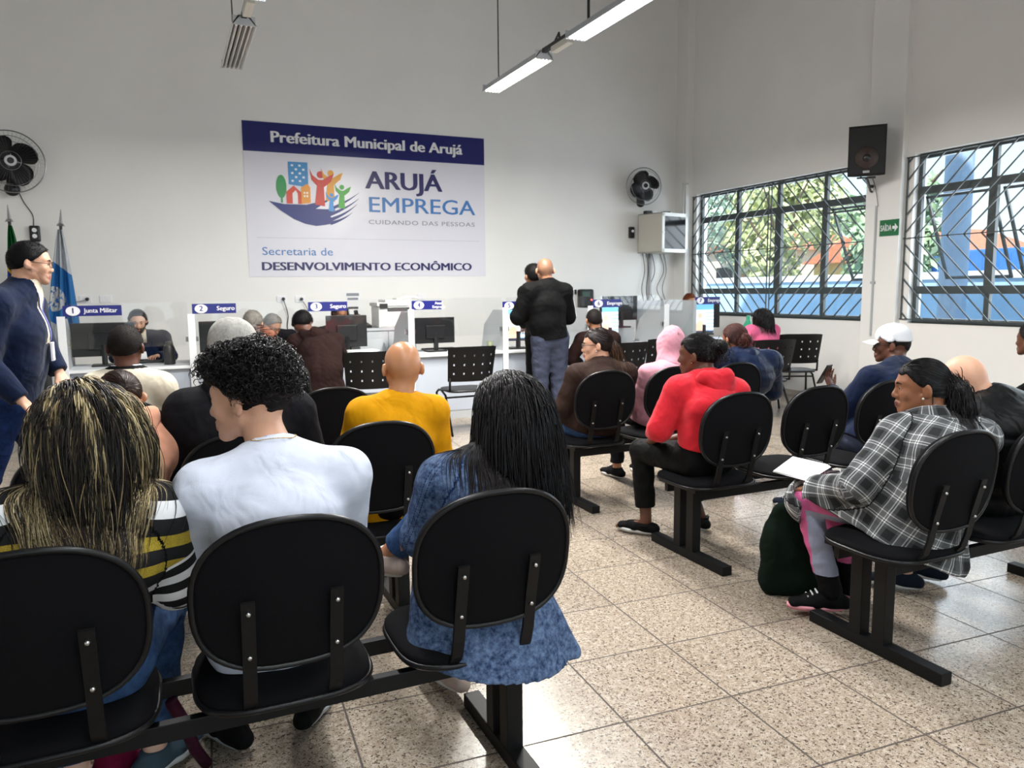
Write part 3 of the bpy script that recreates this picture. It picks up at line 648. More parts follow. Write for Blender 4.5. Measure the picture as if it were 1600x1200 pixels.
number_sign(4.90, 1.275, '6', 'Emprego', 'navy counter sign with number 6 beneath the time clock', .42)
number_sign(6.60, 1.285, '7', 'Emprego', 'navy counter sign with number 7 at the far right counter', .42, y=8.53)

# things behind and on the counter
def monitor(x, y, z, w, h, rz, lb, lit=False):
    """screen face towards local +Y unless lit (then its face looks to the hall)"""
    e = empty('monitor', (x, y, z), rz, label=lb, cat='monitor')
    b = bmesh.new(); box2(b, (-w/2, -.015, .10), (w/2, .02, .10+h), bev=.006); box2(b, (-w/4, -.04, .10+h*.2), (w/4, -.01, .10+h*.7), bev=.01); finish(b, 'housing', M_blkplast, e)
    b = bmesh.new(); tube(b, [(0, -.03, .02), (0, -.03, .22)], .03, 6); finish(b, 'stand', M_blkplast, e)
    b = bmesh.new(); box2(b, (-.12, -.1, 0), (.12, .09, .02), bev=.008); finish(b, 'base', M_blkplast, e)
    if lit:
        m, N = pmat('lit_display', .3); x_, y_, z_ = N.xyz(N.obj())
        u = N.math('ADD', N.math('DIVIDE', x_, w), .5); v = N.math('DIVIDE', N.math('SUBTRACT', z_, .1), h)
        col = N.mix(N.math('GREATER_THAN', v, .74), (.85, .90, .97), (.18, .50, .85))
        # a person-shaped warm patch at the left and text bands at the right
        dx = N.math('SUBTRACT', u, .28); dv = N.math('SUBTRACT', v, .56)
        rr = N.math('ADD', N.math('MULTIPLY', dx, N.math('MULTIPLY', dx, 3)), N.math('MULTIPLY', dv, N.math('MULTIPLY', dv, 5)))
        col = N.mix(N.math('LESS_THAN', rr, .04), col, (.75, .52, .38))
        dv2 = N.math('SUBTRACT', v, .2); rr2 = N.math('ADD', N.math('MULTIPLY', dx, dx), N.math('MULTIPLY', dv2, dv2))
        col = N.mix(N.math('LESS_THAN', rr2, .045), col, (.85, .58, .42))
        band = N.math('MULTIPLY', N.math('GREATER_THAN', u, .58), N.math('GREATER_THAN', N.math('FRACT', N.math('MULTIPLY', v, 9)), .6))
        band = N.math('MULTIPLY', band, N.math('LESS_THAN', v, .7))
        col = N.mix(band, col, (.35, .58, .9))
        col = N.mix(N.math('LESS_THAN', v, .08), col, (.05, .06, .09))
        N.l(col, N.b.inputs['Base Color']); N.l(col, N.b.inputs['Emission Color']); N.b.inputs['Emission Strength'].default_value = .75
        b = bmesh.new(); box2(b, (-w/2+.012, -.043, .112), (w/2-.012, -.04, .088+h)); finish(b, 'screen', m, e)
    else:
        b = bmesh.new(); box2(b, (-w/2+.012, .02, .112), (w/2-.012, .023, .088+h)); finish(b, 'screen', M_screen, e)
    return e
monitor(-.60, 8.78, .78, .58, .34, .0, 'black monitor seen from behind at counter one')
monitor(.55, 8.78, .78, .50, .33, .1, 'black monitor seen from behind at counter two')
monitor(1.86, 8.72, .78, .46, .36, -.06, 'black monitor seen from behind at counter three')
monitor(2.93, 8.76, .78, .50, .31, .04, 'black monitor seen from behind at counter four')
monitor(3.96, 8.62, .78, .34, .42, -.15, 'lit monitor facing the hall at counter five', True)
monitor(5.36, 8.75, .78, .26, .42, -.1, 'lit monitor facing the hall at counter six', True)
monitor(5.66, 8.95, .98, .56, .33, .05, 'large black monitor raised behind the sixth counter')
bm = bmesh.new(); box2(bm, (5.5, 8.85, .78), (5.82, 9.05, .98), bev=.005); tag(finish(bm, 'monitor_riser', M_grey), 'grey riser box under the large black monitor', 'box')
# right-hand end booth
def booth():
    e = empty('end_booth', (6.5, 8.5, 0), 0, label='grey booth with panels and a glass screen at the right end of the counter', cat='counter')
    def fin(b, n, m): b.transform(Matrix.Translation((-6.5, -8.5, 0))); return finish(b, n, m, e)
    b = bmesh.new(); box2(b, (6.06, 8.45, .75), (7.5, 9.2, .78)); fin(b, 'worktop', M_white)
    b = bmesh.new(); box2(b, (6.06, 8.52, 0), (7.5, 8.54, .75)); fin(b, 'modesty_panel', M_deskpanel)
    b = bmesh.new(); box2(b, (6.55, 8.5, .78), (6.60, 9.15, 1.34)); fin(b, 'divider', M_grey)
    b = bmesh.new(); box2(b, (6.06, 9.13, .78), (6.60, 9.16, 1.34)); fin(b, 'back_panel', M_grey)
    b = bmesh.new(); box2(b, (6.06, 8.5, .9), (6.57, 8.506, 1.36)); fin(b, 'glass_screen', M_glass)
booth()
monitor(6.84, 8.66, .78, .30, .44, -.2, 'lit monitor facing the hall at the end booth', True)
monitor(7.10, 8.95, .84, .42, .34, -.5, 'dark monitor on the end booth behind the lit one')
# cabinet with printer and phone
def low_cabinet():
    e = empty('low_cabinet', (2.47, 9.42, 0), 0, label='pale grey two-door cabinet behind the third counter carrying the printer', cat='cabinet')
    b = bmesh.new(); box2(b, (-.36, -.22, 0), (.36, .22, 1.03)); box2(b, (-.38, -.25, 1.03), (.38, .24, 1.06)); finish(b, 'body', M_grey, e)
    for s in (-1, 1):
        b = bmesh.new(); box2(b, (min(0, s*.355)+.003, -.24, .05), (max(0, s*.355)-.003, -.222, 1.02)); d = finish(b, 'door', M_grey, e)
        b = bmesh.new(); tube(b, [(s*.06, -.245, .72), (s*.06, -.27, .74), (s*.06, -.27, .86), (s*.06, -.245, .88)], .008, 6); finish(b, 'handle', M_chrome, d)
low_cabinet()
def printer():
    e = empty('printer', (2.58, 9.42, 1.06), 0, label='white office printer with a document feeder on the grey cabinet', cat='printer')
    w = mat('printer_white', (.75, .75, .73), .45)
    b = bmesh.new(); box2(b, (-.21, -.19, 0), (.21, .19, .26), bev=.015); finish(b, 'body', w, e)
    b = bmesh.new(); box2(b, (-.23, -.2, .265), (.23, .19, .31), bev=.01); box2(b, (-.12, -.17, .31), (.22, .17, .345), bev=.012); finish(b, 'scanner_lid', w, e)
    b = bmesh.new(); box2(b, (-.2, -.215, .24), (-.1, -.195, .30), bev=.003); finish(b, 'control_panel', M_blkplast, e)
    b = bmesh.new(); box2(b, (-.1, -.196, .2), (.18, -.186, .25)); finish(b, 'output_slot', mat('dark_slot', (.05, .05, .055), .5), e)
    b = bmesh.new(); box2(b, (-.19, -.2, .02), (.19, -.188, .10), bev=.003); finish(b, 'paper_drawer', w, e)
    b = bmesh.new(); tube(b, [(.05, 0, .35), (.2, 0, .38), (.32, 0, .37)], .008, 4, ry=.11, up=(0, 1, 0)); finish(b, 'input_tray', w, e)
printer()
def phone(x, y, z, rz, lb):
    e = empty('desk_phone', (x, y, z), rz, label=lb, cat='telephone')
    b = bmesh.new(); prism(b, [(-.08, 0), (.08, 0), (.08, .07), (-.08, .03)], 0, -.09, .09); finish(b, 'base', M_blkplast, e)
    b = bmesh.new(); box(b, (-.06, .02, .13), (.045, .05, .19), rot=(.15, -.25, 0), bev=.015); finish(b, 'handset', M_blkplast, e)
phone(2.20, 9.38, 1.06, .2, 'black cordless telephone beside the printer on the grey cabinet')
def keyboard(x, y, rz, lb):
    b = bmesh.new(); box(b, (0, 0, .01), (.42, .13, .018), bev=.004)
    for i in range(14):
        for j in range(4): box(b, (-.19+i*.029, -.045+j*.03, .021), (.022, .022, .006))
    o = finish(b, 'keyboard', M_blkplast, None, loc=(x, y, .782), rot=(0, 0, rz)); tag(o, lb, 'keyboard')
keyboard(-.25, 8.95, .05, 'black keyboard lying on counter one behind the glass')
keyboard(3.05, 8.98, 0, 'black keyboard lying on counter four')
keyboard(4.45, 8.7, .1, 'black keyboard lying on counter five')
def bottle_like(name, x, y, z, prof, m, lb, cat):
    b = bmesh.new(); n = 18; rings = [[b.verts.new((r*math.cos(2*PI*k/n), r*math.sin(2*PI*k/n), h)) for k in range(n)] for r, h in prof]
    for A, B in zip(rings, rings[1:]):
        for k in range(n): b.faces.new((A[k], A[(k+1) % n], B[(k+1) % n], B[k]))
    b.faces.new(rings[0][::-1]); b.faces.new(rings[-1])
    return tag(finish(b, name, m, None, True, loc=(x, y, z)), lb, cat)
bottle_like('thermos_flask', -.0, 8.62, .78, [(.05, 0), (.055, .01), (.055, .17), (.045, .20), (.03, .21), (.03, .235)], mat('dark_grey_metal', (.06, .06, .06), .35, .6), 'dark flask standing on counter one by the second divider', 'flask')
bottle_like('pen_cup', 3.58, 8.6, .78, [(.035, 0), (.04, .005), (.04, .11), (.036, .11), (.035, .02)], mat('olive_label', (.18, .2, .12), .5), 'small olive cup on the counter left of the fifth divider', 'cup')
bm = bmesh.new()
for k in range(7): box(bm, (2.0+random.uniform(-.01, .01), 8.55, .786+k*.010), (.32, .23, .009), rot=(0, 0, random.uniform(-.1, .1)))
tag(finish(bm, 'paper_stack', M_paper), 'stack of white papers on counter three behind the perforated chair', 'papers')
bottle_like('fan_bottle', 6.98, 7.9, .78, [(.10, 0), (.12, .02), (.12, .14), (.05, .26), (.03, .30), (.025, .36)], mat('green_glass', (.05, .35, .2), .15), 'green bottle on the small table by the window', 'bottle').name = 'water_bottle'
def small_table():
    e = empty('small_table', (6.9, 7.9, 0), 0, label='small grey table near the window under the green bottle', cat='table')
    b = bmesh.new(); box2(b, (-.45, -.3, .74), (.45, .3, .78), bev=.004); finish(b, 'tabletop', M_white, e)
    for sx in (-1, 1):
        for sy in (-1, 1): b = bmesh.new(); box2(b, (sx*.4-.02, sy*.25-.02, 0), (sx*.4+.02, sy*.25+.02, .74)); finish(b, 'leg', M_grey, e)
small_table()
# queue post with yellow top, and blue chair behind counter one
bm = bmesh.new(); cyl(bm, (-.98, 7.6, 0), (-.98, 7.6, .03), .16, seg=28); cyl(bm, (-.98, 7.6, .03), (-.98, 7.6, .95), .045, seg=20)
o = tag(finish(bm, 'queue_post', M_blkplast), 'black queue post with a yellow top at the left end of the counter', 'post')
bm = bmesh.new(); cyl(bm, (-.98, 7.6, .95), (-.98, 7.6, .99), .05, seg=20); finish(bm, 'cap', mat('yellow_plastic', (.75, .7, .05), .4), o)

# flags
def flag(x, y, tipz, mainc, second, lb, fold, lean):
    e = empty('flag_stand', (x, y, 0), 0, label=lb, cat='flag')
    b = bmesh.new(); cyl(b, (0, 0, 0), (0, 0, .05), .2, .14, seg=28); cyl(b, (0, 0, .05), (0, 0, .16), .05, .04, seg=16); finish(b, 'base', M_chrome, e, False)
    top = Vector((lean, 0, tipz-.18)); b = bmesh.new(); cyl(b, (0, 0, .1), top, .017, seg=12); finish(b, 'pole', M_chrome, e, True)
    b = bmesh.new(); cyl(b, top, top+Vector((lean*.02, 0, .03)), .045, .03, seg=16); cyl(b, top+Vector((0, 0, .03)), top+Vector((lean*.1, 0, .19)), .022, .003, seg=6); finish(b, 'spearhead', M_chrome, e)
    m, N = pmat('flag_cloth_'+second[0], .8); X_, Y_, Z_ = N.xyz(N.obj())
    if second[0] == 'green':
        v = N.math('ADD', Z_, N.math('MULTIPLY', X_, 2.2)); col = N.mix(N.math('LESS_THAN', v, 1.78), hexc(mainc), hexc('e0c41c')); col = N.mix(N.math('LESS_THAN', v, 1.60), col, hexc('20409a'))
        col = N.mix(N.math('LESS_THAN', v, 1.45), col, hexc(mainc))
    else:
        v = N.math('ADD', Z_, N.math('MULTIPLY', X_, .9)); col = N.mix(N.math('LESS_THAN', v, 1.92), (.75, .78, .82), hexc(mainc)); 
        r1 = N.noise(N.obj(), 22, 3); d_ = N.math('ADD', N.math('POWER', N.math('MULTIPLY', N.math('SUBTRACT', Z_, 1.46), 7), 2), N.math('POWER', N.math('MULTIPLY', N.math('SUBTRACT', X_, .02), 9), 2))
        col = N.mix(N.math('MULTIPLY', N.math('LESS_THAN', d_, 1), N.math('GREATER_THAN', r1, .46)), col, (.8, .8, .8)); col = N.mix(N.math('LESS_THAN', v, 1.18), col, (.75, .78, .82))
    N.l(col, N.b.inputs['Base Color'])
    b = bmesh.new(); n, k_ = 40, 16; R = []
    for i in range(k_+1):
        t = i/k_; z = tipz-.22-t*1.35; row = []
        for j in range(n+1):
            u = j/n; w = fold*(.12+.88*t**.8); x_ = top.x*(z/tipz)+w*(u-.42)*1.0; y_ = -.03-.05*math.sin(u*PI*5+t*1.5)*t**.5-.02*math.sin(u*17)
            zz = z-.10*abs(u-.35)*t; row.append(b.verts.new((x_, y_, zz)))
        R.append(row)
    for i in range(k_):
        for j in range(n): b.faces.new((R[i][j], R[i+1][j], R[i+1][j+1], R[i][j+1]))
    bmesh.ops.solidify(b, geom=b.faces[:], thickness=.003); finish(b, 'flag_cloth', m, e, True)
flag(-1.50, 10.2, 2.50, '0f7a3c', ('green',), 'Brazilian green and yellow flag hanging furled on a stand, leftmost', .30, -.04)
flag(-1.18, 10.15, 2.46, '3f8fd0', ('blue',), 'light blue and white flag on a stand left of the first counter', .38, .14)

# ---------------------------------------------------------------- beam seating
def rrect(w, h, r, n=8, top=None):
    """rounded outline; top = larger radius of the upper corners"""
    top = top or r; P = []
    for cx, cy, rr, a0 in ((w/2-top, h/2-top, top, 0), (-w/2+top, h/2-top, top, 90), (-w/2+r, -h/2+r, r, 180), (w/2-r, -h/2+r, r, 270)):
        for i in range(n+1): a = math.radians(a0+90*i/n); P.append((cx+rr*math.cos(a), cy+rr*math.sin(a)))
    return P
def superell(w, h, pu, pl, n=48):
    P = []
    for i in range(n):
        a = 2*PI*i/n; c, s = math.cos(a), math.sin(a); p = pu if s > 0 else pl
        P.append((w/2*math.copysign(abs(c)**(2/p), c), h/2*math.copysign(abs(s)**(2/p), s)))
    return P
def pad(outline, thick, dome, curve=None):
    """cushion: outline in (x,z), thickness along y, domed front; curve(x,z)->y offset"""
    b = bmesh.new(); layers = []
    prof = [(.93, -thick*.5), (.985, -thick*.42), (1, -thick*.2), (1, thick*.2), (.97, thick*.42), (.88, thick*.5+dome*.25), (.6, thick*.5+dome*.75), (.3, thick*.5+dome*.97)]
    for s, y in prof:
        layers.append([b.verts.new((x*s, y+(curve(x*s, z*s) if curve else 0), z*s)) for x, z in outline])
    n = len(outline)
    for A, B in zip(layers, layers[1:]):
        for k in range(n): b.faces.new((A[k], B[k], B[(k+1) % n], A[(k+1) % n]))
    def cap(L, y, flip):
        c = b.verts.new((0, y+(curve(0, 0) if curve else 0), 0))
        for s_ in (1,):
            for k in range(n): f = (L[k], L[(k+1) % n], c); b.faces.new(f if not flip else f[::-1])
    cap(layers[0], -thick*.5, False); cap(layers[-1], thick*.5+dome, True)
    bmesh.ops.recalc_face_normals(b, faces=b.faces[:])
    return b
def bench(cx, yb, label, group='black three-seat benches'):
    """cx centre of the middle seat, yb the depth of the backrests"""
    e = empty('waiting_bench', (cx, yb+.2, 0), 0, label=label, cat='bench', group=group)
    for y in (-.04, .20):
        b = bmesh.new(); box2(b, (-.72, y-.015, .335), (.71, y+.015, .385), bev=.003); finish(b, 'beam', M_black, e)
    for x in (-.70, .685):
        for y in (-.03, .085):
            b = bmesh.new(); box2(b, (x-.028, y-.03, .045), (x+.028, y+.03, .40), bev=.004); finish(b, 'post', M_black, e)
        b = bmesh.new(); box2(b, (x-.03, -.32, 0), (x+.03, .33, .05), bev=.004); finish(b, 'foot_bar', M_black, e)
        b = bmesh.new(); box2(b, (x-.03, -.08, .385), (x+.03, .26, .415), bev=.003); finish(b, 'cross_arm', M_black, e)
    for k in (-1, 0, 1):
        sx = k*.56
        def sc_(x, z): return .9*x*x*.5
        T = Matrix.Translation((sx, -.215, .755)) @ Matrix.Rotation(math.radians(7), 4, 'X')
        ol = superell(.468, .400, 2.35, 2.75)
        b = pad(ol, .035, .03, sc_); b.transform(T); bk = finish(b, 'backrest', M_fabric, e, True)
        b = bmesh.new(); tube(b, [(x*1.0, -.014+sc_(x, z), z*1.0) for x, z in ol], .0085, 6, closed=True, up=(0, 1, 0)); b.transform(T); finish(b, 'edge_trim', M_trim, bk, True)
        T2 = Matrix.Translation((sx, .055, .437)) @ Matrix.Rotation(math.radians(90), 4, 'X')
        ol2 = superell(.47, .44, 3.3, 3.6)
        b = pad(ol2, .035, .028, lambda x, z: 0); b.transform(Matrix.Translation((sx, .055, .437)) @ Matrix.Rotation(-PI/2, 4, 'X') @ Matrix.Rotation(PI, 4, 'Y')  @ Matrix.Rotation(0, 4, 'X'))
        # make sure the dome is upward
        zc = sum(v.co.z for v in b.verts)/len(b.verts)
        if zc < .437:
            for v in b.verts: v.co.z = .874-v.co.z
            bmesh.ops.reverse_faces(b, faces=b.faces[:])
        st = finish(b, 'seat', M_fabric, e, True)
        b = bmesh.new(); tube(b, [(sx+x, .055+z, .427) for x, z in ol2], .009, 6, closed=True); finish(b, 'edge_trim', M_trim, st, True)
        for s in (-1, 1):
            xb = sx+s*.108
            b = bmesh.new(); pts = [(xb, .12, .405), (xb, 0, .400), (xb, -.09, .402), (xb, -.145, .425), (xb, -.178, .465), (xb, -.196, .52), (xb, -.215, .62), (xb, -.248, .755)]
            tube(b, pts, .017, 4, ry=.005, up=(0, .02, 1) if False else None)
            br = finish(b, 'bracket', M_black, e)
            for z, y in ((.725, -.25), (.60, -.220)):
                b = bmesh.new(); cyl(b, (xb, y+.004, z), (xb, y-.006, z), .0065, .005, seg=8); finish(b, 'bolt', M_zinc, br, True)
    return e
B = [bench(.245, 1.93, 'nearest black bench on the left, under the streaked-haired woman, white shirt and denim jacket'),
     bench(.245, 3.17, 'second black bench on the left, under the man in yellow'),
     bench(.30, 4.45, 'third black bench on the left, its right seat empty'),
     bench(3.30, 1.93, 'nearest black bench on the right, under the woman in the plaid shirt'),
     bench(3.30, 3.17, 'second black bench on the right, under the woman in the red hoodie'),
     bench(3.26, 4.45, 'third black bench on the right, under the brown jacket and the pink hoodie')]
for i in range(3): pass

# perforated plastic chairs
def perf_chair(x, y, rz, label):
    e = empty('plastic_chair', (x, y, 0), rz, label=label, cat='chair')
    b = bmesh.new(); nx, nz = 41, 19; hole = set()
    for i in range(3, 19, 4):
        for j in (3, 6, 9): hole.add((i-1, j))
    hole |= {(i, j) for i in (2, 6, 10, 14, 18) for j in (3, 6, 9)}
    hole = {(i, j) for i in (4, 12, 20, 28, 36) for j in (4, 9, 14)}
    V = [[b.verts.new(((i/nx-.5)*.50*(1+.08*j/nz), -.22-.05*(j/nz)+.16*((i/nx-.5)*2)**2*.5-.03*(j/nz), .56+.36*j/nz+(.012*(1-((i/nx-.5)*2)**4) if j == nz else 0))) for j in range(nz+1)] for i in range(nx+1)]
    for i in range(nx):
        for j in range(nz):
            if (i, j) not in hole: b.faces.new((V[i][j], V[i+1][j], V[i+1][j+1], V[i][j+1]))
    bmesh.ops.solidify(b, geom=b.faces[:], thickness=.008); finish(b, 'backrest', M_blkplast, e)
    b = pad(superell(.48, .44, 4, 4), .03, .0); b.transform(Matrix.Translation((0, .02, .455)) @ Matrix.Rotation(PI/2, 4, 'X')); finish(b, 'seat', M_blkplast, e, True)
    for s in (-1, 1):
        b = bmesh.new(); tube(b, [(s*.235, -.17, .60), (s*.235, -.16, .47), (s*.235, .20, .44), (s*.245, .24, .41), (s*.25, .24, 0.0)], .0125, 8); finish(b, 'leg', M_black, e, True)
        b = bmesh.new(); tube(b, [(s*.235, .1, .44), (s*.235, -.02, .40), (s*.25, -.26, 0.0)], .0125, 8); finish(b, 'leg', M_black, e, True)
    b = bmesh.new(); tube(b, [(-.235, -.05, .38), (.235, -.05, .38)], .01, 8); finish(b, 'stretcher', M_black, e, True)
    return e
perf_chair(2.88, 7.62, 0, 'empty black perforated chair at counter four, right of the bald man in yellow')
perf_chair(1.82, 7.5, -.15, 'black perforated chair at counter three, right of the person in the brown hoodie')
def stool(x, y, lb):
    e = empty('stool', (x, y, 0), 0, label=lb, cat='stool'); b = bmesh.new(); cyl(b, (0, 0, .42), (0, 0, .47), .18, seg=28); finish(b, 'seat', M_blkplast, e)
    for k in range(4): a = PI/4+k*PI/2; b = bmesh.new(); tube(b, [(math.cos(a)*.12, math.sin(a)*.12, .42), (math.cos(a)*.2, math.sin(a)*.2, 0)], .012, 8); finish(b, 'leg', M_black, e, True)
stool(1.36, 7.45, 'black stool under the person in the dark brown hooded jacket')
perf_chair(5.30, 7.6, .05, 'black perforated chair left of the pink hood')
perf_chair(7.25, 7.35, -.45, 'black perforated chair by the window wall')
perf_chair(4.55, 7.25, .1, 'black perforated chair under the man at counter six')
perf_chair(6.2, 6.75, -.2, 'black perforated chair under the black-haired person in pink')

# ================================================================ people
# Bodies and clothes are grown as smooth blended volumes on a grid and turned into one continuous surface each.
def vec(*a): return np.array(a if len(a) > 1 else a[0], float)
def nrm(v): v = np.asarray(v, float); return v/(np.linalg.norm(v)+1e-9)
def rotz(a): c, s = math.cos(a), math.sin(a); return np.array([[c, -s, 0], [s, c, 0], [0, 0, 1.]])
def rotx(a): c, s = math.cos(a), math.sin(a); return np.array([[1, 0, 0], [0, c, -s], [0, s, c.real]])
def roty(a): c, s = math.cos(a), math.sin(a); return np.array([[c, 0, s], [0, 1, 0], [-s, 0, c]])
class Seg:
    """tapered limb from a to b; section radii (side, depth) at both ends"""
    def __init__(s, a, b, ra, rb=None, side=None):
        s.a, s.b = vec(a), vec(b); rb = ra if rb is None else rb
        s.ra = (ra, ra) if np.isscalar(ra) else ra; s.rb = (rb, rb) if np.isscalar(rb) else rb
        w = s.b-s.a; s.L = np.linalg.norm(w); s.w = w/s.L if s.L > 1e-6 else vec(0, 0, 1)
        sd = vec(side) if side is not None else (vec(1, 0, 0) if abs(s.w[0]) < .9 else vec(0, 1, 0))
        sd = sd-s.w*(sd@s.w)
        if np.linalg.norm(sd) < .15: sd = vec(0, 1, 0) if abs(s.w[1]) < .8 else vec(0, 0, 1); sd = sd-s.w*(sd@s.w)
        s.s = nrm(sd); s.o = np.cross(s.w, s.s)
        m = max(*s.ra, *s.rb); s.lo = np.minimum(s.a, s.b)-m; s.hi = np.maximum(s.a, s.b)+m
    def local(s, X, Y, Z):
        x, y, z = X-s.a[0], Y-s.a[1], Z-s.a[2]
        qs = x*s.s[0]+y*s.s[1]+z*s.s[2]; qo = x*s.o[0]+y*s.o[1]+z*s.o[2]; qw = x*s.w[0]+y*s.w[1]+z*s.w[2]
        return qs, qo, qw
    def d(s, X, Y, Z):
        qs, qo, qw = s.local(X, Y, Z)
        t = np.clip(qw/max(s.L, 1e-6), 0, 1); e = qw-t*s.L
        rs = s.ra[0]+(s.rb[0]-s.ra[0])*t; ro = s.ra[1]+(s.rb[1]-s.ra[1])*t; rw = np.minimum(rs, ro)
        k0 = np.sqrt((qs/rs)**2+(qo/ro)**2+(e/rw)**2)+1e-6; k1 = np.sqrt((qs/rs**2)**2+(qo/ro**2)**2+(e/rw**2)**2)+1e-6
        return k0*(k0-1)/k1
class Ell:
    def __init__(s, c, r, M=None):
        s.c = vec(c); s.r = vec(r) if not np.isscalar(r) else vec(r, r, r); s.M = np.eye(3) if M is None else M
        m = max(s.r); s.lo = s.c-m; s.hi = s.c+m; s.L = 0
    def d(s, X, Y, Z):
        x, y, z = X-s.c[0], Y-s.c[1], Z-s.c[2]; q = [x*s.M[0, i]+y*s.M[1, i]+z*s.M[2, i] for i in range(3)]
        k0 = np.sqrt(sum((a/b)**2 for a, b in zip(q, s.r)))+1e-6; k1 = np.sqrt(sum((a/b**2)**2 for a, b in zip(q, s.r)))+1e-6
        return k0*(k0-1)/k1
FAR = .06
class Grid:
    def __init__(s, prims, h, pad_=.03):
        lo = np.min([p.lo for p in prims], 0)-pad_; hi = np.max([p.hi for p in prims], 0)+pad_
        s.h = h; s.lo = lo; s.n = np.ceil((hi-lo)/h).astype(int)+1
        s.g = np.full(s.n, FAR, np.float32)
        s.ax = [(lo[i]+np.arange(s.n[i])*h).astype(np.float32) for i in range(3)]
    def block(s, lo, hi, m):
        i0 = np.maximum(0, np.floor((lo-m-s.lo)/s.h).astype(int)); i1 = np.minimum(s.n, np.ceil((hi+m-s.lo)/s.h).astype(int)+1)
        if (i1 <= i0).any(): return None
        sl = tuple(slice(a, b) for a, b in zip(i0, i1))
        return sl, s.ax[0][sl[0]][:, None, None], s.ax[1][sl[1]][None, :, None], s.ax[2][sl[2]][None, None, :]
    def add(s, p, k=.02):
        b = s.block(p.lo, p.hi, .05)
        if b is None: return
        sl, X, Y, Z = b; d = p.d(X, Y, Z).astype(np.float32); g = s.g[sl]
        h_ = np.maximum(k-np.abs(d-g), 0)/k; s.g[sl] = np.minimum(np.minimum(d, g)-h_*h_*k*.25, FAR)
    def sub(s, p, k=.01):
        b = s.block(p.lo, p.hi, .03)
        if b is None: return
        sl, X, Y, Z = b; d = -p.d(X, Y, Z).astype(np.float32); g = s.g[sl]
        h_ = np.maximum(k-np.abs(d-g), 0)/k; s.g[sl] = np.maximum(d, g)+h_*h_*k*.25
    def clip(s, c, n, r):
        """cut away everything beyond the plane through c (normal n), within r of c"""
        c, n = vec(c), nrm(n); b = s.block(c-r, c+r, 0)
        if b is None: return
        sl, X, Y, Z = b; d = (X-c[0])*n[0]+(Y-c[1])*n[1]+(Z-c[2])*n[2]
        near = ((X-c[0])**2+(Y-c[1])**2+(Z-c[2])**2) < r*r
        g = s.g[sl]; s.g[sl] = np.where(near, np.maximum(g, d), g)
    def keep(s, f):
        """intersect with the field f(X,Y,Z) <= 0"""
        s.g = np.maximum(s.g, f(s.ax[0][:, None, None], s.ax[1][None, :, None], s.ax[2][None, None, :]).astype(np.float32))
    def fold(s, amp, freq, seed=0, lim=.04, aniso=(1, 1, 1)):
        """cloth folds: a warped wave field moves the surface"""
        X, Y, Z = s.ax[0][:, None, None], s.ax[1][None, :, None], s.ax[2][None, None, :]
        a, b, c = aniso; q = seed*1.7
        w1 = np.sin(X*freq*a*.8+q+1.3*np.sin(Z*freq*c*.55+q))+0*Y
        w2 = np.sin(Y*freq*b*.9+1.7*q+1.4*np.sin(X*freq*a*.6-q))+0*Z
        w3 = np.sin(Z*freq*c+.7*q+1.6*np.sin(Y*freq*b*.5+X*freq*a*.4+q))
        v = (w1*w2+w2*w3+w3*w1)*.5; f2 = freq*2.3
        v = v+.32*np.abs(np.sin(Z*f2*.8+X*f2*.35+1.8*np.sin(X*f2*.31+q)+1.2*np.sin(Y*f2*.4+q)))-.18
        s.g = np.where(np.abs(s.g) < lim, s.g+amp*v.astype(np.float32), s.g)
    def sample(s, P):
        q = (P-s.lo)/s.h; i = np.floor(q).astype(int); f = q-i; out = np.full(len(P), FAR)
        ok = ((i >= 0) & (i < s.n-1)).all(1); i = i[ok]; f = f[ok]; r = 0
        for dx in (0, 1):
            for dy in (0, 1):
                for dz in (0, 1):
                    w = (f[:, 0] if dx else 1-f[:, 0])*(f[:, 1] if dy else 1-f[:, 1])*(f[:, 2] if dz else 1-f[:, 2])
                    r = r+w*s.g[i[:, 0]+dx, i[:, 1]+dy, i[:, 2]+dz]
        out[ok] = r; return out
    def grad(s, P):
        e = s.h; return np.stack([s.sample(P+vec(e, 0, 0))-s.sample(P-vec(e, 0, 0)), s.sample(P+vec(0, e, 0))-s.sample(P-vec(0, e, 0)), s.sample(P+vec(0, 0, e))-s.sample(P-vec(0, 0, e))], 1)/(2*e)
    def mesh(s):
        """surface nets"""
        g = s.g; ins = g < 0
        cs = np.zeros(tuple(s.n-1), np.int8)
        for dx in (0, 1):
            for dy in (0, 1):
                for dz in (0, 1): cs += ins[dx:s.n[0]-1+dx, dy:s.n[1]-1+dy, dz:s.n[2]-1+dz]
        act = (cs > 0) & (cs < 8); idx = np.argwhere(act)
        if not len(idx): return np.zeros((0, 3)), np.zeros((0, 4), int)
        vid = np.full(act.shape, -1, np.int32); vid[act] = np.arange(len(idx))
        acc = np.zeros((len(idx), 3)); cnt = np.zeros(len(idx)); corners = [(a, b, c) for a in (0, 1) for b in (0, 1) for c in (0, 1)]
        val = {c: g[idx[:, 0]+c[0], idx[:, 1]+c[1], idx[:, 2]+c[2]] for c in corners}
        for c in corners:
            for ax in range(3):
                if c[ax]: continue
                c2 = list(c); c2[ax] = 1; c2 = tuple(c2); v0, v1 = val[c], val[c2]; x = (v0 < 0) != (v1 < 0)
                t = v0[x]/(v0[x]-v1[x]); p = np.tile(np.array(c, float), (len(t), 1)); p[:, ax] += t
                acc[x] += p; cnt[x] += 1
        V = s.lo+(idx+acc/cnt[:, None])*s.h
        F = []
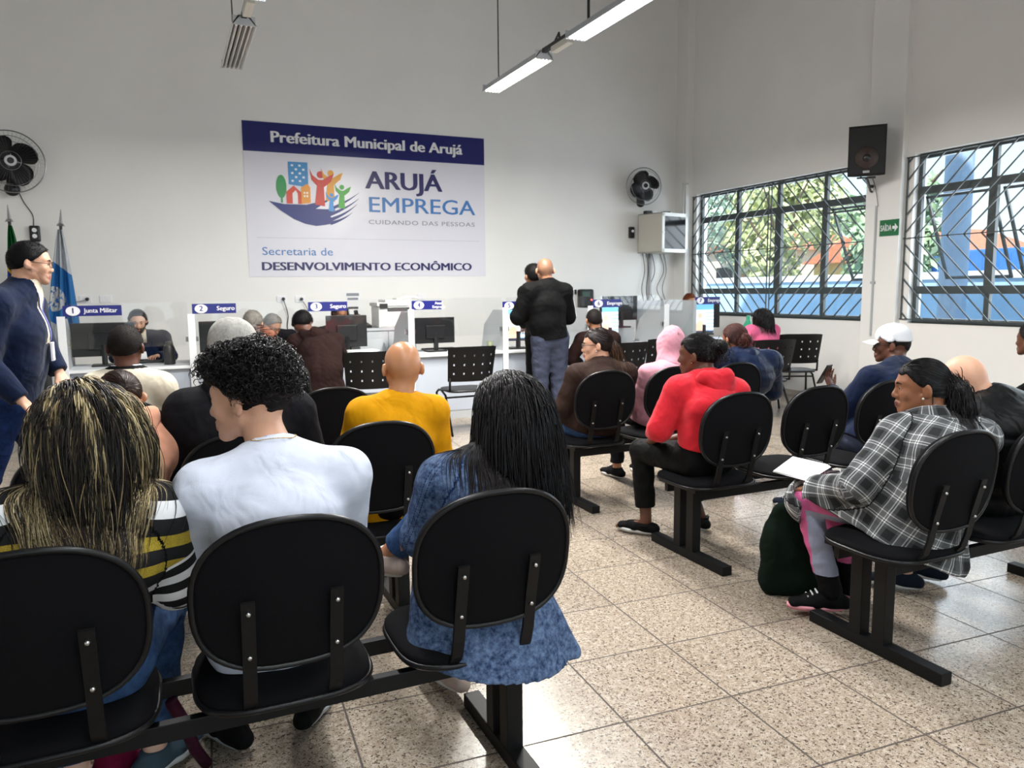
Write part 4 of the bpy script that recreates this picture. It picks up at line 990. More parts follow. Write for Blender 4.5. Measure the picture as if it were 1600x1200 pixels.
        for ax in range(3):
            o1, o2 = [(1, 2), (2, 0), (0, 1)][ax]
            sl0 = [slice(None)]*3; sl1 = [slice(None)]*3; sl0[ax] = slice(0, -1); sl1[ax] = slice(1, None)
            a, b = ins[tuple(sl0)], ins[tuple(sl1)]; e = np.argwhere(a != b); 
            e = e[(e[:, o1] > 0) & (e[:, o2] > 0) & (e[:, o1] < s.n[o1]-1) & (e[:, o2] < s.n[o2]-1)]
            if not len(e): continue
            def q(d1, d2): x = e.copy(); x[:, o1] -= d1; x[:, o2] -= d2; return vid[x[:, 0], x[:, 1], x[:, 2]]
            f = np.stack([q(0, 0), q(1, 0), q(1, 1), q(0, 1)], 1)
            inside = ins[e[:, 0], e[:, 1], e[:, 2]]; f[~inside] = f[~inside][:, ::-1]
            F.append(f)
        F = np.concatenate(F); F = F[(F >= 0).all(1)]
        return V, F
def smooth_mesh(V, F, it=2, lam=.5):
    for _ in range(it):
        A = np.zeros_like(V); C = np.zeros(len(V))
        for i in range(4):
            for j in ((i+1) % 4, (i+3) % 4): np.add.at(A, F[:, i], V[F[:, j]]); np.add.at(C, F[:, i], 1)
        V = V+lam*(A/np.maximum(C, 1)[:, None]-V)
    return V
def limb_uv(V, limbs):
    """cloth coordinates: u around the nearest limb, v along it, w = limb number"""
    best = np.full(len(V), 1e9); out = np.zeros((len(V), 3))
    for (k, sg, v0) in limbs:
        qs, qo, qw = sg.local(V[:, 0], V[:, 1], V[:, 2]); t = np.clip(qw/max(sg.L, 1e-6), 0, 1)
        r = (sg.ra[0]+(sg.rb[0]-sg.ra[0])*t+sg.ra[1]+(sg.rb[1]-sg.ra[1])*t)/2
        d = np.sqrt(qs**2+qo**2+(qw-t*sg.L)**2)/r; m = d < best
        best[m] = d[m]; out[m, 0] = (np.arctan2(qs, qo)*r)[m]; out[m, 1] = v0+qw[m]; out[m, 2] = k
    return out
def surf(name, grid, m, parent, sm=1, limbs=None, zone=None, off=None, seam=None):
    V, F = grid.mesh()
    if not len(F): return None
    V = smooth_mesh(V, F, sm); at = {'cloth': ('FLOAT_VECTOR', limb_uv(V, limbs))} if limbs else None
    mi = zone(V[F].mean(1)) if zone else None
    if limbs and seam is not None:
        wv = at['cloth'][1][:, 2][F]; mi = (wv.max(1)-wv.min(1) > .5).astype(int); m = [m, seam]
    o = mesh_obj(name, V-(off if off is not None else 0), F, m, parent, True, at, mi)
    return o

# ---- hair strands
def strands_mesh(name, S, r, m, parent, col=None, flat=1.0, off=None, taper=True):
    """S: (N,K,3) strand points -> one mesh of thin triangular tubes"""
    N_, K, _ = S.shape; T = np.gradient(S, axis=1); T /= np.linalg.norm(T, axis=2, keepdims=True)+1e-9
    up = np.tile(vec(.3, .2, 1.0), (N_, K, 1)); A = np.cross(T, up); A /= np.linalg.norm(A, axis=2, keepdims=True)+1e-9; Bn = np.cross(T, A)
    rr = np.ones(K)
    if taper: rr = np.interp(np.linspace(0, 1, K), [0, .06, .6, 1], [.6, 1, .9, .15])
    R_ = (r if np.isscalar(r) else np.asarray(r)[:, None, None])*rr[None, :, None]
    rings = np.stack([S+(A*math.cos(a)*flat+Bn*math.sin(a))*R_ for a in (0, 2*PI/3, 4*PI/3)], 2)
    V = rings.reshape(-1, 3); n = np.arange(N_)[:, None, None]*K*3; k = np.arange(K-1)[None, :, None]*3; j = np.arange(3)[None, None, :]; j2 = (j+1) % 3
    F = np.stack([n+k+j, n+k+j2, n+k+3+j2, n+k+3+j], -1).reshape(-1, 4)
    at = {}
    if col is not None: at['tone'] = ('FLOAT', np.repeat(col, K*3))
    return mesh_obj(name, V-(off if off is not None else 0), F, m, parent, True, at)
def flow(roots, dirs, L, K, col_grid, clear=.004, grav=1.0, inertia=.72, wig=.0, seed=0, pull=None, curl=0, stiff=None):
    """let strands fall from their roots over the body volume"""
    rg = np.random.default_rng(seed); P = roots.copy(); v = dirs/np.linalg.norm(dirs, axis=1)[:, None]; out = [P.copy()]
    st = (np.asarray(L)/(K-1)); st = st[:, None] if st.ndim else st
    sub_ = 2; w = rg.normal(size=P.shape)*wig
    for k in range(K-1):
        for _ in range(sub_):
            g = vec(0, 0, -1)*grav
            f = g[None]+w*(.5+.5*np.sin(k*.7+w[:, :1]*40))
            if pull is not None: f = f+pull(P, k/(K-1))
            v = v*inertia+f*(1-inertia); v /= np.linalg.norm(v, axis=1)[:, None]+1e-9
            P = P+v*st/sub_
            for gr in col_grid:
                d = gr.sample(P); m = d < clear
                if m.any():
                    n = gr.grad(P[m]); n /= np.linalg.norm(n, axis=1)[:, None]+1e-9
                    P[m] += n*(clear-d[m])[:, None]; vn = (v[m]*n).sum(1, keepdims=True); v[m] -= n*np.minimum(vn, 0)*.9
        out.append(P.copy())
    return np.stack(out, 1)

# ---- materials for people
def skin(name, h, rough=.45):
    c = hexc(h); m = mat(name, c, rough, bump=.12, bscale=350, var=.07, vscale=14, spec=.35)
    m.node_tree.nodes['Principled BSDF'].inputs['Subsurface Weight'].default_value = .08
    m.node_tree.nodes['Principled BSDF'].inputs['Subsurface Radius'].default_value = (.02, .008, .004)
    return m
def wrinkle(m, dist=.04, scale=9, strength=.6):
    nt = m.node_tree; b = nt.nodes['Principled BSDF']; N = NT(m); mp = N.n('ShaderNodeMapping'); mp.inputs['Scale'].default_value = (1, 1, .7); N.l(N.obj(), mp.inputs[0])
    x = N.n('ShaderNodeTexNoise'); x.inputs['Scale'].default_value = scale; x.inputs['Detail'].default_value = 2.5; x.inputs['Roughness'].default_value = .42; x.inputs['Distortion'].default_value = .7; N.l(mp.outputs[0], x.inputs['Vector'])
    r = x.outputs['Fac']; bp = N.n('ShaderNodeBump'); bp.inputs['Strength'].default_value = strength; bp.inputs['Distance'].default_value = dist; N.l(r, bp.inputs['Height'])
    old = b.inputs['Normal'].links
    if old: nt.links.new(old[0].from_socket, bp.inputs['Normal'])
    nt.links.new(bp.outputs[0], b.inputs['Normal']); return m
def cloth(name, h, rough=.85, sheen=0, bump=.3, bscale=600, var=.06, vscale=30):
    new = name not in MATS; m = mat(name, hexc(h), rough, bump=bump, bscale=bscale, sheen=sheen*.3, var=var, vscale=vscale, spec=.12)
    return wrinkle(m) if new else m
def hairmat(name, h, rough=.6, spec=.12):
    m, N = pmat(name, rough, spec); c = hexc(h); o = N.obj(); mp = N.n('ShaderNodeMapping'); mp.inputs['Scale'].default_value = (260, 260, 22); N.l(o, mp.inputs[0])
    n = N.noise(mp.outputs[0], 1, 3); N.l(N.ramp(n, [(.3, tuple(x*.55 for x in c)), (.7, tuple(min(1, x*1.5) for x in c))]), N.b.inputs['Base Color'])
    bp = N.n('ShaderNodeBump'); bp.inputs['Strength'].default_value = .5; bp.inputs['Distance'].default_value = .003; N.l(n, bp.inputs['Height']); N.l(bp.outputs[0], N.b.inputs['Normal'])
    return m
M_eye = mat('eye_white', (.42, .39, .36), .15); M_iris = mat('dark_iris', (.02, .012, .008), .1)
M_lipd = {}
def lips(h): return skin('lips_'+h, h, .4)

def head_prims(c, M, s, soft=False, jaw=1.0, nose=1.0):
    """head volumes in its own frame (x right, y forward, z up; origin between the ears at eye level)"""
    def W(p): return vec(c)+M@(vec(p)*s)
    def E(p, r, k=.02, op='+', R_=None): return (op, Ell(W(p), vec(r)*s, M if R_ is None else M@R_), k*s)
    def S(a, b, ra, rb=None, k=.02, op='+', side=(1, 0, 0)):
        f = lambda r: (r[0]*s, r[1]*s) if not np.isscalar(r) else r*s
        return (op, Seg(W(a), W(b), f(ra), f(ra if rb is None else rb), M@vec(side)), k*s)
    L = [E((0, -.017, .034), (.078, .089, .084)), E((0, .028, .018), (.067, .066, .078), .03), E((0, -.048, .0), (.069, .057, .064), .03),
         E((0, .034, -.045), (.054*jaw, .052, .058), .03)]
    for x in (-1, 1):
        L += [S((x*.052*jaw, .0, -.048), (x*.022*jaw, .066, -.094), .021, .016, .025), E((x*.043, .062, -.026), (.021, .017, .019), .022),
              S((x*.05, .062, .026), (x*.012, .089, .02), .009, .010, .015)]
    L += [E((0, .0775, -.098), (.021, .017, .017), .02), S((0, .083, .016), (0, .102*nose, -.026), .0078, .0112, .012), E((0, .1045*nose, -.033), (.0115, .0105, .0098), .010), S((0, .086, -.048), (0, .090, -.062), .0095, .010, .010)]
    for x in (-1, 1):
        L += [E((x*.0125, .096, -.037), (.0082, .010, .0075), .007), E((x*.031, .092, .001), (.0175, .014, .0125), .012, '-'),
              E((x*.031, .0735, .0), (.0125, .0125, .0125), .004), S((x*.018, .0855, .0075), (x*.044, .077, .0055), .0040, .0036, .005), S((x*.019, .084, -.0085), (x*.042, .077, -.008), .0032, .003, .005)]
    L += [S((-.021, .086, -.0665), (0, .0965, -.0640), .0050, .0070, .008), S((.021, .086, -.0665), (0, .0965, -.0640), .0050, .0070, .008),
          S((-.018, .085, -.073), (0, .0945, -.0765), .0050, .0078, .008), S((.018, .085, -.073), (0, .0945, -.0765), .0050, .0078, .008),
          S((-.015, .1015, -.0700), (.015, .1015, -.0700), .0022, .0022, .002, '-')]
    for x in (-1, 1):   # ears
        R_ = rotz(x*.55)@rotx(-.12)
        L += [E((x*.087, -.014, -.010), (.0105, .0205, .032), .006, '+', R_), S((x*.077, .004, -.03), (x*.074, .002, -.036), .007, .006, .006),
              E((x*.0965, -.004, -.006), (.0065, .0110, .018), .004, '-', R_)]
    return L, W

def hand_prims(wr, d, nrmal, side, s=1.0, curl=.5, spread=.25, thumb=.6):
    """palm, four unequal two-joint fingers and a thumb; d points to the fingertips, nrmal out of the back of the hand, side=+1: thumb towards +t"""
    d, n = nrm(d), nrm(nrmal); n = nrm(n-d*(n@d)); t = np.cross(d, n)*side; wr = vec(wr); P = []
    kn = wr+d*.088*s
    P.append((Seg(wr+d*.012*s, kn-d*.01*s, (.026*s, .017*s), (.041*s, .013*s), t), .015))
    for i, (o, L, r) in enumerate(((.031, .074, .0088), (.0105, .082, .0092), (-.0105, .076, .0088), (-.031, .060, .0078))):
        b = kn+t*o*s-d*.004*s; fd = nrm(d+t*(o/.031)*spread*.35)
        def bend(v, a): return v*math.cos(a)-n*math.sin(a)
        a1, a2, a3 = curl*.55, curl*1.25, curl*1.75
        p1 = b+bend(fd, a1)*L*.45*s; p2 = p1+bend(fd, a2)*L*.32*s; p3 = p2+bend(fd, a3)*L*.23*s
        P += [(Seg(b, p1, r*s, r*.95*s), .005), (Seg(p1, p2, r*.95*s, r*.88*s), .004), (Seg(p2, p3, r*.88*s, r*.75*s), .004)]
    b = wr+d*.026*s+t*.024*s; td = nrm(d*.75+t*.75*thumb-n*.35*curl); p1 = b+td*.040*s; p2 = p1+nrm(td+d*.5)*.030*s; p3 = p2+nrm(td+d*.9-n*.2)*.024*s
    P += [(Seg(b, p1, .0135*s, .0105*s), .010), (Seg(p1, p2, .0105*s, .0095*s), .004), (Seg(p2, p3, .0095*s, .008*s), .004)]
    return P
def shoe(parent, an, toe, off, upper, sole, label=None, s=1.0, high=.07, name='shoe', accent=None):
    """a shoe round the foot from ankle an towards toe"""
    an = vec(an); d = vec(toe)-an; zf = max(an[2]-.085, 0); d = nrm(vec(d[0], d[1], 0)) if np.linalg.norm(d[:2]) > 1e-3 else vec(0, 1, 0); up = vec(0, 0, 1); t = np.cross(d, up)
    tilt = nrm(vec(toe)-an)
    z0 = zf; c = vec(an[0], an[1], z0)
    heel = c-d*.055*s; tip = c+d*.185*s
    pr = [(Seg(heel+up*.035, c+d*.07*s+up*.035, (.034*s, .034), (.042*s, .033), t), .02), (Seg(c+d*.07*s+up*.032, tip-d*.02*s+up*.028, (.042*s, .031), (.038*s, .022), t), .02),
          (Seg(c+up*.05, c+up*(high+.02), (.037*s, .045*s), (.040*s, .047*s), t), .03), (Seg(c+d*.02*s+up*.06, c+d*.10*s+up*.048, .026*s, .024*s), .02)]
    g = Grid([p for p, k in pr], .005)
    for p, k in pr: g.add(p, k)
    g.keep(lambda X, Y, Z: (z0+.012)-Z+0*X+0*Y)
    g.keep(lambda X, Y, Z: Z-(z0+high+.01)+0*X+0*Y)
    o = surf(name, g, upper, parent, 1, off=off)
    if label and o: o['label'] = label
    b = bmesh.new(); O = []
    for k in range(28):
        a = 2*PI*k/28; u = math.cos(a); w = math.sin(a); x = .065*s+u*.128*s; wd = (.046 if u > 0 else .038)*s*w*(1 if u < .6 else 1)
        O.append(c+d*x+t*wd)
    O = [p-off for p in O]; h0, h1 = z0, z0+.028
    for lo, hi, gr in ((h0, h1, 1.0),):
        A = [b.verts.new((p[0], p[1], lo)) for p in O]; Bv = [b.verts.new((p[0], p[1], hi+(.012 if k in (13, 14, 15) else 0))) for k, p in enumerate(O)]
        b.faces.new(A[::-1]); b.faces.new(Bv)
        for i in range(28): b.faces.new((A[i], A[(i+1) % 28], Bv[(i+1) % 28], Bv[i]))
    bmesh.ops.recalc_face_normals(b, faces=b.faces[:]); bmesh.ops.bevel(b, geom=[e for e in b.edges if abs(e.verts[0].co.z-e.verts[1].co.z) < .005], offset=.005, segments=2, affect='EDGES')
    finish(b, 'sole', sole, o, True)
    if name == 'slip_on': return o
    b = bmesh.new()
    for q in range(4):
        cc = c+d*(.045+.02*q)*s+up*(.095-.010*q)-off; box(b, cc, (.05*s, .006, .005), rot=(0, 0, math.atan2(-d[0], d[1])))
    finish(b, 'laces', accent or sole, o)
    return o

def person(label, x, y, face=0, s=1.0, h=.009, sit=True, J=None, JW=None, head=(0, 0, 0), headpos=None, skin_m=None, lip=None, group=None,
           top=None, bottom=None, shoes=None, hair=None, lean=.0, base=None, build=1.0, scalp=None, recede=0, scalpfront=.076, hands=True, footz=0, hsz=1.0, eyes=True, jaw=1.0, nose=1.0, shl=.185, bodyh=None, feet=True):
    """x,y under the hips; face = heading (0 looks to the back wall, + turns left); J overrides joints in the person's own frame (x right, y forward, z up)"""
    R_ = rotz(face); off = vec(x, y, 0)
    if sit:
        j = dict(pel=(0, .02, .56), wai=(0, .0, .72), che=(0, .0, .90), nec=(0, .03, 1.06), hed=(0, .075, 1.185), shl=(-shl, .015, 1.0), shr=(shl, .015, 1.0), ell=(-.245, .06, .76), elr=(.245, .06, .76),
                 wrl=(-.13, .27, .66), wrr=(.13, .27, .66), hpl=(-.095, .03, .545), hpr=(.095, .03, .545), knl=(-.13, .44, .525), knr=(.13, .44, .525), anl=(-.12, .46, .09), anr=(.12, .46, .09), tol=(-.14, .6, .03), tor=(.14, .6, .03))
    else:
        j = dict(pel=(0, 0, .95), wai=(0, .01, 1.10), che=(0, .0, 1.28), nec=(0, -.005, 1.48), hed=(0, .025, 1.615), shl=(-shl, 0, 1.42), shr=(shl, 0, 1.42), ell=(-.25, -.02, 1.13), elr=(.25, -.02, 1.13), wrl=(-.25, .1, .90), wrr=(.25, .1, .90),
                 hpl=(-.09, 0, .93), hpr=(.09, 0, .93), knl=(-.10, .02, .50), knr=(.10, .02, .50), anl=(-.10, -.02, .09), anr=(.10, -.02, .09), tol=(-.12, .13, .03), tor=(.12, .13, .03))
    j = {k: vec(v) for k, v in j.items()}
    if lean:
        for k in ('wai', 'che', 'nec', 'hed', 'shl', 'shr', 'ell', 'elr'): j[k][1] += (j[k][2]-j['pel'][2])*lean; j[k][2] -= (j[k][2]-j['pel'][2])*lean*lean*.5
    for k, v in (J or {}).items(): j[k] = vec(v)
    G = {k: off+R_@(v*vec(s, s, s) if not sit else vec(v[0]*s, v[1]*s, v[2] if k in ('pel', 'hpl', 'hpr', 'knl', 'knr', 'anl', 'anr', 'tol', 'tor') else .56+(v[2]-.56)*s)) for k, v in j.items() if k[:2] not in ('cu', 'ts', 'hd', 'hn') or k == 'hed'}
    for k, v in (JW or {}).items(): G[k] = vec(v)
    HM = rotz(face+head[0])@rotx(head[1])@roty(head[2]); hs = s*hsz
    hc = G['hed']; base = vec(x, y, 0 if base is None else base)
    bd = build; ob = empty('person', base, 0, label=label, cat='person', group=group)
    side = R_@vec(1, 0, 0); fw = R_@vec(0, 1, 0)
    hp, W = head_prims(hc, HM, hs, jaw=jaw, nose=nose)
    # -- skin: one continuous body
    P = []
    nb = G['nec']; P += [(Seg(W((0, -.022, -.045)), nb+vec(0, 0, -.02), .052*hs*min(bd, 1.1), .060*s*min(bd, 1.15)), .03)]
    tor = [(G['pel'], (.145*bd, .105*bd)), (G['wai'], (.130*bd, .095*bd)), (G['che'], (.150*bd, .105*bd))]
    for (a, ra), (b_, rb) in zip(tor, tor[1:]): P.append((Seg(a, b_, (ra[0]*s, ra[1]*s), (rb[0]*s, rb[1]*s), side), .04))
    P.append((Seg(G['che'], nb-vec(0, 0, .05), (.145*s*bd, .095*s*bd), (.08*s, .06*s), side), .04))
    P.append((Seg(G['shl'], G['shr'], .052*s, .052*s), .05))
    for q in 'lr':
        P += [(Seg(G['sh'+q], G['el'+q], .047*s*bd, .037*s*bd), .03), (Seg(G['el'+q], G['wr'+q], .037*s*bd, .025*s), .02)]
        P += [(Seg(G['hp'+q], G['kn'+q], .075*s*bd, .052*s), .04), (Seg(G['kn'+q], G['an'+q], .050*s, .034*s), .02), (Seg(G['an'+q]-vec(0, 0, .02), G['to'+q], (.026*s, .026*s), (.024*s, .014*s)), .02)]
    hn = []
    if hands:
        for q in 'lr':
            fd = j.get('hd'+q); d = nrm(G['wr'+q]-G['el'+q]) if fd is None else nrm(R_@fd)
            nn = j.get('hn'+q); nv = (vec(0, 0, 1) if abs(d[2]) < .8 else side*(1 if q == 'r' else -1)) if nn is None else R_@nn
            cu = float(j['cu'+q][0]) if 'cu'+q in j else .7
            sgn = 1 if np.cross(d, nrm(nv-d*(nv@d)))@(side*(-1 if q == 'r' else 1)) > 0 else -1
            if 'ts'+q in j: sgn = int(j['ts'+q][0])
            hn += hand_prims(G['wr'+q], d, nv, sgn, s, cu)
    allp = [p for p, k in P]+[p for _, p, k in hp]+[p for p, k in hn]
    g = Grid(allp, bodyh or h)
    for p, k in P: g.add(p, k)
    hg = Grid([p for _, p, k in hp], min(h, .006))
    for op, p, k in hp:
        for gg in (g, hg): (gg.add if op == '+' else gg.sub)(p, k)
    for p, k in hn: g.add(p, k)
    sm = skin_m; lm = lip or sm
    def zone(C):
        q = (C-hc)@HM/hs; m = (np.abs(q[:, 0]) < .021-.10*np.abs(q[:, 2]+.070)) & (q[:, 1] > .086) & (q[:, 2] < -.0595+.0*q[:, 0]) & (q[:, 2] > -.0815)
        m = m.astype(int)
        if scalp is not None:
            nz = .006*np.sin(C[:, 0]*310+np.sin(C[:, 1]*170)*2)*np.sin(C[:, 2]*260); hl = hairline(q[:, 1], -.075, scalpfront)+recede*np.maximum(0, q[:, 1])*np.minimum(1, np.abs(q[:, 0])/.04)
            m[(q[:, 2]+nz > hl) & (np.abs(q[:, 0]) < .083) & ((C-hc)@(C-hc).T.diagonal() if False else (np.linalg.norm(q, axis=1) < .16))] = 2
        return m
    body = surf('body', g, [sm, lm]+([scalp] if scalp is not None else []), ob, 1, zone=zone, off=base)
    if eyes:
        for sx in (-1, 1):
            b = bmesh.new(); sph(b, (0, 0, 0), .0128*hs, 16)
            for f in b.faces:
                cf = f.calc_center_median().normalized(); gaze = Vector((0, .98, -.05)).normalized(); f.material_index = 1 if cf.dot(gaze) > .78 else 0; f.smooth = True
            o = finish(b, 'eye', [M_eye, M_iris], ob, True); o.matrix_local = Matrix.Translation(W((sx*.031, .0746, .0))-base) @ Matrix(HM.tolist()).to_4x4()
    ctx = dict(ob=ob, G=G, W=W, HM=HM, hs=hs, hc=hc, s=s, bd=bd, side=side, fw=fw, base=base, g=g, hg=hg, h=h, j=j, R=R_, off=off, col=[hg], nb=nb, sit=sit, label=label)
    if bottom: trousers(ctx, **bottom)
    if top: upper(ctx, **top)
    if shoes:
        for q in 'lr':
            if q in shoes.get('only', 'lr'): shoe(ob, G['an'+q], G['to'+q], base, shoes['m'], shoes['sole'], shoes.get('label'), s, shoes.get('high', .07), shoes.get('name', 'shoe'), shoes.get('accent'))
    for f in (hair or []): f(ctx)
    return ctx

def trousers(c, m=None, zone=None, r=1.0, flare=1.15, name='trousers', label=None, cut=0.06, fold=.004):
    G, s, bd = c['G'], c['s'], c['bd']; P = []; limbs = []
    P.append((Seg(G['pel']+vec(0, 0, .06), G['pel']-vec(0, 0, .02), (.155*s*bd, .115*s*bd), (.165*s*bd, .125*s*bd), c['side']), .05))
    for i, q in enumerate('lr'):
        a = Seg(G['hp'+q], G['kn'+q], .088*s*bd*r, .066*s*r); b = Seg(G['kn'+q], G['an'+q], .064*s*r, .048*s*r*flare)
        P += [(a, .05), (b, .025)]; limbs += [(i, a, 0), (i, b, a.L)]
    g = Grid([p for p, k in P], max(c['h'], .006))
    for p, k in P: g.add(p, k)
    g.fold(fold, 42, 3, aniso=(.8, .8, 1.3))
    for q in 'lr': g.clip(G['an'+q]+nrm(G['kn'+q]-G['an'+q])*cut*s*.6, G['an'+q]-G['kn'+q], .12)
    o = surf(name, g, m, c['ob'], 1, limbs, off=c['base'], zone=(lambda C_: zone(c, C_)) if zone else None); c['bot'] = g
    if label and o: o['label'] = label
def upper(c, m=None, puff=1.0, hem=.05, name='shirt', label=None, neck=.062, fold=.005, ffreq=30, hood=None, collar=None, sleeve=1.0, cuff=True, longhem=None, sleeve_end=1.0, bodyr=1.0, zone=None, seed=1, neckh=0, extra=None, quilt=0, qper=.085, hemr=0, seam=None):
    """shirt, jumper or jacket over torso and arms"""
    G, s, bd, sd = c['G'], c['s'], c['bd'], c['side']; P = []; limbs = []; pf = .018*puff
    def rr(a, b): return (a*s*bd*bodyr+pf, b*s*bd*bodyr+pf)
    up_ = nrm(G['che']-G['pel']); hemp = G['pel']-up_*hem*s
    A = Seg(hemp, G['wai'], rr(.150, .115), rr(.140, .105), sd); B_ = Seg(G['wai'], G['che'], rr(.140, .105), rr(.158, .112), sd)
    mid = (G['shl']+G['shr'])/2; C = Seg(G['che'], mid*.6+c['nb']*.4-vec(0, 0, .02*s), rr(.150, .100), rr(.098, .066), sd)
    P += [(A, .04), (B_, .05), (C, .05)]; limbs += [(0, A, 0), (0, B_, A.L), (0, C, A.L+B_.L)]
    tr = [(Seg(c['nb']-vec(0, 0, .03*s), G['sh'+q], .054*s*bd+pf*.6, .052*s*bd+pf), .05) for q in 'lr']; P += tr
    limbs += [(0, Seg(G['shl'], G['shr'], .05*s, .05*s), A.L+B_.L+C.L)] if False else []
    for i, q in enumerate('lr'):
        end = G['el'+q]+(G['wr'+q]-G['el'+q])*sleeve_end
        a = Seg(G['sh'+q], G['el'+q], .055*s*bd*sleeve+pf, .045*s*bd*sleeve+pf); b = Seg(G['el'+q], end, .045*s*bd*sleeve+pf, .032*s*sleeve+pf*.8)
        P += [(a, .035), (b, .02)]; limbs += [(i+1, a, 0), (i+1, b, a.L)]
    if longhem is None: longhem = .22 if c['sit'] else 0
    if longhem:
        for q in 'lr': P.append((Seg(G['hp'+q]+vec(0, 0, .0), G['hp'+q]+(G['kn'+q]-G['hp'+q])*longhem, .092*s*bd+pf, .084*s*bd+pf), .05))
    ex = []
    if hood == 'down':
        b0 = c['nb']-c['fw']*.045*s+vec(0, 0, .01)
        ex = [(Seg(b0-sd*.07*s+vec(0, 0, .015), b0-sd*.04*s-c['fw']*.06*s-vec(0, 0, .035), .046*s, .050*s), .03), (Seg(b0-sd*.04*s-c['fw']*.06*s-vec(0, 0, .035), b0+sd*.04*s-c['fw']*.06*s-vec(0, 0, .035), .060*s, .060*s), .03),
              (Seg(b0+sd*.07*s+vec(0, 0, .015), b0+sd*.04*s-c['fw']*.06*s-vec(0, 0, .035), .046*s, .050*s), .03), (Seg(b0-c['fw']*.045*s, b0-c['fw']*.055*s-vec(0, 0, .10*s), (.10*s, .045*s), (.05*s, .03*s), sd), .03)]
        for q in (-1, 1): ex.append((Seg(b0+sd*q*.075*s, b0+sd*q*.06*s+c['fw']*.07*s-vec(0, 0, .05), .030*s, .022*s), .03))
    P += (extra(c) if extra else [])
    g = Grid([p for p, k in P], max(c['h']*.9, .0055), .04)
    for p, k in P: g.add(p, k)
    if collar: 
        n0 = c['nb']-vec(0, 0, .03*s); n1 = c['W']((0, -.018, -.075)); 
        e_ = Seg(n0, n0+(n1-n0)*collar, .078*s, .070*s); g2 = e_; g.add(e_, .02)
    g.fold(fold*.8, ffreq, seed, aniso=(1, 1, .8))
    if quilt:
        Z = g.ax[2][None, None, :]; X = g.ax[0][:, None, None]; g.g = np.where(np.abs(g.g) < .04, g.g-quilt*(np.abs(np.sin(PI*(Z+.02*X)/qper))**.6-.6), g.g).astype(np.float32)
    # opening for the neck, hem and cuffs
    n0, n1 = c['nb']-vec(0, 0, .035*s), c['W']((0, -.02, -.03))
    g.sub(Seg(n0+(n1-n0)*(.28+neckh), n1+(n1-n0)*.6, neck*s, neck*1.1*s), .006)
    g.clip(hemp, -up_, .40)
    if cuff:
        for q in 'lr': e = G['el'+q]+(G['wr'+q]-G['el'+q])*sleeve_end; g.clip(e, G['wr'+q]-G['el'+q], .10)
    c['topg'] = g; c['col'].append(g); c['limbs'] = limbs
    o = surf(name, g, m, c['ob'], 3, limbs, off=c['base'], zone=(lambda C_: zone(c, C_)) if zone else None, seam=seam); c['top'] = o
    if label and o: o['label'] = label
    if ex:
        up3 = vec(0, 0, 1); b0 = c['nb']-c['fw']*.02*s
        ex = []
        for q in (-1, 1):
            ex += [(Seg(b0+sd*q*.105*s+c['fw']*.045*s-up3*.050*s, b0+sd*q*.098*s-c['fw']*.045*s+up3*.0*s, .026*s, .036*s), .03), (Seg(b0+sd*q*.098*s-c['fw']*.045*s, b0-c['fw']*.105*s+up3*.004*s, .036*s, .040*s), .03)]
        ex += [(Ell(b0-c['fw']*.085*s-up3*.050*s, vec(.115, .058, .075)*s, c['R']@rotx(-.25)), .04), (Ell(b0-c['fw']*.105*s-up3*.095*s, vec(.075, .036, .055)*s, c['R']), .04)]
        hgd = Grid([p for p, k in ex], .006)
        for p, k in ex: hgd.add(p, k)
        hgd.fold(.006, 40, 7); hgd.sub(Seg(c['nb']-up3*.04, c['W']((0, -.02, .05)), .064*s, .075*s), .01)
        hd = surf('hood', hgd, m if not isinstance(m, list) else m[0], o, 2, off=c['base'])
    return o

# ---- hair kinds (each returns a function of the person's context)
def hairline(y, back=-.075, front=.076):
    return np.interp(y, [-.12, -.085, -.05, -.025, -.005, .012, .02, .045, .06, .078, .1], [back-.0, back, back+.005, back+.028, -.0, .012, .018, .038, .060, front, front+.02])
def shell(c, t, back=-.075, front=.076, prims=(), k=.02, h=.005, fold=0, lineoff=0, recede=0):
    W, hs = c['W'], c['hs']; base = [(Ell(W((0, -.017, .035)), vec(.077+t, .089+t, .083+t)*hs, c['HM']), .02), (Ell(W((0, .028, .022)), vec(.066+t, .066+t*.5, .078+t)*hs, c['HM']), .03), (Ell(W((0, -.048, .0)), vec(.067+t, .058+t, .063+t)*hs, c['HM']), .03)]
    g = Grid([p for p, _ in base]+[p for p, _ in prims], h)
    for p, kk in base: g.add(p, kk)
    if t > .001:
        for q in (-1, 1): g.add(Ell(W((q*.07, .0, .02)), vec(.012+t, .03, .03)*hs, c['HM']), .02)
    HM, hc = c['HM'], c['hc']
    def f(X, Y, Z):
        x, y, z = X-hc[0], Y-hc[1], Z-hc[2]; qx = (x*HM[0, 0]+y*HM[1, 0]+z*HM[2, 0])/hs; qy = (x*HM[0, 1]+y*HM[1, 1]+z*HM[2, 1])/hs; qz = (x*HM[0, 2]+y*HM[1, 2]+z*HM[2, 2])/hs
        hl = hairline(qy, back, front)+lineoff+recede*np.maximum(0, qy)*np.minimum(1, np.abs(qx)/.04)
        return (hl-qz)*hs*.8
    fv = f(g.ax[0][:, None, None], g.ax[1][None, :, None], g.ax[2][None, None, :]).astype(np.float32); kk_ = .006+t*1.6
    g.g = np.where(np.abs(g.g) < FAR-.001, g.g, np.maximum(g.g, .02)); h_ = np.maximum(kk_-np.abs(fv-g.g), 0)/kk_; g.g = np.maximum(fv, g.g)+h_*h_*kk_*.25
    for p, kk in prims: g.add(p, kk)
    if fold: g.fold(fold, 60, 2)
    return g
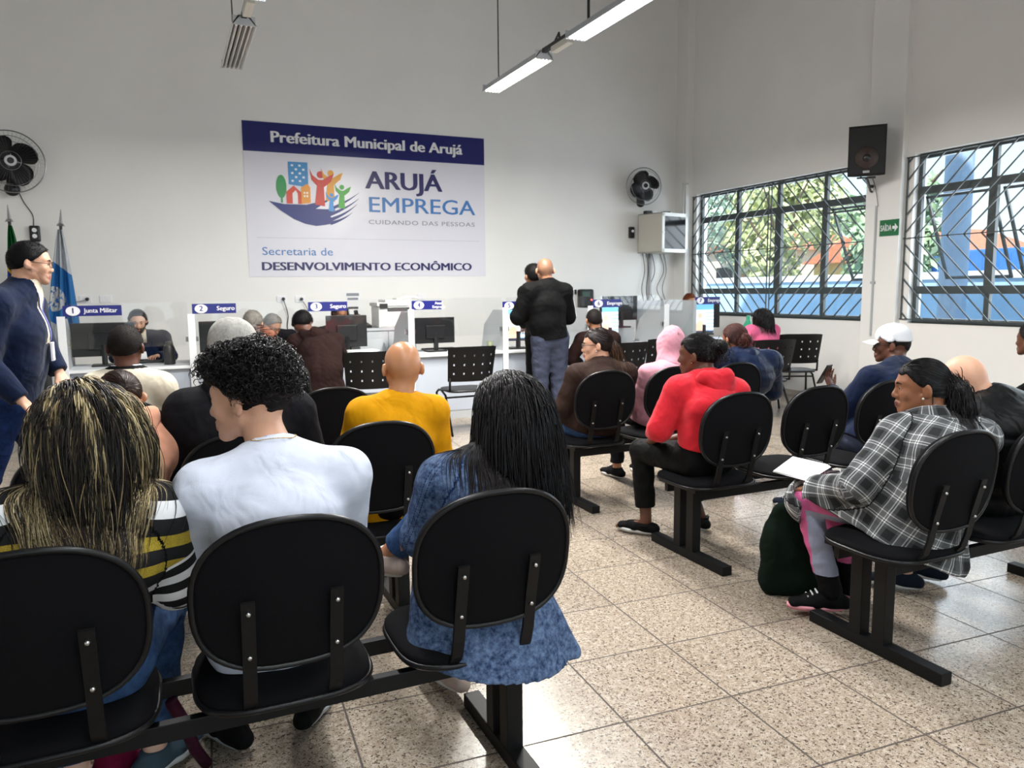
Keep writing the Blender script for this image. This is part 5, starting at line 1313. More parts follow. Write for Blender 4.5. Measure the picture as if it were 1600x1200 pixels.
def short_hair(m, t=.008, back=-.07, front=.076, fold=.001, label=None, bumpy=0, recede=0):
    def f(c):
        g = shell(c, t, back, front, fold=fold, recede=recede); o = surf('hair', g, m, c['ob'], 1, off=c['base'])
        if label: o['label'] = label
        S = scalp_roots(c, 2200, g, .0, back-.004, front-.004); n = S[1]; rg = np.random.default_rng(3)
        d = n*.5+rg.normal(size=n.shape)*.3+(c['HM']@vec(0, .5, .25))*np.where(((S[0]-c['hc'])@c['HM'])[:, 2:3] > .06, 1, 0)+vec(0, 0, -.5)*np.where(((S[0]-c['hc'])@c['HM'])[:, 2:3] > .06, 0, 1); d /= np.linalg.norm(d, axis=1)[:, None]; L = rg.uniform(.3, 1.1, len(n))[:, None]*(t*1.1+.002)*(1+bumpy)
        st = np.stack([S[0]-n*.003, S[0]+d*L*.5, S[0]+d*L+vec(0, 0, -.001)], 1); strands_mesh('hair_tips', st, .0009, m, o if o else c['ob'], off=c['base'])
    return f
def scalp_roots(c, n, g, lift=0, back=-.075, front=.076, zmin=None, seed=1, ymax=None):
    rg = np.random.default_rng(seed); hs = c['hs']; u = rg.normal(size=(n*4, 3)); u /= np.linalg.norm(u, axis=1)[:, None]
    q = u*vec(.08, .10, .09)+vec(0, -.02, .03); ok = q[:, 2] > hairline(q[:, 1], back, front)+.004
    if zmin is not None: ok &= q[:, 2] > zmin
    if ymax is not None: ok &= q[:, 1] < ymax
    q = q[ok][:n]; P = c['hc']+(q*hs)@c['HM'].T
    for _ in range(5):
        d = g.sample(P); nn = g.grad(P); nn /= np.linalg.norm(nn, axis=1)[:, None]+1e-9; P = P-nn*(d-lift)[:, None]
    return P, nn
def beard(m, t=.004):
    def f(c):
        W, hs = c['W'], c['hs']; g = Grid([Ell(W((0, .035, -.07)), .09*hs)], .005); gg = c['hg']
        X, Y, Z = np.meshgrid(*g.ax, indexing='ij'); g.g = (gg.sample(np.stack([X.ravel(), Y.ravel(), Z.ravel()], 1)).reshape(X.shape)-t*hs).astype(np.float32)
        HM, hc = c['HM'], c['hc']
        def keep(X, Y, Z):
            x, y, z = X-hc[0], Y-hc[1], Z-hc[2]; qx = (x*HM[0, 0]+y*HM[1, 0]+z*HM[2, 0])/hs; qy = (x*HM[0, 1]+y*HM[1, 1]+z*HM[2, 1])/hs; qz = (x*HM[0, 2]+y*HM[1, 2]+z*HM[2, 2])/hs
            top = np.where(qy > .07, -.052, -.052+.5*(.07-qy)); mouth = .009-np.sqrt(np.maximum(0, (qz+.070))**2+np.maximum(0, -(qz+.070))**2+(qx*.45)**2)
            return np.maximum(np.maximum(qz-top, -.125-qz), np.where(qy > .07, mouth, -1)+0*qx)*hs
        g.keep(keep); o = surf('beard', g, m, c['ob'], 1, off=c['base'])
    return f
def brows(m, up=.0):
    def f(c):
        for sx in (-1, 1):
            pr = [Seg(c['W']((sx*.012, .0955, .019)), c['W']((sx*.030, .0925, .0245)), .0042*c['hs'], .0040*c['hs']), Seg(c['W']((sx*.030, .0925, .0245)), c['W']((sx*.048, .078, .020)), .0040*c['hs'], .0022*c['hs'])]
            g = Grid(pr, .0025, .01); [g.add(p, .003) for p in pr]; surf('eyebrow', g, m, c['ob'], 1, off=c['base'])
    return f
def glasses(m=None, rim=.0012):
    m = m or M_blkplast
    def f(c):
        W = c['W']; b = bmesh.new(); y = .108
        for sx in (-1, 1):
            ring = [W((sx*.033+math.cos(a)*.025, y-.004*abs(math.cos(a)) - (.012 if math.cos(a)*sx > .5 else 0)*max(0, math.cos(a)*sx), -.002+math.sin(a)*.018)) for a in [2*PI*k/22 for k in range(22)]]
            tube(b, [Vector(p-c['base']) for p in ring], rim*1.3, 5, closed=True, up=Vector(c['HM'][:, 1]))
            tube(b, [Vector(W(p)-c['base']) for p in ((sx*.058, y-.014, .004), (sx*.074, .06, .005), (sx*.080, .0, .004), (sx*.082, -.02, -.010))], rim*1.4, 5)
        tube(b, [Vector(W(p)-c['base']) for p in ((-.009, y-.002, .002), (0, y+.001, .006), (.009, y-.002, .002))], rim*1.3, 5)
        o = finish(b, 'glasses', m, c['ob'], True)
        for sx in (-1, 1):
            b = bmesh.new(); vs = [b.verts.new(Vector(W((sx*.033+math.cos(a)*.024, y-.004, -.002+math.sin(a)*.017))-c['base'])) for a in [2*PI*k/22 for k in range(22)]]; b.faces.new(vs); finish(b, 'lens', M_glass, o)
    return f
def earring(m=None):
    def f(c):
        for sx in (-1, 1): b = bmesh.new(); sph(b, Vector(c['W']((sx*.083, .002, -.040))-c['base']), .005, 10); finish(b, 'earring', m or mat('pearl', (.8, .78, .72), .2), c['ob'], True)
    return f

# ---------------------------------------------------------------- hair, hats and small things for particular people
def tone_hair(name, stops, rough=.33):
    m, N = pmat(name, rough, .32); a = N.n('ShaderNodeAttribute', attribute_name='tone'); N.l(N.ramp(a.outputs['Fac'], stops), N.b.inputs['Base Color']); return m
M_hblack = hairmat('black_hair', '090708', .6, .15); M_hdark = hairmat('dark_brown_hair', '1c1210', .38, .4); M_hbrown = hairmat('brown_hair', '3a2217'); M_hred = hairmat('reddish_brown_hair', '3c1a16'); M_hgrey = hairmat('grey_hair', '77726c')
M_stub = hairmat('cropped_black_hair', '15100e', .7, .2)
S_black = tone_hair('black_strands', [(0, hexc('050405')), (1, hexc('1a1416'))], .30)
S_streak = tone_hair('streaked_strands', [(0, hexc('0e0a09')), (.45, hexc('241b14')), (.6, hexc('7b6a48')), (.8, hexc('b3a077')), (1, hexc('cfc19a'))], .42)
S_ombre = tone_hair('brown_strands', [(0, hexc('120b0a')), (.6, hexc('2c1a12')), (1, hexc('6a472c'))], .35)
S_curl = tone_hair('curl_strands', [(0, hexc('050404')), (1, hexc('161113'))], .38)
def vol(c, prims, m, name='hair', h=.007, fold=0, fr=60, aniso=(1, 1, .2), sm=1, parent=None):
    g = Grid([p for p, k in prims], h)
    for p, k in prims: g.add(p, k)
    if fold: g.fold(fold, fr, 5, aniso=aniso)
    return surf(name, g, m, parent or c['ob'], sm, off=c['base']), g
def SW(c, a, b, ra, rb=None, side=(1, 0, 0), k=.03):
    hs = c['hs']; f = lambda r: (r[0]*hs, r[1]*hs) if not np.isscalar(r) else r*hs
    return (Seg(c['W'](a), c['W'](b), f(ra), f(ra if rb is None else rb), c['HM']@vec(side)), k)
def long_hair(m, sm_, L=(.42, .5), n=1500, r=.0014, back=-.085, front=.055, curtain=None, tone=None, wig=.1, seed=1, drift=None, K=30, t=.012, rootmin=None, part=0):
    def f(c):
        g = shell(c, t, back, front, [(p, k) for p, k in (curtain(c) if curtain else [])], h=.007)
        g.fold(.0035, 120, 5, aniso=(1, 1, .08))
        o = surf('hair', g, m, c['ob'], 1, off=c['base'])
        P, nn = scalp_roots(c, n, g, .001, back, front, seed=seed, ymax=.07); n_ = len(P); rg = np.random.default_rng(seed)
        HM, hc, hs = c['HM'], c['hc'], c['hs']; q = (P-hc)@HM
        # combed from a middle parting towards the sides and back
        d = np.stack([np.clip((q[:, 0]-part)*9, -.6, .6), -.5-.3*rg.random(n_), np.full(n_, .1)], 1)@HM.T+nn*.1
        Ls = rg.uniform(*L, n_)*c['hs']
        S = flow(P+nn*rg.uniform(.001, .008, n_)[:, None], d, Ls, K, [g]+c['col'], .003, 1.0, .80, wig, seed, drift)
        tn = tone(q, rg, n_) if tone else rg.random(n_)
        strands_mesh('hair_strands', S, r*rg.uniform(.6, 1.2, n_), sm_, o, tn, 1.6, c['base'])
    return f
def curly_hair(m, sm_, t=.030, n=2300, seed=4):
    def f(c):
        W, hs, HM = c['W'], c['hs'], c['HM']
        ex = [(Ell(W((0, .045, .078)), vec(.078, .062, .050)*hs, HM), .03), (Ell(W((0, -.06, .062)), vec(.088, .078, .070)*hs, HM), .03), (Ell(W((0, -.02, .098)), vec(.082, .085, .045)*hs, HM), .03), (Ell(W((0, -.088, .03)), vec(.07, .045, .05)*hs, HM), .03)]
        g = shell(c, .004, -.085, .05, ex, h=.006); g.fold(.005, 95, 3)
        o = surf('hair', g, m, c['ob'], 1, off=c['base'])
        rg = np.random.default_rng(seed); u = rg.normal(size=(n*3, 3)); u /= np.linalg.norm(u, axis=1)[:, None]; q = u*vec(.09, .12, .11)+vec(0, -.02, .06)
        q = q[(q[:, 2] > np.maximum(hairline(q[:, 1], -.06, .04)+.03, .012))][:n]; P = c['hc']+(q*hs)@HM.T
        for _ in range(6):
            d = g.sample(P); nn = g.grad(P); nn /= np.linalg.norm(nn, axis=1)[:, None]+1e-9; P = P-nn*(d+.006)[:, None]
        N_ = len(P); K = 20; ax = nn+rg.normal(size=nn.shape)*.65; ax /= np.linalg.norm(ax, axis=1)[:, None]
        a = np.cross(ax, rg.normal(size=ax.shape)); a /= np.linalg.norm(a, axis=1)[:, None]; b = np.cross(ax, a)
        L = rg.uniform(.018, .042, N_); R_ = rg.uniform(.005, .011, N_); tt = np.linspace(0, 1, K); turns = rg.uniform(1.0, 2.2, N_); ph = rg.random(N_)*6.28
        ang = ph[:, None]+tt[None]*turns[:, None]*2*PI; rr = R_[:, None]*np.minimum(1, tt*3)[None]
        S = P[:, None]+ax[:, None]*(L[:, None]*np.sin(tt*PI*.6)[None])[..., None]+a[:, None]*(rr*np.cos(ang))[..., None]+b[:, None]*(rr*np.sin(ang))[..., None]
        S[:, :, 2] -= (tt**2)[None]*.008
        strands_mesh('curls', S, .0013, sm_, o, rg.random(N_), 1.5, c['base'])
        # loose curls hanging at the neck and forehead edge
    return f
def pulled_hair(m, sm_, prims, t=.007, n=700, back=-.07, front=.05, target=None, tail=None, tone=None, seed=2, label=None):
    """smooth hair drawn back into a bun or tail"""
    def f(c):
        g = shell(c, t, back, front, [SW(c, *p) for p in prims], h=.006); g.fold(.0012, 150, 5, aniso=(1, .2, .6)); o = surf('hair', g, m, c['ob'], 1, off=c['base'])
        P, nn = scalp_roots(c, n, g, .0005, back, front, seed=seed); rg = np.random.default_rng(seed); tg = c['W'](target)
        S = [P]; v = tg-P; K = 14; X = P.copy()
        for k in range(1, K):
            X = P+(tg-P)*(k/(K-1))
            for _ in range(3):
                d = g.sample(X); gn = g.grad(X); gn /= np.linalg.norm(gn, axis=1)[:, None]+1e-9; X = X-gn*(d-.0008)[:, None]
            S.append(X.copy())
        S = np.stack(S, 1); strands_mesh('hair_strands', S, .0008, sm_, o, rg.random(len(P))*.6, 1.5, c['base'])
        if tail:
            n2, L, spread, wig, dirs = tail; R = tg+rg.normal(size=(n2, 3))*spread; D = np.tile(c['HM']@vec(dirs), (n2, 1))+rg.normal(size=(n2, 3))*.35
            S = flow(R, D, rg.uniform(L[0], L[1], n2), 22, [g]+c['col'], .003, 1, .72, wig, seed)
            strands_mesh('tail_strands', S, .0013, sm_, o, rg.random(n2), 1.6, c['base'])
    return f
def item(fn):
    return lambda c: fn(c)
def beanie(m):
    def f(c):
        g = shell(c, .016, -.02, .03, [(Ell(c['W']((0, -.035, .075)), vec(.080, .092, .070)*c['hs'], c['HM']), .03)], h=.006, lineoff=-.012)
        HM, hc = c['HM'], c['hc']; X, Y, Z = g.ax[0][:, None, None], g.ax[1][None, :, None], g.ax[2][None, None, :]
        x, y, z = X-hc[0], Y-hc[1], Z-hc[2]; qx = x*HM[0, 0]+y*HM[1, 0]+z*HM[2, 0]; qy = x*HM[0, 1]+y*HM[1, 1]+z*HM[2, 1]
        g.g = np.where(np.abs(g.g) < .03, g.g-.0016*np.abs(np.sin(np.arctan2(qx, qy+.03)*26)), g.g).astype(np.float32)
        surf('knit_beanie', g, m, c['ob'], 0, off=c['base'])
    return f
def cap(m):
    def f(c):
        g = shell(c, .012, .0, .02, [(Ell(c['W']((0, -.01, .075)), vec(.084, .10, .062)*c['hs'], c['HM']), .02)], h=.005, lineoff=-.0)
        HM, hc = c['HM'], c['hc']; g.keep(lambda X, Y, Z: -((X-hc[0])*HM[0, 2]+(Y-hc[1])*HM[1, 2]+(Z-hc[2])*HM[2, 2])+.022)
        o = surf('cap', g, m, c['ob'], 1, off=c['base']); b = bmesh.new(); A = []
        for i in range(15):
            a = PI*(i/14)*.8+PI*.1; row = []
            for r_, dz in ((0, .0), (.045, .004), (.09, .0)): row.append(b.verts.new(Vector(c['W']((math.cos(a)*(.078+r_*.15), .055+math.sin(a)*(.030+r_), .036+dz-.018*abs(math.cos(a))**2-r_*.18))-c['base'])))
            A.append(row)
        for i in range(14):
            for j in range(2): b.faces.new((A[i][j], A[i+1][j], A[i+1][j+1], A[i][j+1]))
        bmesh.ops.solidify(b, geom=b.faces[:], thickness=.004); finish(b, 'brim', m, o, True)
        b = bmesh.new(); sph(b, Vector(c['W']((0, -.012, .140))-c['base']), .008, 10, (1, 1, .6)); finish(b, 'button', m, o, True)
    return f
def hood_up(m):
    def f(c):
        W, hs, HM = c['W'], c['hs'], c['HM']
        g = Grid([Ell(W((0, -.02, -.02)), .22*hs)], .007)
        for p, k in ((Ell(W((0, -.022, .045)), vec(.098, .118, .108)*hs, HM), .02), (Ell(W((0, -.06, .10)), vec(.05, .07, .062)*hs, HM), .05), (Seg(W((0, -.02, .0)), c['nb']-vec(0, 0, .02), .10*hs, .115*hs), .05), (Ell(W((0, .05, .02)), vec(.085, .06, .10)*hs, HM), .03)): g.add(p, k)
        g.fold(.004, 36, 4)
        g.sub(Ell(W((0, .105, -.02)), vec(.062, .10, .105)*hs, HM), .02); g.clip(c['nb']-vec(0, 0, .07), (0, 0, -1), .25)
        o = surf('hood', g, m, c['ob'], 1, off=c['base'])
        b = bmesh.new(); pts = [W((0, math.cos(a)*.125-.022, math.sin(a)*.118+.06)) for a in np.linspace(.5, 2.9, 14)]
        P = []
        for p in pts:
            p = np.array([p]); 
            for _ in range(4): d = g.sample(p); n = g.grad(p); n /= np.linalg.norm(n)+1e-9; p = p-n*(d-.0)[:, None]
            P.append(Vector(p[0]-c['base']))
        tube(b, P, .0035, 5); finish(b, 'seam', m, o, True)
    return f
def on_parent(fn_name, m, build):
    def f(c): b = bmesh.new(); build(b, c); return finish(b, fn_name, m, c['ob'], True)
    return f

# cloth patterns
def plaid_mat():
    m, N = pmat('plaid_flannel', .9, .15); u, v, w = N.xyz(N.attr('cloth'))
    def band(x, per, a, b):
        t = N.math('FRACT', N.math('DIVIDE', N.math('ADD', x, 5.0), per)); return N.math('MULTIPLY', N.math('GREATER_THAN', t, a), N.math('LESS_THAN', t, b))
    def tone(x):
        wide = band(x, .105, .0, .36); thin = N.math('MAXIMUM', band(x, .105, .50, .545), N.math('MAXIMUM', band(x, .105, .86, .90), band(x, .105, .60, .645)))
        lite = band(x, .105, .655, .85)
        a = N.math('ADD', .13, N.math('MULTIPLY', wide, -.12)); a = N.math('ADD', a, N.math('MULTIPLY', lite, .08)); return N.math('MAXIMUM', a, N.math('MULTIPLY', thin, .95))
    t = N.math('MULTIPLY', N.math('ADD', tone(u), tone(v)), .5)
    n = N.noise(N.obj(), 500, 2); t = N.math('MULTIPLY', t, N.math('ADD', .75, N.math('MULTIPLY', n, .5)))
    N.l(N.ramp(t, [(0, (.012, .013, .014)), (.5, (.30, .31, .32)), (1, (.80, .80, .78))]), N.b.inputs['Base Color'])
    bp = N.n('ShaderNodeBump'); bp.inputs['Strength'].default_value = .3; bp.inputs['Distance'].default_value = .003; N.l(n, bp.inputs['Height']); N.l(bp.outputs[0], N.b.inputs['Normal']); return m
def denim_mat(name, base, light, mott=.5, seams=True, scale=55, attr=True):
    m, N = pmat(name, .85, .15); o = N.obj(); n1 = N.noise(o, scale, 6, .7); n2 = N.noise(o, 14, 3)
    f = N.math('ADD', N.math('MULTIPLY', n1, .75), N.math('MULTIPLY', n2, .25))
    col = N.ramp(f, [(.38, hexc(base)), (.72, hexc(light))] if mott else [(.3, hexc(base)), (.8, hexc(light))])
    n3 = N.noise(o, 700, 2); col = N.mix(N.math('MULTIPLY', n3, .35), col, hexc(base))
    bh = n3
    if seams:
        u, v, w = N.xyz(N.attr('cloth'))
        def line(x, at, wd): return N.math('LESS_THAN', N.math('ABSOLUTE', N.math('SUBTRACT', x, at)), wd)
        t = None
        for x, at in ((u, .075), (u, -.075), (v, .36)):
            l_ = N.math('SUBTRACT', line(x, at, .009), line(x, at, .006)); t = l_ if t is None else N.math('MAXIMUM', t, l_)
        dash = N.math('GREATER_THAN', N.math('FRACT', N.math('MULTIPLY', N.math('ADD', u, v), 110)), .3); t = N.math('MULTIPLY', t, dash)
        col = N.mix(t, col, hexc('16203c')); 
        seam = None
        for x, at in ((u, .075), (u, -.075), (v, .36)):
            l_ = line(x, at, .008); seam = l_ if seam is None else N.math('MAXIMUM', seam, l_)
        bh = N.math('ADD', N.math('MULTIPLY', n3, .3), seam)
    bp = N.n('ShaderNodeBump'); bp.inputs['Strength'].default_value = .5; bp.inputs['Distance'].default_value = .002; N.l(bh, bp.inputs['Height']); N.l(bp.outputs[0], N.b.inputs['Normal'])
    N.l(col, N.b.inputs['Base Color']); return m
def stripe_mat():
    m, N = pmat('striped_knit', .85, .2); u, v, w = N.xyz(N.attr('cloth')); x, y, z = N.xyz(N.obj())
    sl = N.math('GREATER_THAN', w, .5)
    def between(q, a, b): return N.math('MULTIPLY', N.math('GREATER_THAN', q, a), N.math('LESS_THAN', q, b))
    zz = N.math('ADD', z, N.math('MULTIPLY', N.math('ABSOLUTE', N.math('SUBTRACT', x, -.03)), .16))
    white = N.math('MAXIMUM', between(zz, .985, 1.028), between(zz, .775, .80)); gold = N.math('MAXIMUM', between(zz, .905, .94), between(zz, .84, .868))
    per = N.math('LESS_THAN', N.math('FRACT', N.math('DIVIDE', v, .052)), .48)
    low = N.math('MULTIPLY', sl, N.math('GREATER_THAN', v, .12)); inv = N.math('SUBTRACT', 1, low)
    white = N.math('MAXIMUM', N.math('MULTIPLY', white, inv), N.math('MULTIPLY', per, low)); gold = N.math('MULTIPLY', gold, inv)
    blue = N.math('MULTIPLY', between(zz, 1.045, 1.075), N.math('LESS_THAN', w, .5))
    g = N.noise(N.obj(), 900, 2); gc = N.ramp(g, [(.35, hexc('4a3d10')), (.6, hexc('c9b040'))])
    col = N.mix(white, (.012, .012, .013), (.75, .76, .78)); col = N.mix(gold, col, gc); col = N.mix(blue, col, hexc('1c2fae'))
    N.l(col, N.b.inputs['Base Color']); bp = N.n('ShaderNodeBump'); bp.inputs['Strength'].default_value = .3; bp.inputs['Distance'].default_value = .002; N.l(g, bp.inputs['Height']); N.l(bp.outputs[0], N.b.inputs['Normal']); return m
SK_light = skin('light_skin', 'c99a80'); SK_tan = skin('tan_skin', 'b07c5e'); SK_brown = skin('brown_skin', '8a5a40'); SK_dark = skin('dark_skin', '4a2e24'); SK_deep = skin('deep_brown_skin', '5c392a'); SK_pale = skin('pale_skin', 'd6ad98')
L_rose = lips('9c5a50'); L_dark = lips('6a3a34')
T_white = cloth('white_cotton_jersey', 'cdd3e2', .9, var=.02); T_yellow = cloth('mustard_jersey', 'c98c06', .85, var=.05); T_red = cloth('coral_red_fleece', 'c42430', .85, .3, var=.05); T_pink = cloth('pale_pink_fleece', 'bd8591', .9, .3)
T_brown = cloth('dark_brown_twill', '2c1e19', .85); T_brown2 = cloth('maroon_brown_fleece', '241614', .9); T_navy = cloth('navy_wool', '0a1730', .9, .3); T_navy2 = cloth('navy_nylon', '0e1a33', .45, .1, bump=.15); T_black = cloth('black_jersey', '060607', .8); T_charc = cloth('charcoal_fleece', '17161a', .9)
T_blknylon = cloth('black_nylon', '0b0c0e', .4, .1, bump=.15); T_cream = cloth('cream_jersey', 'cfc6b2', .85); T_peach = cloth('peach_fleece', 'dda084', .9, .3); T_greytr = cloth('slate_grey_twill', '3c4152', .85); T_blktr = cloth('black_leggings', '060607', .7)
T_blue = cloth('dark_blue_shirt', '141f3c', .8); T_hotpink = cloth('pink_jersey', 'd8648a', .85); T_knit = cloth('silver_grey_knit', '9c9a94', .9, .3, var=.15, vscale=90); T_capw = cloth('white_cap_cotton', 'dfe0e4', .85, var=.02)
J_jacket = denim_mat('acid_wash_denim', '1b2d4c', '7d95ba', scale=60); J_jeans = denim_mat('blue_jeans_denim', '1c3358', '4f6f9c', 0, False); J_dark = denim_mat('dark_jeans_denim', '0e1c3c', '26407a', 0, False)
So_white = mat('white_rubber_sole', (.62, .62, .62), .6, bump=.2, bscale=90); So_grey = mat('grey_rubber_sole', (.40, .41, .44), .6, bump=.4, bscale=60); So_pink = mat('pink_rubber_sole', (.75, .30, .35), .5)
Sh_black = cloth('black_shoe_mesh', '060607', .7); Sh_grey = cloth('blue_grey_shoe_mesh', '3f505c', .8); Sh_cream = cloth('cream_pink_shoe_mesh', 'b7a59b', .8); Sh_navy = cloth('navy_shoe_mesh', '131a26', .7)

# ================================================================ the visitors, nearest row first
# young man in the white shirt
def neck_chain(c):
    n = c['nb']; b = bmesh.new(); P = []
    for k in range(60):
        a = 2*PI*k/60; p = np.array([n+c['side']*math.cos(a)*.062+c['fw']*math.sin(a)*.064+vec(0, 0, .014-.022*math.sin(a))])
        for g in (c['g'], c['topg']):
            for _ in range(4):
                d = g.sample(p)
                if d[0] < .002: q = g.grad(p); q /= np.linalg.norm(q)+1e-9; p = p+q*(.002-d)[:, None]
        P.append(Vector(p[0]-c['base']))
    for i in range(60):
        a, d = P[i], P[(i+1) % 60]; tube(b, [a+(d-a)*.0, a+(d-a)*.75], .0016, 5)
    finish(b, 'neck_chain', mat('gold_chain', (.65, .45, .2), .25, 1), c['ob'], True)
person('young person with curly black hair and white long-sleeved shirt, middle of nearest left bench', .245, 2.16, .0, 1.04, .006, head=(1.0, -.10, .0), skin_m=SK_light, lip=L_rose,
       JW=dict(hed=(.195, 2.275, 1.205), nec=(.245, 2.175, 1.075), shl=(.055, 2.13, .985), shr=(.435, 2.13, .985), che=(.245, 2.12, .90), ell=(.045, 2.24, .74), elr=(.455, 2.24, .74), wrl=(.13, 2.43, .66), wrr=(.34, 2.43, .66),
               anl=(.12, 2.55, .10), anr=(.37, 2.58, .10), tol=(.04, 2.72, .04), tor=(.47, 2.76, .04), knl=(.13, 2.60, .52), knr=(.37, 2.60, .52)),
       top=dict(m=T_white, name='long_sleeved_shirt', puff=.85, fold=.0045, ffreq=26, hem=.13, neckh=.02), bottom=dict(m=T_blktr), shoes=dict(m=Sh_black, sole=So_grey, accent=So_white), hair=[curly_hair(M_hblack, S_curl), brows(M_hblack), neck_chain], build=.98)
# woman with long black hair in a denim jacket
def den_skirt(c):
    return [(Seg(vec(.86, 2.13, .62), vec(.845, 2.125, .34), (.19, .12), (.29, .215), vec(1, 0, 0)), .05), (Seg(vec(.98, 2.12, .60), vec(1.13, 2.12, .34), (.05, .06), (.035, .10), vec(1, 0, 0)), .04)]
def handheld(name, m, size, lab):
    return None
dc = person('long black-haired person in an acid-washed denim jacket on the nearest left bench', .84, 2.15, .10, .97, .0065, head=(.25, -.18, .08), skin_m=SK_tan, lip=L_rose,
       JW=dict(hed=(.965, 2.20, 1.115), nec=(.92, 2.16, 1.0), shl=(.735, 2.16, .925), shr=(1.05, 2.13, .925), che=(.885, 2.12, .83), wai=(.86, 2.11, .70), ell=(.685, 2.22, .74), elr=(1.08, 2.26, .72), wrl=(.72, 2.42, .67), wrr=(.95, 2.44, .66),
               knl=(.84, 2.60, .53), knr=(.80, 2.62, .64), anr=(.705, 2.70, .535), tor=(.62, 2.82, .50), anl=(.90, 2.56, .11), tol=(.86, 2.72, .03)),
       top=dict(m=J_jacket, seam=J_dark, name='denim_jacket', puff=1.25, fold=.005, ffreq=30, hem=.155, bodyr=1.0, extra=den_skirt, collar=.3), bottom=dict(m=J_jeans), shoes=dict(m=Sh_cream, sole=So_white),
       hair=[long_hair(M_hblack, S_black, (.30, .46), 2600, .0013, curtain=lambda c: [SW(c, (0, -.05, .03), (.0, -.08, -.10), (.092, .064), (.112, .056)), SW(c, (0, -.08, -.10), (.03, -.10, -.24), (.112, .05), (.112, .040)), SW(c, (.03, -.10, -.24), (.07, -.10, -.33), (.108, .036), (.075, .02))],
                       wig=.10, drift=lambda P, t: np.stack([.10*t+0*P[:, 0], -.12*t+0*P[:, 0], 0*P[:, 0]], 1), seed=5)], build=.98)
# woman with streaked hair
def streaks(q, rg, n):
    s = np.sin(q[:, 0]*210+q[:, 1]*50)+.9*np.sin(q[:, 0]*90-q[:, 1]*70+2)+rg.normal(size=n)*.6; return np.clip(.36+.27*s, 0, 1)
person('person with long blond-streaked hair in a striped black jumper on the nearest left bench', -.27, 2.16, .05, 1.0, .0065, head=(.45, -.35, -.10), skin_m=SK_pale, lip=L_rose,
       JW=dict(hed=(-.215, 2.20, 1.150), nec=(-.20, 2.13, 1.03), shl=(-.38, 2.13, .955), shr=(-.055, 2.12, .94), che=(-.22, 2.11, .86), ell=(-.44, 2.20, .72), elr=(-.02, 2.19, .72), wrl=(-.30, 2.42, .65), wrr=(-.12, 2.42, .66),
               knl=(-.36, 2.55, .53), knr=(-.055, 2.52, .565), anl=(-.32, 2.45, .10), anr=(-.115, 2.50, .10), tor=(-.02, 2.60, .04), tol=(-.36, 2.58, .04)),
       top=dict(m=stripe_mat(), seam=T_black, name='striped_jumper', puff=.95, fold=.004, ffreq=24, hem=.04, longhem=0), bottom=dict(m=J_jeans), shoes=dict(m=Sh_grey, sole=So_white, accent=So_pink),
       hair=[long_hair(M_hdark, S_streak, (.30, .44), 4200, .0011, curtain=lambda c: [SW(c, (0, -.05, .03), (.0, -.055, -.06), (.092, .066), (.10, .06)), SW(c, (0, -.055, -.06), (.03, .02, -.22), (.102, .052), (.080, .035))], tone=streaks, wig=.16, drift=lambda P, t: np.stack([(-.185-P[:, 0])*5*t, 0*P[:, 0], 0*P[:, 0]], 1), seed=8)], build=1.05)
# woman in the plaid shirt
def plaid_extra(c):
    G = c['G']; return [(Seg(vec(2.86, 2.14, .66), vec(2.84, 2.12, .34), (.17, .13), (.25, .145), vec(1, .1, 0)), .05)]
def clip_on(pts, r=.006):
    def f(c):
        for p in pts: b = bmesh.new(); sph(b, Vector(c['W'](p)-c['base']), r, 8); finish(b, 'hair_clip_bead', mat('pearl', (.8, .78, .72), .2), c['ob'], True)
    return f
person('person in a grey plaid shirt, dark hair tied back, on nearest right bench', 2.78, 2.16, .42, 1.0, .0055, head=(.33, -.06, 0), skin_m=SK_brown, lip=L_dark, jaw=1.06,
       JW=dict(hed=(2.905, 2.215, 1.075), nec=(2.93, 2.17, .965), shl=(2.79, 2.22, .875), shr=(3.06, 2.06, .865), che=(2.90, 2.10, .78), wai=(2.84, 2.10, .66), ell=(2.60, 2.26, .665), elr=(3.03, 2.28, .63), wrl=(2.62, 2.50, .60), wrr=(2.80, 2.52, .60),
               pel=(2.81, 2.15, .56), hpl=(2.74, 2.20, .545), hpr=(2.89, 2.18, .545), knl=(2.63, 2.56, .53), knr=(2.82, 2.60, .53), anl=(2.70, 2.46, .115), anr=(2.93, 2.55, .10), tol=(2.58, 2.54, .05), tor=(2.86, 2.70, .04)),
       top=dict(m=plaid_mat(), seam=T_charc, name='plaid_shirt', puff=1.35, fold=.006, ffreq=30, hem=.16, extra=plaid_extra, collar=.35, bodyr=1.05, longhem=.93), bottom=dict(m=[cloth('pink_leggings', 'c8608f', .7), cloth('grey_leggings_panel', '8f93a8', .7), T_blktr], name='leggings', cut=-.05, r=.92, zone=lambda c, C: np.where(C[:, 2] < .20, 2, ((C[:, 1] < 2.50+.06*(C[:, 2]-.2)) & (C[:, 2] < .50)).astype(int))), shoes=dict(m=Sh_black, sole=So_pink, accent=So_white),
       hair=[pulled_hair(M_hblack, S_black, [((0, -.09, .0), (.0, -.135, -.02), (.042, .036), (.040, .036)), ((0, -.125, -.02), (.0, -.155, -.09), (.046, .040), (.050, .034)), ((0, -.15, -.08), (0, -.14, -.155), (.045, .032), (.024, .018))],
                         target=(0, -.11, .0), tail=(620, (.12, .22), .024, .28, (0, -.8, .1)), t=.005, n=1400), brows(M_hblack), earring(), clip_on([(-.035, -.095, .02), (-.045, -.105, .0), (-.05, -.11, -.02), (-.05, -.118, -.04), (-.02, -.10, .035)], .0045)], build=1.10)
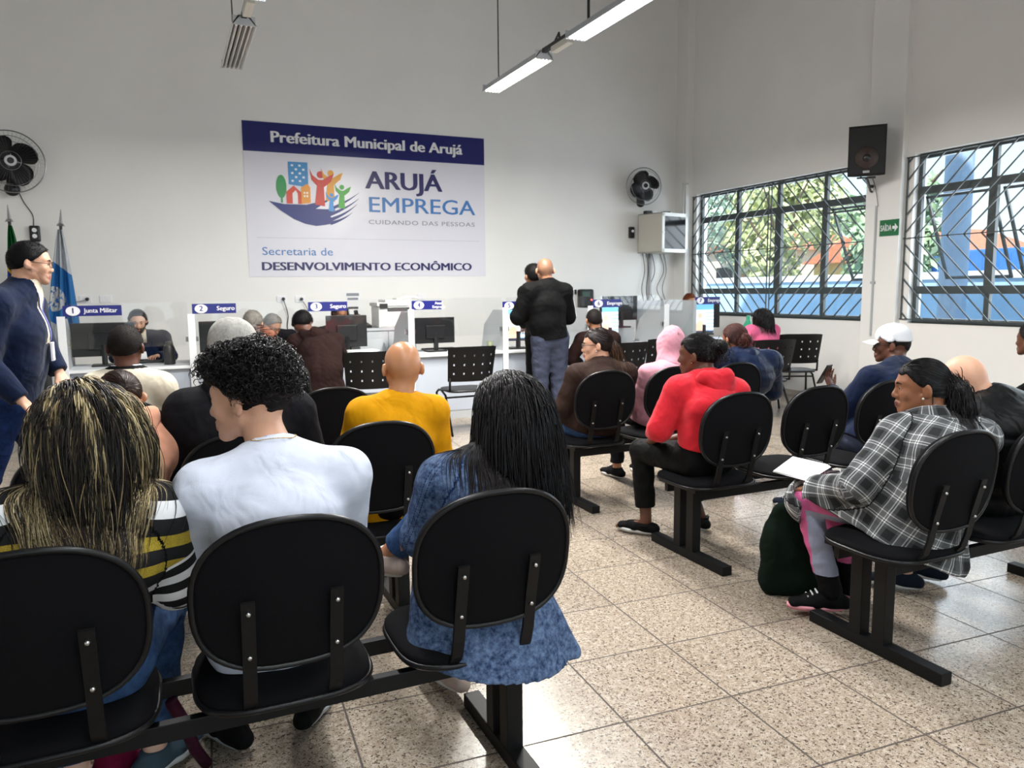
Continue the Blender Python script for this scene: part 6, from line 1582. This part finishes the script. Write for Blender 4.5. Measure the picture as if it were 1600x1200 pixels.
# man in the black padded jacket beside her
person('balding person in a black padded jacket beside the plaid shirt, at the right edge', 3.42, 2.22, .0, 1.0, .007, head=(.1, -.55, 0), skin_m=SK_light,
       JW=dict(hed=(3.375, 2.36, 1.055), nec=(3.43, 2.25, .99), shl=(3.29, 2.22, .90), shr=(3.62, 2.20, .90), che=(3.44, 2.16, .82), ell=(3.22, 2.32, .68), elr=(3.68, 2.32, .68), wrl=(3.34, 2.52, .62), wrr=(3.54, 2.52, .62), anl=(3.26, 2.52, .10), anr=(3.48, 2.55, .10), tol=(3.17, 2.64, .04), tor=(3.42, 2.72, .04)),
       top=dict(m=T_blknylon, name='padded_jacket', puff=2.0, fold=.004, quilt=.010, qper=.13, hem=.08, collar=.8, neck=.07), bottom=dict(m=J_dark), shoes=dict(m=Sh_navy, sole=So_white), eyes=False, build=1.12)

# second row
person('bald man in a mustard yellow jumper, seen from behind on the second left bench', .86, 3.38, 0, 1.0, .007, head=(-.05, -.08, 0), skin_m=skin('ruddy_tan_skin', 'b5805c', .3),
       JW=dict(hed=(.975, 3.40, 1.155), nec=(.945, 3.36, 1.02), shl=(.775, 3.35, .955), shr=(1.10, 3.34, .945), che=(.92, 3.34, .86), ell=(.71, 3.42, .72), elr=(1.15, 3.42, .72)),
       top=dict(m=T_yellow, name='jumper', puff=.9, fold=.004, hem=.10, neckh=.0), bottom=dict(m=T_blktr), shoes=dict(m=Sh_black, sole=So_grey), build=1.05)
person('person in a charcoal hooded top and silver-grey knit beanie on the second left bench', .26, 3.42, 0, 1.08, .007, head=(-.4, -.05, 0), skin_m=SK_tan,
       JW=dict(hed=(.262, 3.52, 1.240), nec=(.26, 3.44, 1.11), shl=(.06, 3.40, 1.01), shr=(.47, 3.39, .99), che=(.26, 3.38, .90), ell=(.0, 3.48, .78), elr=(.54, 3.46, .76)),
       top=dict(m=T_charc, name='hooded_top', puff=1.7, fold=.006, hood='down', hem=.08, neck=.07), bottom=dict(m=T_blktr), shoes=dict(m=Sh_black, sole=So_grey), hair=[short_hair(M_hgrey, .01), beanie(T_knit)], build=1.15)
person('person in a peach hooded top leaning low on the second left bench', -.22, 3.42, .0, .98, .007, head=(.3, -.9, 0), skin_m=SK_tan,
       JW=dict(hed=(-.20, 3.60, 1.06), nec=(-.18, 3.46, 1.01), shl=(-.35, 3.44, .92), shr=(-.035, 3.42, .90), che=(-.2, 3.38, .85), ell=(-.40, 3.54, .70), elr=(.0, 3.52, .68), wrl=(-.3, 3.7, .6), wrr=(-.1, 3.7, .6)),
       top=dict(m=T_peach, name='hooded_top', puff=1.4, fold=.006, hood='down', hem=.05, neck=.066), bottom=dict(m=T_blktr), shoes=dict(m=Sh_black, sole=So_white), hair=[pulled_hair(M_hbrown, S_ombre, [], target=(0, -.10, -.03), n=300)], build=1.0)
def red_extra(c): return []
person('person in a coral red hoodie and black leggings on the second right bench', 2.74, 3.40, .28, 1.0, .007, head=(.30, -.05, .0), skin_m=SK_deep, lip=L_dark,
       JW=dict(hed=(2.745, 3.525, 1.125), nec=(2.755, 3.45, 1.01), shl=(2.58, 3.46, .935), shr=(2.90, 3.38, .915), che=(2.75, 3.38, .83), ell=(2.475, 3.50, .72), elr=(2.96, 3.50, .70), wrl=(2.56, 3.68, .62), wrr=(2.72, 3.72, .60),
               knl=(2.58, 3.82, .53), knr=(2.84, 3.84, .53), anl=(2.60, 3.80, .10), anr=(2.96, 3.74, .10), tol=(2.50, 3.96, .03), tor=(2.96, 3.9, .03)),
       top=dict(m=T_red, name='hoodie', puff=1.2, fold=.006, ffreq=28, hood='down', hem=-.06, longhem=0, neck=.066, bodyr=1.04), bottom=dict(m=T_blktr, name='leggings', cut=.14, r=1.08), shoes=dict(m=Sh_black, sole=So_white, high=.055, name='slip_on'),
       hair=[pulled_hair(M_hblack, S_black, [((0, -.09, .03), (0, -.14, .04), (.042, .040), (.045, .042))], target=(0, -.115, .03), tail=(260, (.03, .06), .035, .9, (0, -.8, .3)), n=600), earring(mat('gold_stud', (.6, .45, .2), .3, 1))], build=1.10)
# man in the white cap holding a phone
def phone_in_hand(c):
    b = bmesh.new(); p = c['G']['wrl']+vec(-.02, .05, .11); box(b, p-c['base'], (.075, .010, .15), rot=(.5, 0, .3), bev=.004); o = finish(b, 'mobile_phone', M_blkplast, None, loc=c['base']); tag(o, 'dark mobile phone held up by the person in the white cap', 'phone')
person('man in a white cap, glasses and navy jacket holding up a phone', 4.02, 3.36, .15, 1.0, .007, head=(.45, -.02, 0), skin_m=SK_deep, lip=L_dark,
       JW=dict(hed=(4.285, 3.50, 1.125), nec=(4.25, 3.42, 1.01), shl=(4.02, 3.42, .92), shr=(4.38, 3.34, .92), che=(4.18, 3.34, .83), wai=(4.08, 3.33, .70), ell=(3.90, 3.52, .72), elr=(4.42, 3.46, .70), wrl=(4.10, 3.80, .80), wrr=(4.30, 3.72, .64)),
       J=dict(hdl=(.1, .45, 1), hnl=(0, 1, -.3), cul=(.5,)), top=dict(m=T_navy, name='jacket', puff=1.3, fold=.004, collar=.55, hem=.08), bottom=dict(m=T_greytr), shoes=dict(m=Sh_navy, sole=So_white),
       hair=[short_hair(M_stub, .002), cap(T_capw), glasses(), phone_in_hand], build=1.05)
person('person only just in view at the right edge, behind the padded jacket', 6.08, 3.45, 0, 1.0, .009, skin_m=SK_deep, JW=dict(hed=(5.76, 3.52, 1.10), nec=(5.94, 3.47, .97)), top=dict(m=T_black, name='jacket'), bottom=dict(m=T_blktr), hair=[short_hair(M_stub)], hands=False)

# third row
person('man in a cream jacket with a dark collar stripe, third left bench', -.24, 4.66, 0, 1.0, .007, head=(-.25, -.05, 0), skin_m=SK_deep,
       JW=dict(hed=(-.215, 4.70, 1.215), nec=(-.215, 4.66, 1.09), shl=(-.37, 4.63, 1.0), shr=(-.055, 4.62, .99)),
       top=dict(m=[T_cream, T_black, T_white], name='cream_jacket', puff=1.3, fold=.004, collar=.5, neck=.07, zone=lambda c, C: np.where((C[:, 2] > c['nb'][2]+.012) & (C[:, 2] < c['nb'][2]+.028) & (np.hypot(*(C-c['nb'])[:, :2].T) < .11), 1, np.where((C[:, 2] >= c['nb'][2]+.028) & (np.hypot(*(C-c['nb'])[:, :2].T) < .11), 2, 0))),
       bottom=dict(m=T_blktr), hair=[short_hair(M_stub, .004)], build=1.08)
person('auburn-haired person in glasses looking right, behind the knit beanie', .50, 4.68, 0, 1.0, .007, head=(-1.25, -.1, 0), skin_m=SK_tan, lip=L_rose,
       JW=dict(hed=(.50, 4.78, 1.19), nec=(.48, 4.72, 1.06)), top=dict(m=T_black, name='black_top', puff=1.1), bottom=dict(m=T_blktr), hair=[pulled_hair(hairmat('auburn_hair', '6b3a22'), S_ombre, [], target=(0, -.11, .02), n=500), glasses()])
person('person in glasses and a brown jacket looking left, hair clipped up, third right bench', 2.74, 4.64, .25, 1.0, .007, head=(.72, -.05, .05), skin_m=SK_light, lip=L_rose,
       JW=dict(hed=(2.79, 4.71, 1.105), nec=(2.80, 4.65, .985), shl=(2.60, 4.66, .90), shr=(2.96, 4.60, .90), che=(2.78, 4.60, .82), ell=(2.50, 4.68, .68), elr=(3.0, 4.7, .70), wrl=(2.60, 4.88, .60), wrr=(2.78, 4.92, .60)),
       top=dict(m=T_brown, name='brown_jacket', puff=1.35, fold=.006, collar=.5, hem=.05), bottom=dict(m=J_jeans), shoes=dict(m=Sh_grey, sole=So_white),
       hair=[pulled_hair(M_hdark, S_ombre, [((0, -.085, .0), (.0, -.12, -.02), (.040, .034), (.04, .034)), ((0, -.115, -.03), (-.01, -.10, -.16), (.030, .028), (.034, .022)), ((-.01, -.10, -.15), (-.03, -.08, -.26), (.034, .022), (.015, .01))], target=(0, -.11, -.01), tail=(260, (.16, .28), .018, .3, (0, -.5, -.4)), n=600),
             glasses(), earring(), brows(M_hdark), clip_on([(-.03, -.09, .045), (-.038, -.10, .025), (-.042, -.108, .0), (-.042, -.112, -.02)], .006)], build=1.05)
person('person with a pale pink hood pulled up, third right bench', 3.34, 4.66, 0, 1.0, .007, head=(-.15, -.15, 0), skin_m=SK_tan,
       JW=dict(hed=(3.46, 4.76, 1.055), nec=(3.42, 4.70, .94), shl=(3.21, 4.67, .875), shr=(3.56, 4.63, .86), che=(3.38, 4.64, .80), ell=(3.15, 4.76, .66), elr=(3.62, 4.74, .66)),
       top=dict(m=T_pink, name='pink_hoodie', puff=1.35, fold=.007, ffreq=34, hem=.08), bottom=dict(m=T_charc), shoes=dict(m=Sh_black, sole=So_white), hair=[hood_up(T_pink)], build=1.02)
person('person in a quilted navy jacket with reddish-brown hair on the third right bench', 4.02, 4.66, -.05, 1.0, .007, head=(.1, -.15, 0), skin_m=SK_brown,
       JW=dict(hed=(4.07, 4.76, 1.10), nec=(4.08, 4.70, .99), shl=(3.89, 4.66, .935), shr=(4.30, 4.62, .915), che=(4.10, 4.62, .83), ell=(3.84, 4.76, .72), elr=(4.42, 4.72, .68)),
       top=dict(m=T_navy2, name='quilted_jacket', puff=2.2, fold=.003, quilt=.006, qper=.085, collar=.6, hood='down', neck=.068, hem=.10), bottom=dict(m=T_blktr), hair=[pulled_hair(M_hred, tone_hair('reddish_strands', [(0, hexc('1c0c0a')), (1, hexc('55281f'))]), [((0, -.09, -.02), (.0, -.125, -.02), (.048, .040), (.048, .044)), ((.05, -.03, -.02), (.055, -.05, -.09), (.025, .03), (.03, .02))], target=(0, -.11, -.02), tail=(160, (.04, .08), .03, .8, (0, -.7, .2)), n=500)], build=1.12)

# people at the counter
person('person in a dark brown hooded jacket leaning on the counter at window three', 1.34, 7.55, -.1, 1.04, .007, head=(-.45, -.6, 0), skin_m=SK_deep,
       JW=dict(hed=(1.24, 7.88, 1.19), nec=(1.33, 7.80, 1.10), shl=(1.16, 7.80, 1.0), shr=(1.53, 7.74, 1.0), che=(1.36, 7.66, .92), wai=(1.36, 7.56, .74), ell=(1.12, 8.02, .80), elr=(1.62, 7.95, .80), wrl=(1.2, 8.3, .83), wrr=(1.5, 8.3, .83)),
       top=dict(m=T_brown2, name='hooded_jacket', puff=1.7, fold=.007, hood='down', hem=.10, neck=.068), bottom=dict(m=T_blktr), hair=[short_hair(M_hblack, .012)], build=1.12)
person('grey-haired person in dark clothes seated at window two', .78, 7.85, 0, 1.0, .007, head=(-.3, -.3, 0), skin_m=SK_light, JW=dict(hed=(.78, 8.03, 1.20), nec=(.78, 7.95, 1.08)), top=dict(m=T_charc, name='dark_top', puff=1.2), bottom=dict(m=T_blktr), hair=[short_hair(M_hgrey, .012, -.075, .06, .002)])
person('grey-haired person in glasses bending over the work at window two', 1.12, 9.2, PI, 1.0, .007, head=(.55, -.55, 0), skin_m=SK_tan, lip=L_rose, JW=dict(hed=(1.08, 8.98, 1.14), nec=(1.13, 9.07, 1.06)), top=dict(m=T_charc, name='dark_top', puff=1.2), bottom=dict(m=T_blktr), hair=[short_hair(M_hgrey, .010), glasses()])
person('bearded clerk in a navy cardigan over a pale shirt behind window one', -.24, 9.75, PI, 1.02, .007, head=(.05, -.25, 0), skin_m=SK_light, lip=L_rose,
       JW=dict(hed=(-.30, 9.52, 1.20), nec=(-.28, 9.62, 1.07), wrl=(-.12, 9.30, .82), wrr=(-.40, 9.30, .82), ell=(.02, 9.58, .80), elr=(-.55, 9.58, .80)),
       top=dict(m=[T_navy, T_cream], name='cardigan', puff=1.2, collar=.5, zone=lambda c, C: ((C[:, 1] < c['nb'][1]-.03) & (np.abs(C[:, 0]-c['nb'][0]) < .055)).astype(int)), bottom=dict(m=T_blktr), hair=[short_hair(M_hdark, .012, front=.092, recede=.3), beard(M_stub), brows(M_hdark)])
person('dark-haired clerk behind the monitor at window three', 1.98, 10.0, PI, .98, .007, head=(.1, -.3, 0), skin_m=SK_tan, lip=L_rose, JW=dict(hed=(2.03, 9.85, 1.235), nec=(2.02, 9.92, 1.11)), top=dict(m=T_charc, name='dark_top'), bottom=dict(m=T_blktr), hair=[long_hair(M_hblack, S_black, (.10, .16), 400, .0016, t=.012)])
def track_stripes(c):
    for k in (-1, 0, 1):
        b = bmesh.new(); P = []
        for t in np.linspace(0, 1, 12):
            p = c['G']['shr']*(1-t)+c['G']['elr']*t; p = np.array([p+c['side']*.09+c['fw']*(-.03+k*.018)+vec(0, 0, .03*(1-t))])
            for _ in range(6): d = c['topg'].sample(p); n = c['topg'].grad(p); n /= np.linalg.norm(n)+1e-9; p = p-n*(d-.001)[:, None]
            P.append(Vector(p[0]-c['base']))
        tube(b, P, .0045, 4, ry=.0015, up=(0, 1, 0)); finish(b, 'sleeve_stripe', M_signw, c['ob'])
person('shaven-headed man in a black track jacket and grey trousers standing at window five', 3.74, 7.3, -.10, 1.06, .007, False, head=(-.15, -.2, 0), skin_m=SK_tan, lip=L_rose,
       JW=dict(hed=(3.71, 7.36, 1.71), nec=(3.735, 7.31, 1.57), shl=(3.50, 7.30, 1.485), shr=(3.90, 7.28, 1.475), ell=(3.40, 7.38, 1.22), elr=(3.99, 7.36, 1.21), che=(3.70, 7.3, 1.34), wai=(3.70, 7.3, 1.16), wrl=(3.60, 7.60, 1.22), wrr=(3.90, 7.60, 1.22)),
       top=dict(m=T_black, name='track_jacket', puff=2.0, fold=.006, collar=.6, hem=.02, bodyr=1.02), bottom=dict(m=T_greytr, r=1.22, flare=1.5, cut=0, fold=.005), shoes=dict(m=Sh_black, sole=So_white), scalp=skin('shaved_stubble', '7a5844', .5), recede=.6, hair=[track_stripes], build=1.05)
person('dark-haired person in black standing in front of the man in the track jacket', 3.90, 7.84, -.1, 1.04, .007, False, head=(.2, 0, 0), skin_m=SK_tan, JW=dict(hed=(3.80, 7.84, 1.665), nec=(3.86, 7.82, 1.52), ell=(3.72, 7.95, 1.2), elr=(4.1, 7.95, 1.2), wrl=(3.8, 8.1, 1.1), wrr=(4.0, 8.1, 1.1)), top=dict(m=T_black, name='black_top', puff=1.3), bottom=dict(m=T_blktr, r=1.05), shoes=dict(m=Sh_black, sole=So_grey), hair=[short_hair(M_hblack, .012)])
person('man with cropped hair in a dark brown jacket seated at window six', 4.42, 7.40, -.1, 1.0, .007, head=(-.1, -.05, 0), skin_m=SK_tan, JW=dict(hed=(4.35, 7.42, 1.165), nec=(4.37, 7.38, 1.04), shl=(4.17, 7.36, .95), shr=(4.55, 7.34, .95), ell=(4.06, 7.42, .74)),
       top=dict(m=T_brown2, name='dark_brown_jacket', puff=1.5, fold=.006, collar=.4), bottom=dict(m=T_blktr), shoes=dict(m=Sh_black, sole=So_grey), hair=[short_hair(M_stub, .004)])
person('person with a black bob in a pink top near the window', 6.34, 6.92, .1, 1.0, .007, head=(.0, -.1, 0), skin_m=SK_tan, JW=dict(hed=(6.345, 6.96, 1.13), nec=(6.36, 6.92, 1.0)), top=dict(m=T_hotpink, name='pink_top', puff=1.1), bottom=dict(m=T_blktr), shoes=dict(m=Sh_black, sole=So_white),
       hair=[long_hair(M_hblack, S_black, (.16, .20), 500, .0018, t=.016, curtain=lambda c: [SW(c, (0, -.04, .0), (0, -.06, -.09), (.092, .06), (.10, .055))])])
person('person with auburn hair just showing above the end booth', 7.42, 9.75, PI, 1.0, .007, head=(0, -.2, 0), skin_m=SK_tan, JW=dict(hed=(7.40, 9.7, 1.30), nec=(7.4, 9.75, 1.18)), top=dict(m=T_charc, name='dark_top'), bottom=dict(m=T_blktr), hair=[short_hair(hairmat('auburn_hair', '6b3a22'), .01)])

# man walking in from the left
def lanyard(c):
    n = c['nb']; b = bmesh.new()
    for s_ in (-1, 1):
        P = []
        for t in np.linspace(0, 1, 14):
            p = np.array([n+c['side']*s_*(.055*(1-t)+.006)+c['fw']*(.05+.08*t)+vec(0, 0, .01-.30*t)])
            for _ in range(5): d = c['topg'].sample(p); q = c['topg'].grad(p); q /= np.linalg.norm(q)+1e-9; p = p-q*(np.clip(d, -.03, .03)-.003)[:, None]
            P.append(Vector(p[0]-c['base']))
        tube(b, P, .008, 4, ry=.001, up=tuple(c['fw']))
    finish(b, 'lanyard', mat('lilac_ribbon', hexc('6a6fae'), .6), c['ob'])
    b = bmesh.new(); box(b, P[-1]+Vector(c['fw'])*.006+Vector((0, 0, -.06)), (.012, .07, .10), bev=.002); finish(b, 'badge_card', M_signw, c['ob'])
person('man with glasses in a navy zip jumper walking in at the left edge', -.75, 4.78, -1.55, 1.04, .006, False, hsz=.90, head=(.10, -.10, 0), skin_m=SK_light, lip=L_rose,
       JW=dict(hed=(-.645, 4.80, 1.672), nec=(-.695, 4.80, 1.545), shl=(-.70, 4.98, 1.445), shr=(-.79, 4.62, 1.445), che=(-.74, 4.80, 1.31), wai=(-.76, 4.80, 1.14), pel=(-.80, 4.80, .97), hpl=(-.79, 4.89, .94), hpr=(-.81, 4.70, .94), ell=(-.66, 5.06, 1.20), elr=(-.86, 4.56, 1.17), wrl=(-.58, 4.99, 1.07), wrr=(-.70, 4.50, .98),
               knl=(-.62, 4.86, .53), knr=(-.92, 4.70, .56), anl=(-.62, 4.86, .10), anr=(-1.22, 4.72, .26), tol=(-.45, 4.83, .04), tor=(-1.13, 4.70, .12)),
       top=dict(m=[T_navy, T_cream], name='zip_jumper', puff=1.3, fold=.004, collar=.65, hem=.02, zone=lambda c, C: (((C-c['nb'])@c['fw'] > .015) & (np.abs((C-c['nb'])@c['side']) < .060+.10*np.maximum(0, C[:, 2]-c['nb'][2])) & (C[:, 2] > c['nb'][2]-.30)).astype(int)),
       bottom=dict(m=J_dark, r=1.12), shoes=dict(m=Sh_black, sole=So_grey), hair=[short_hair(M_hblack, .006, -.055, .070), glasses(), brows(M_hblack), beard(skin('shaved_shadow', 'a07a66'), .0008), lanyard], build=1.12)

# ---------------------------------------------------------------- bags and papers
def soft(name, prims, m, label, cat, clipz=None, fold=.004, h=.007, k=.03):
    g = Grid(prims, h)
    for p in prims: g.add(p, k)
    g.fold(fold, 40, 3)
    if clipz is not None: g.keep(lambda X, Y, Z: clipz-Z+0*X+0*Y)
    o = surf(name, g, m, None, 1); return tag(o, label, cat)
o = soft('tote_bag', [Seg((2.64, 2.78, .08), (2.86, 2.62, .08), (.06, .09), (.06, .09)), Seg((2.65, 2.77, .24), (2.85, 2.63, .24), (.07, .15), (.07, .15)), Seg((2.67, 2.76, .38), (2.83, 2.65, .38), (.045, .08), (.045, .08))], cloth('dark_green_canvas', '08170f', .85), 'dark green cloth bag standing on the floor at the feet of the plaid shirt', 'bag', .003)
soft('handbag', [Seg((-.25, 2.50, .05), (-.20, 2.54, .05), .045, .045), Seg((-.25, 2.51, .12), (-.20, 2.53, .12), .035, .035)], cloth('crimson_corduroy', '6a0f30', .8), 'crimson ribbed bag on the floor under the left seat of the nearest left bench', 'bag', .003)
bm = bmesh.new(); tube(bm, [(-.055, 2.30, .33), (-.03, 2.36, .24), (.0, 2.42, .10), (.03, 2.46, .02)], .018, 8); o = tag(finish(bm, 'folded_umbrella', cloth('plum_nylon', '3a1226', .5), None, True), 'plum folded umbrella leaning under the nearest left bench', 'umbrella')
soft('shoulder_bag', [Seg((2.47, 4.92, .60), (2.47, 4.98, .60), .03, .03), Seg((3.10, 3.62, .64), (3.13, 3.70, .60), (.07, .05), (.07, .05))][1:], cloth('brown_leather_bag', '3a241a', .5), 'brown leather bag on the second right bench beside the red hoodie', 'bag')
bm = bmesh.new()
for k in range(3): box(bm, (2.70, 2.66+.004*k, .645+.003*k), (.25, .17, .002), rot=(.10, -.10, .35+.05*k))
tag(finish(bm, 'paper_sheets', M_paper), 'white papers resting on the lap of the plaid shirt', 'papers')
bm = bmesh.new(); box(bm, (-.33, 9.22, .84), (.21, .15, .002), rot=(.5, 0, .1)); tag(finish(bm, 'paper_sheets', M_paper), 'white sheet held by the bearded clerk behind window one', 'papers')
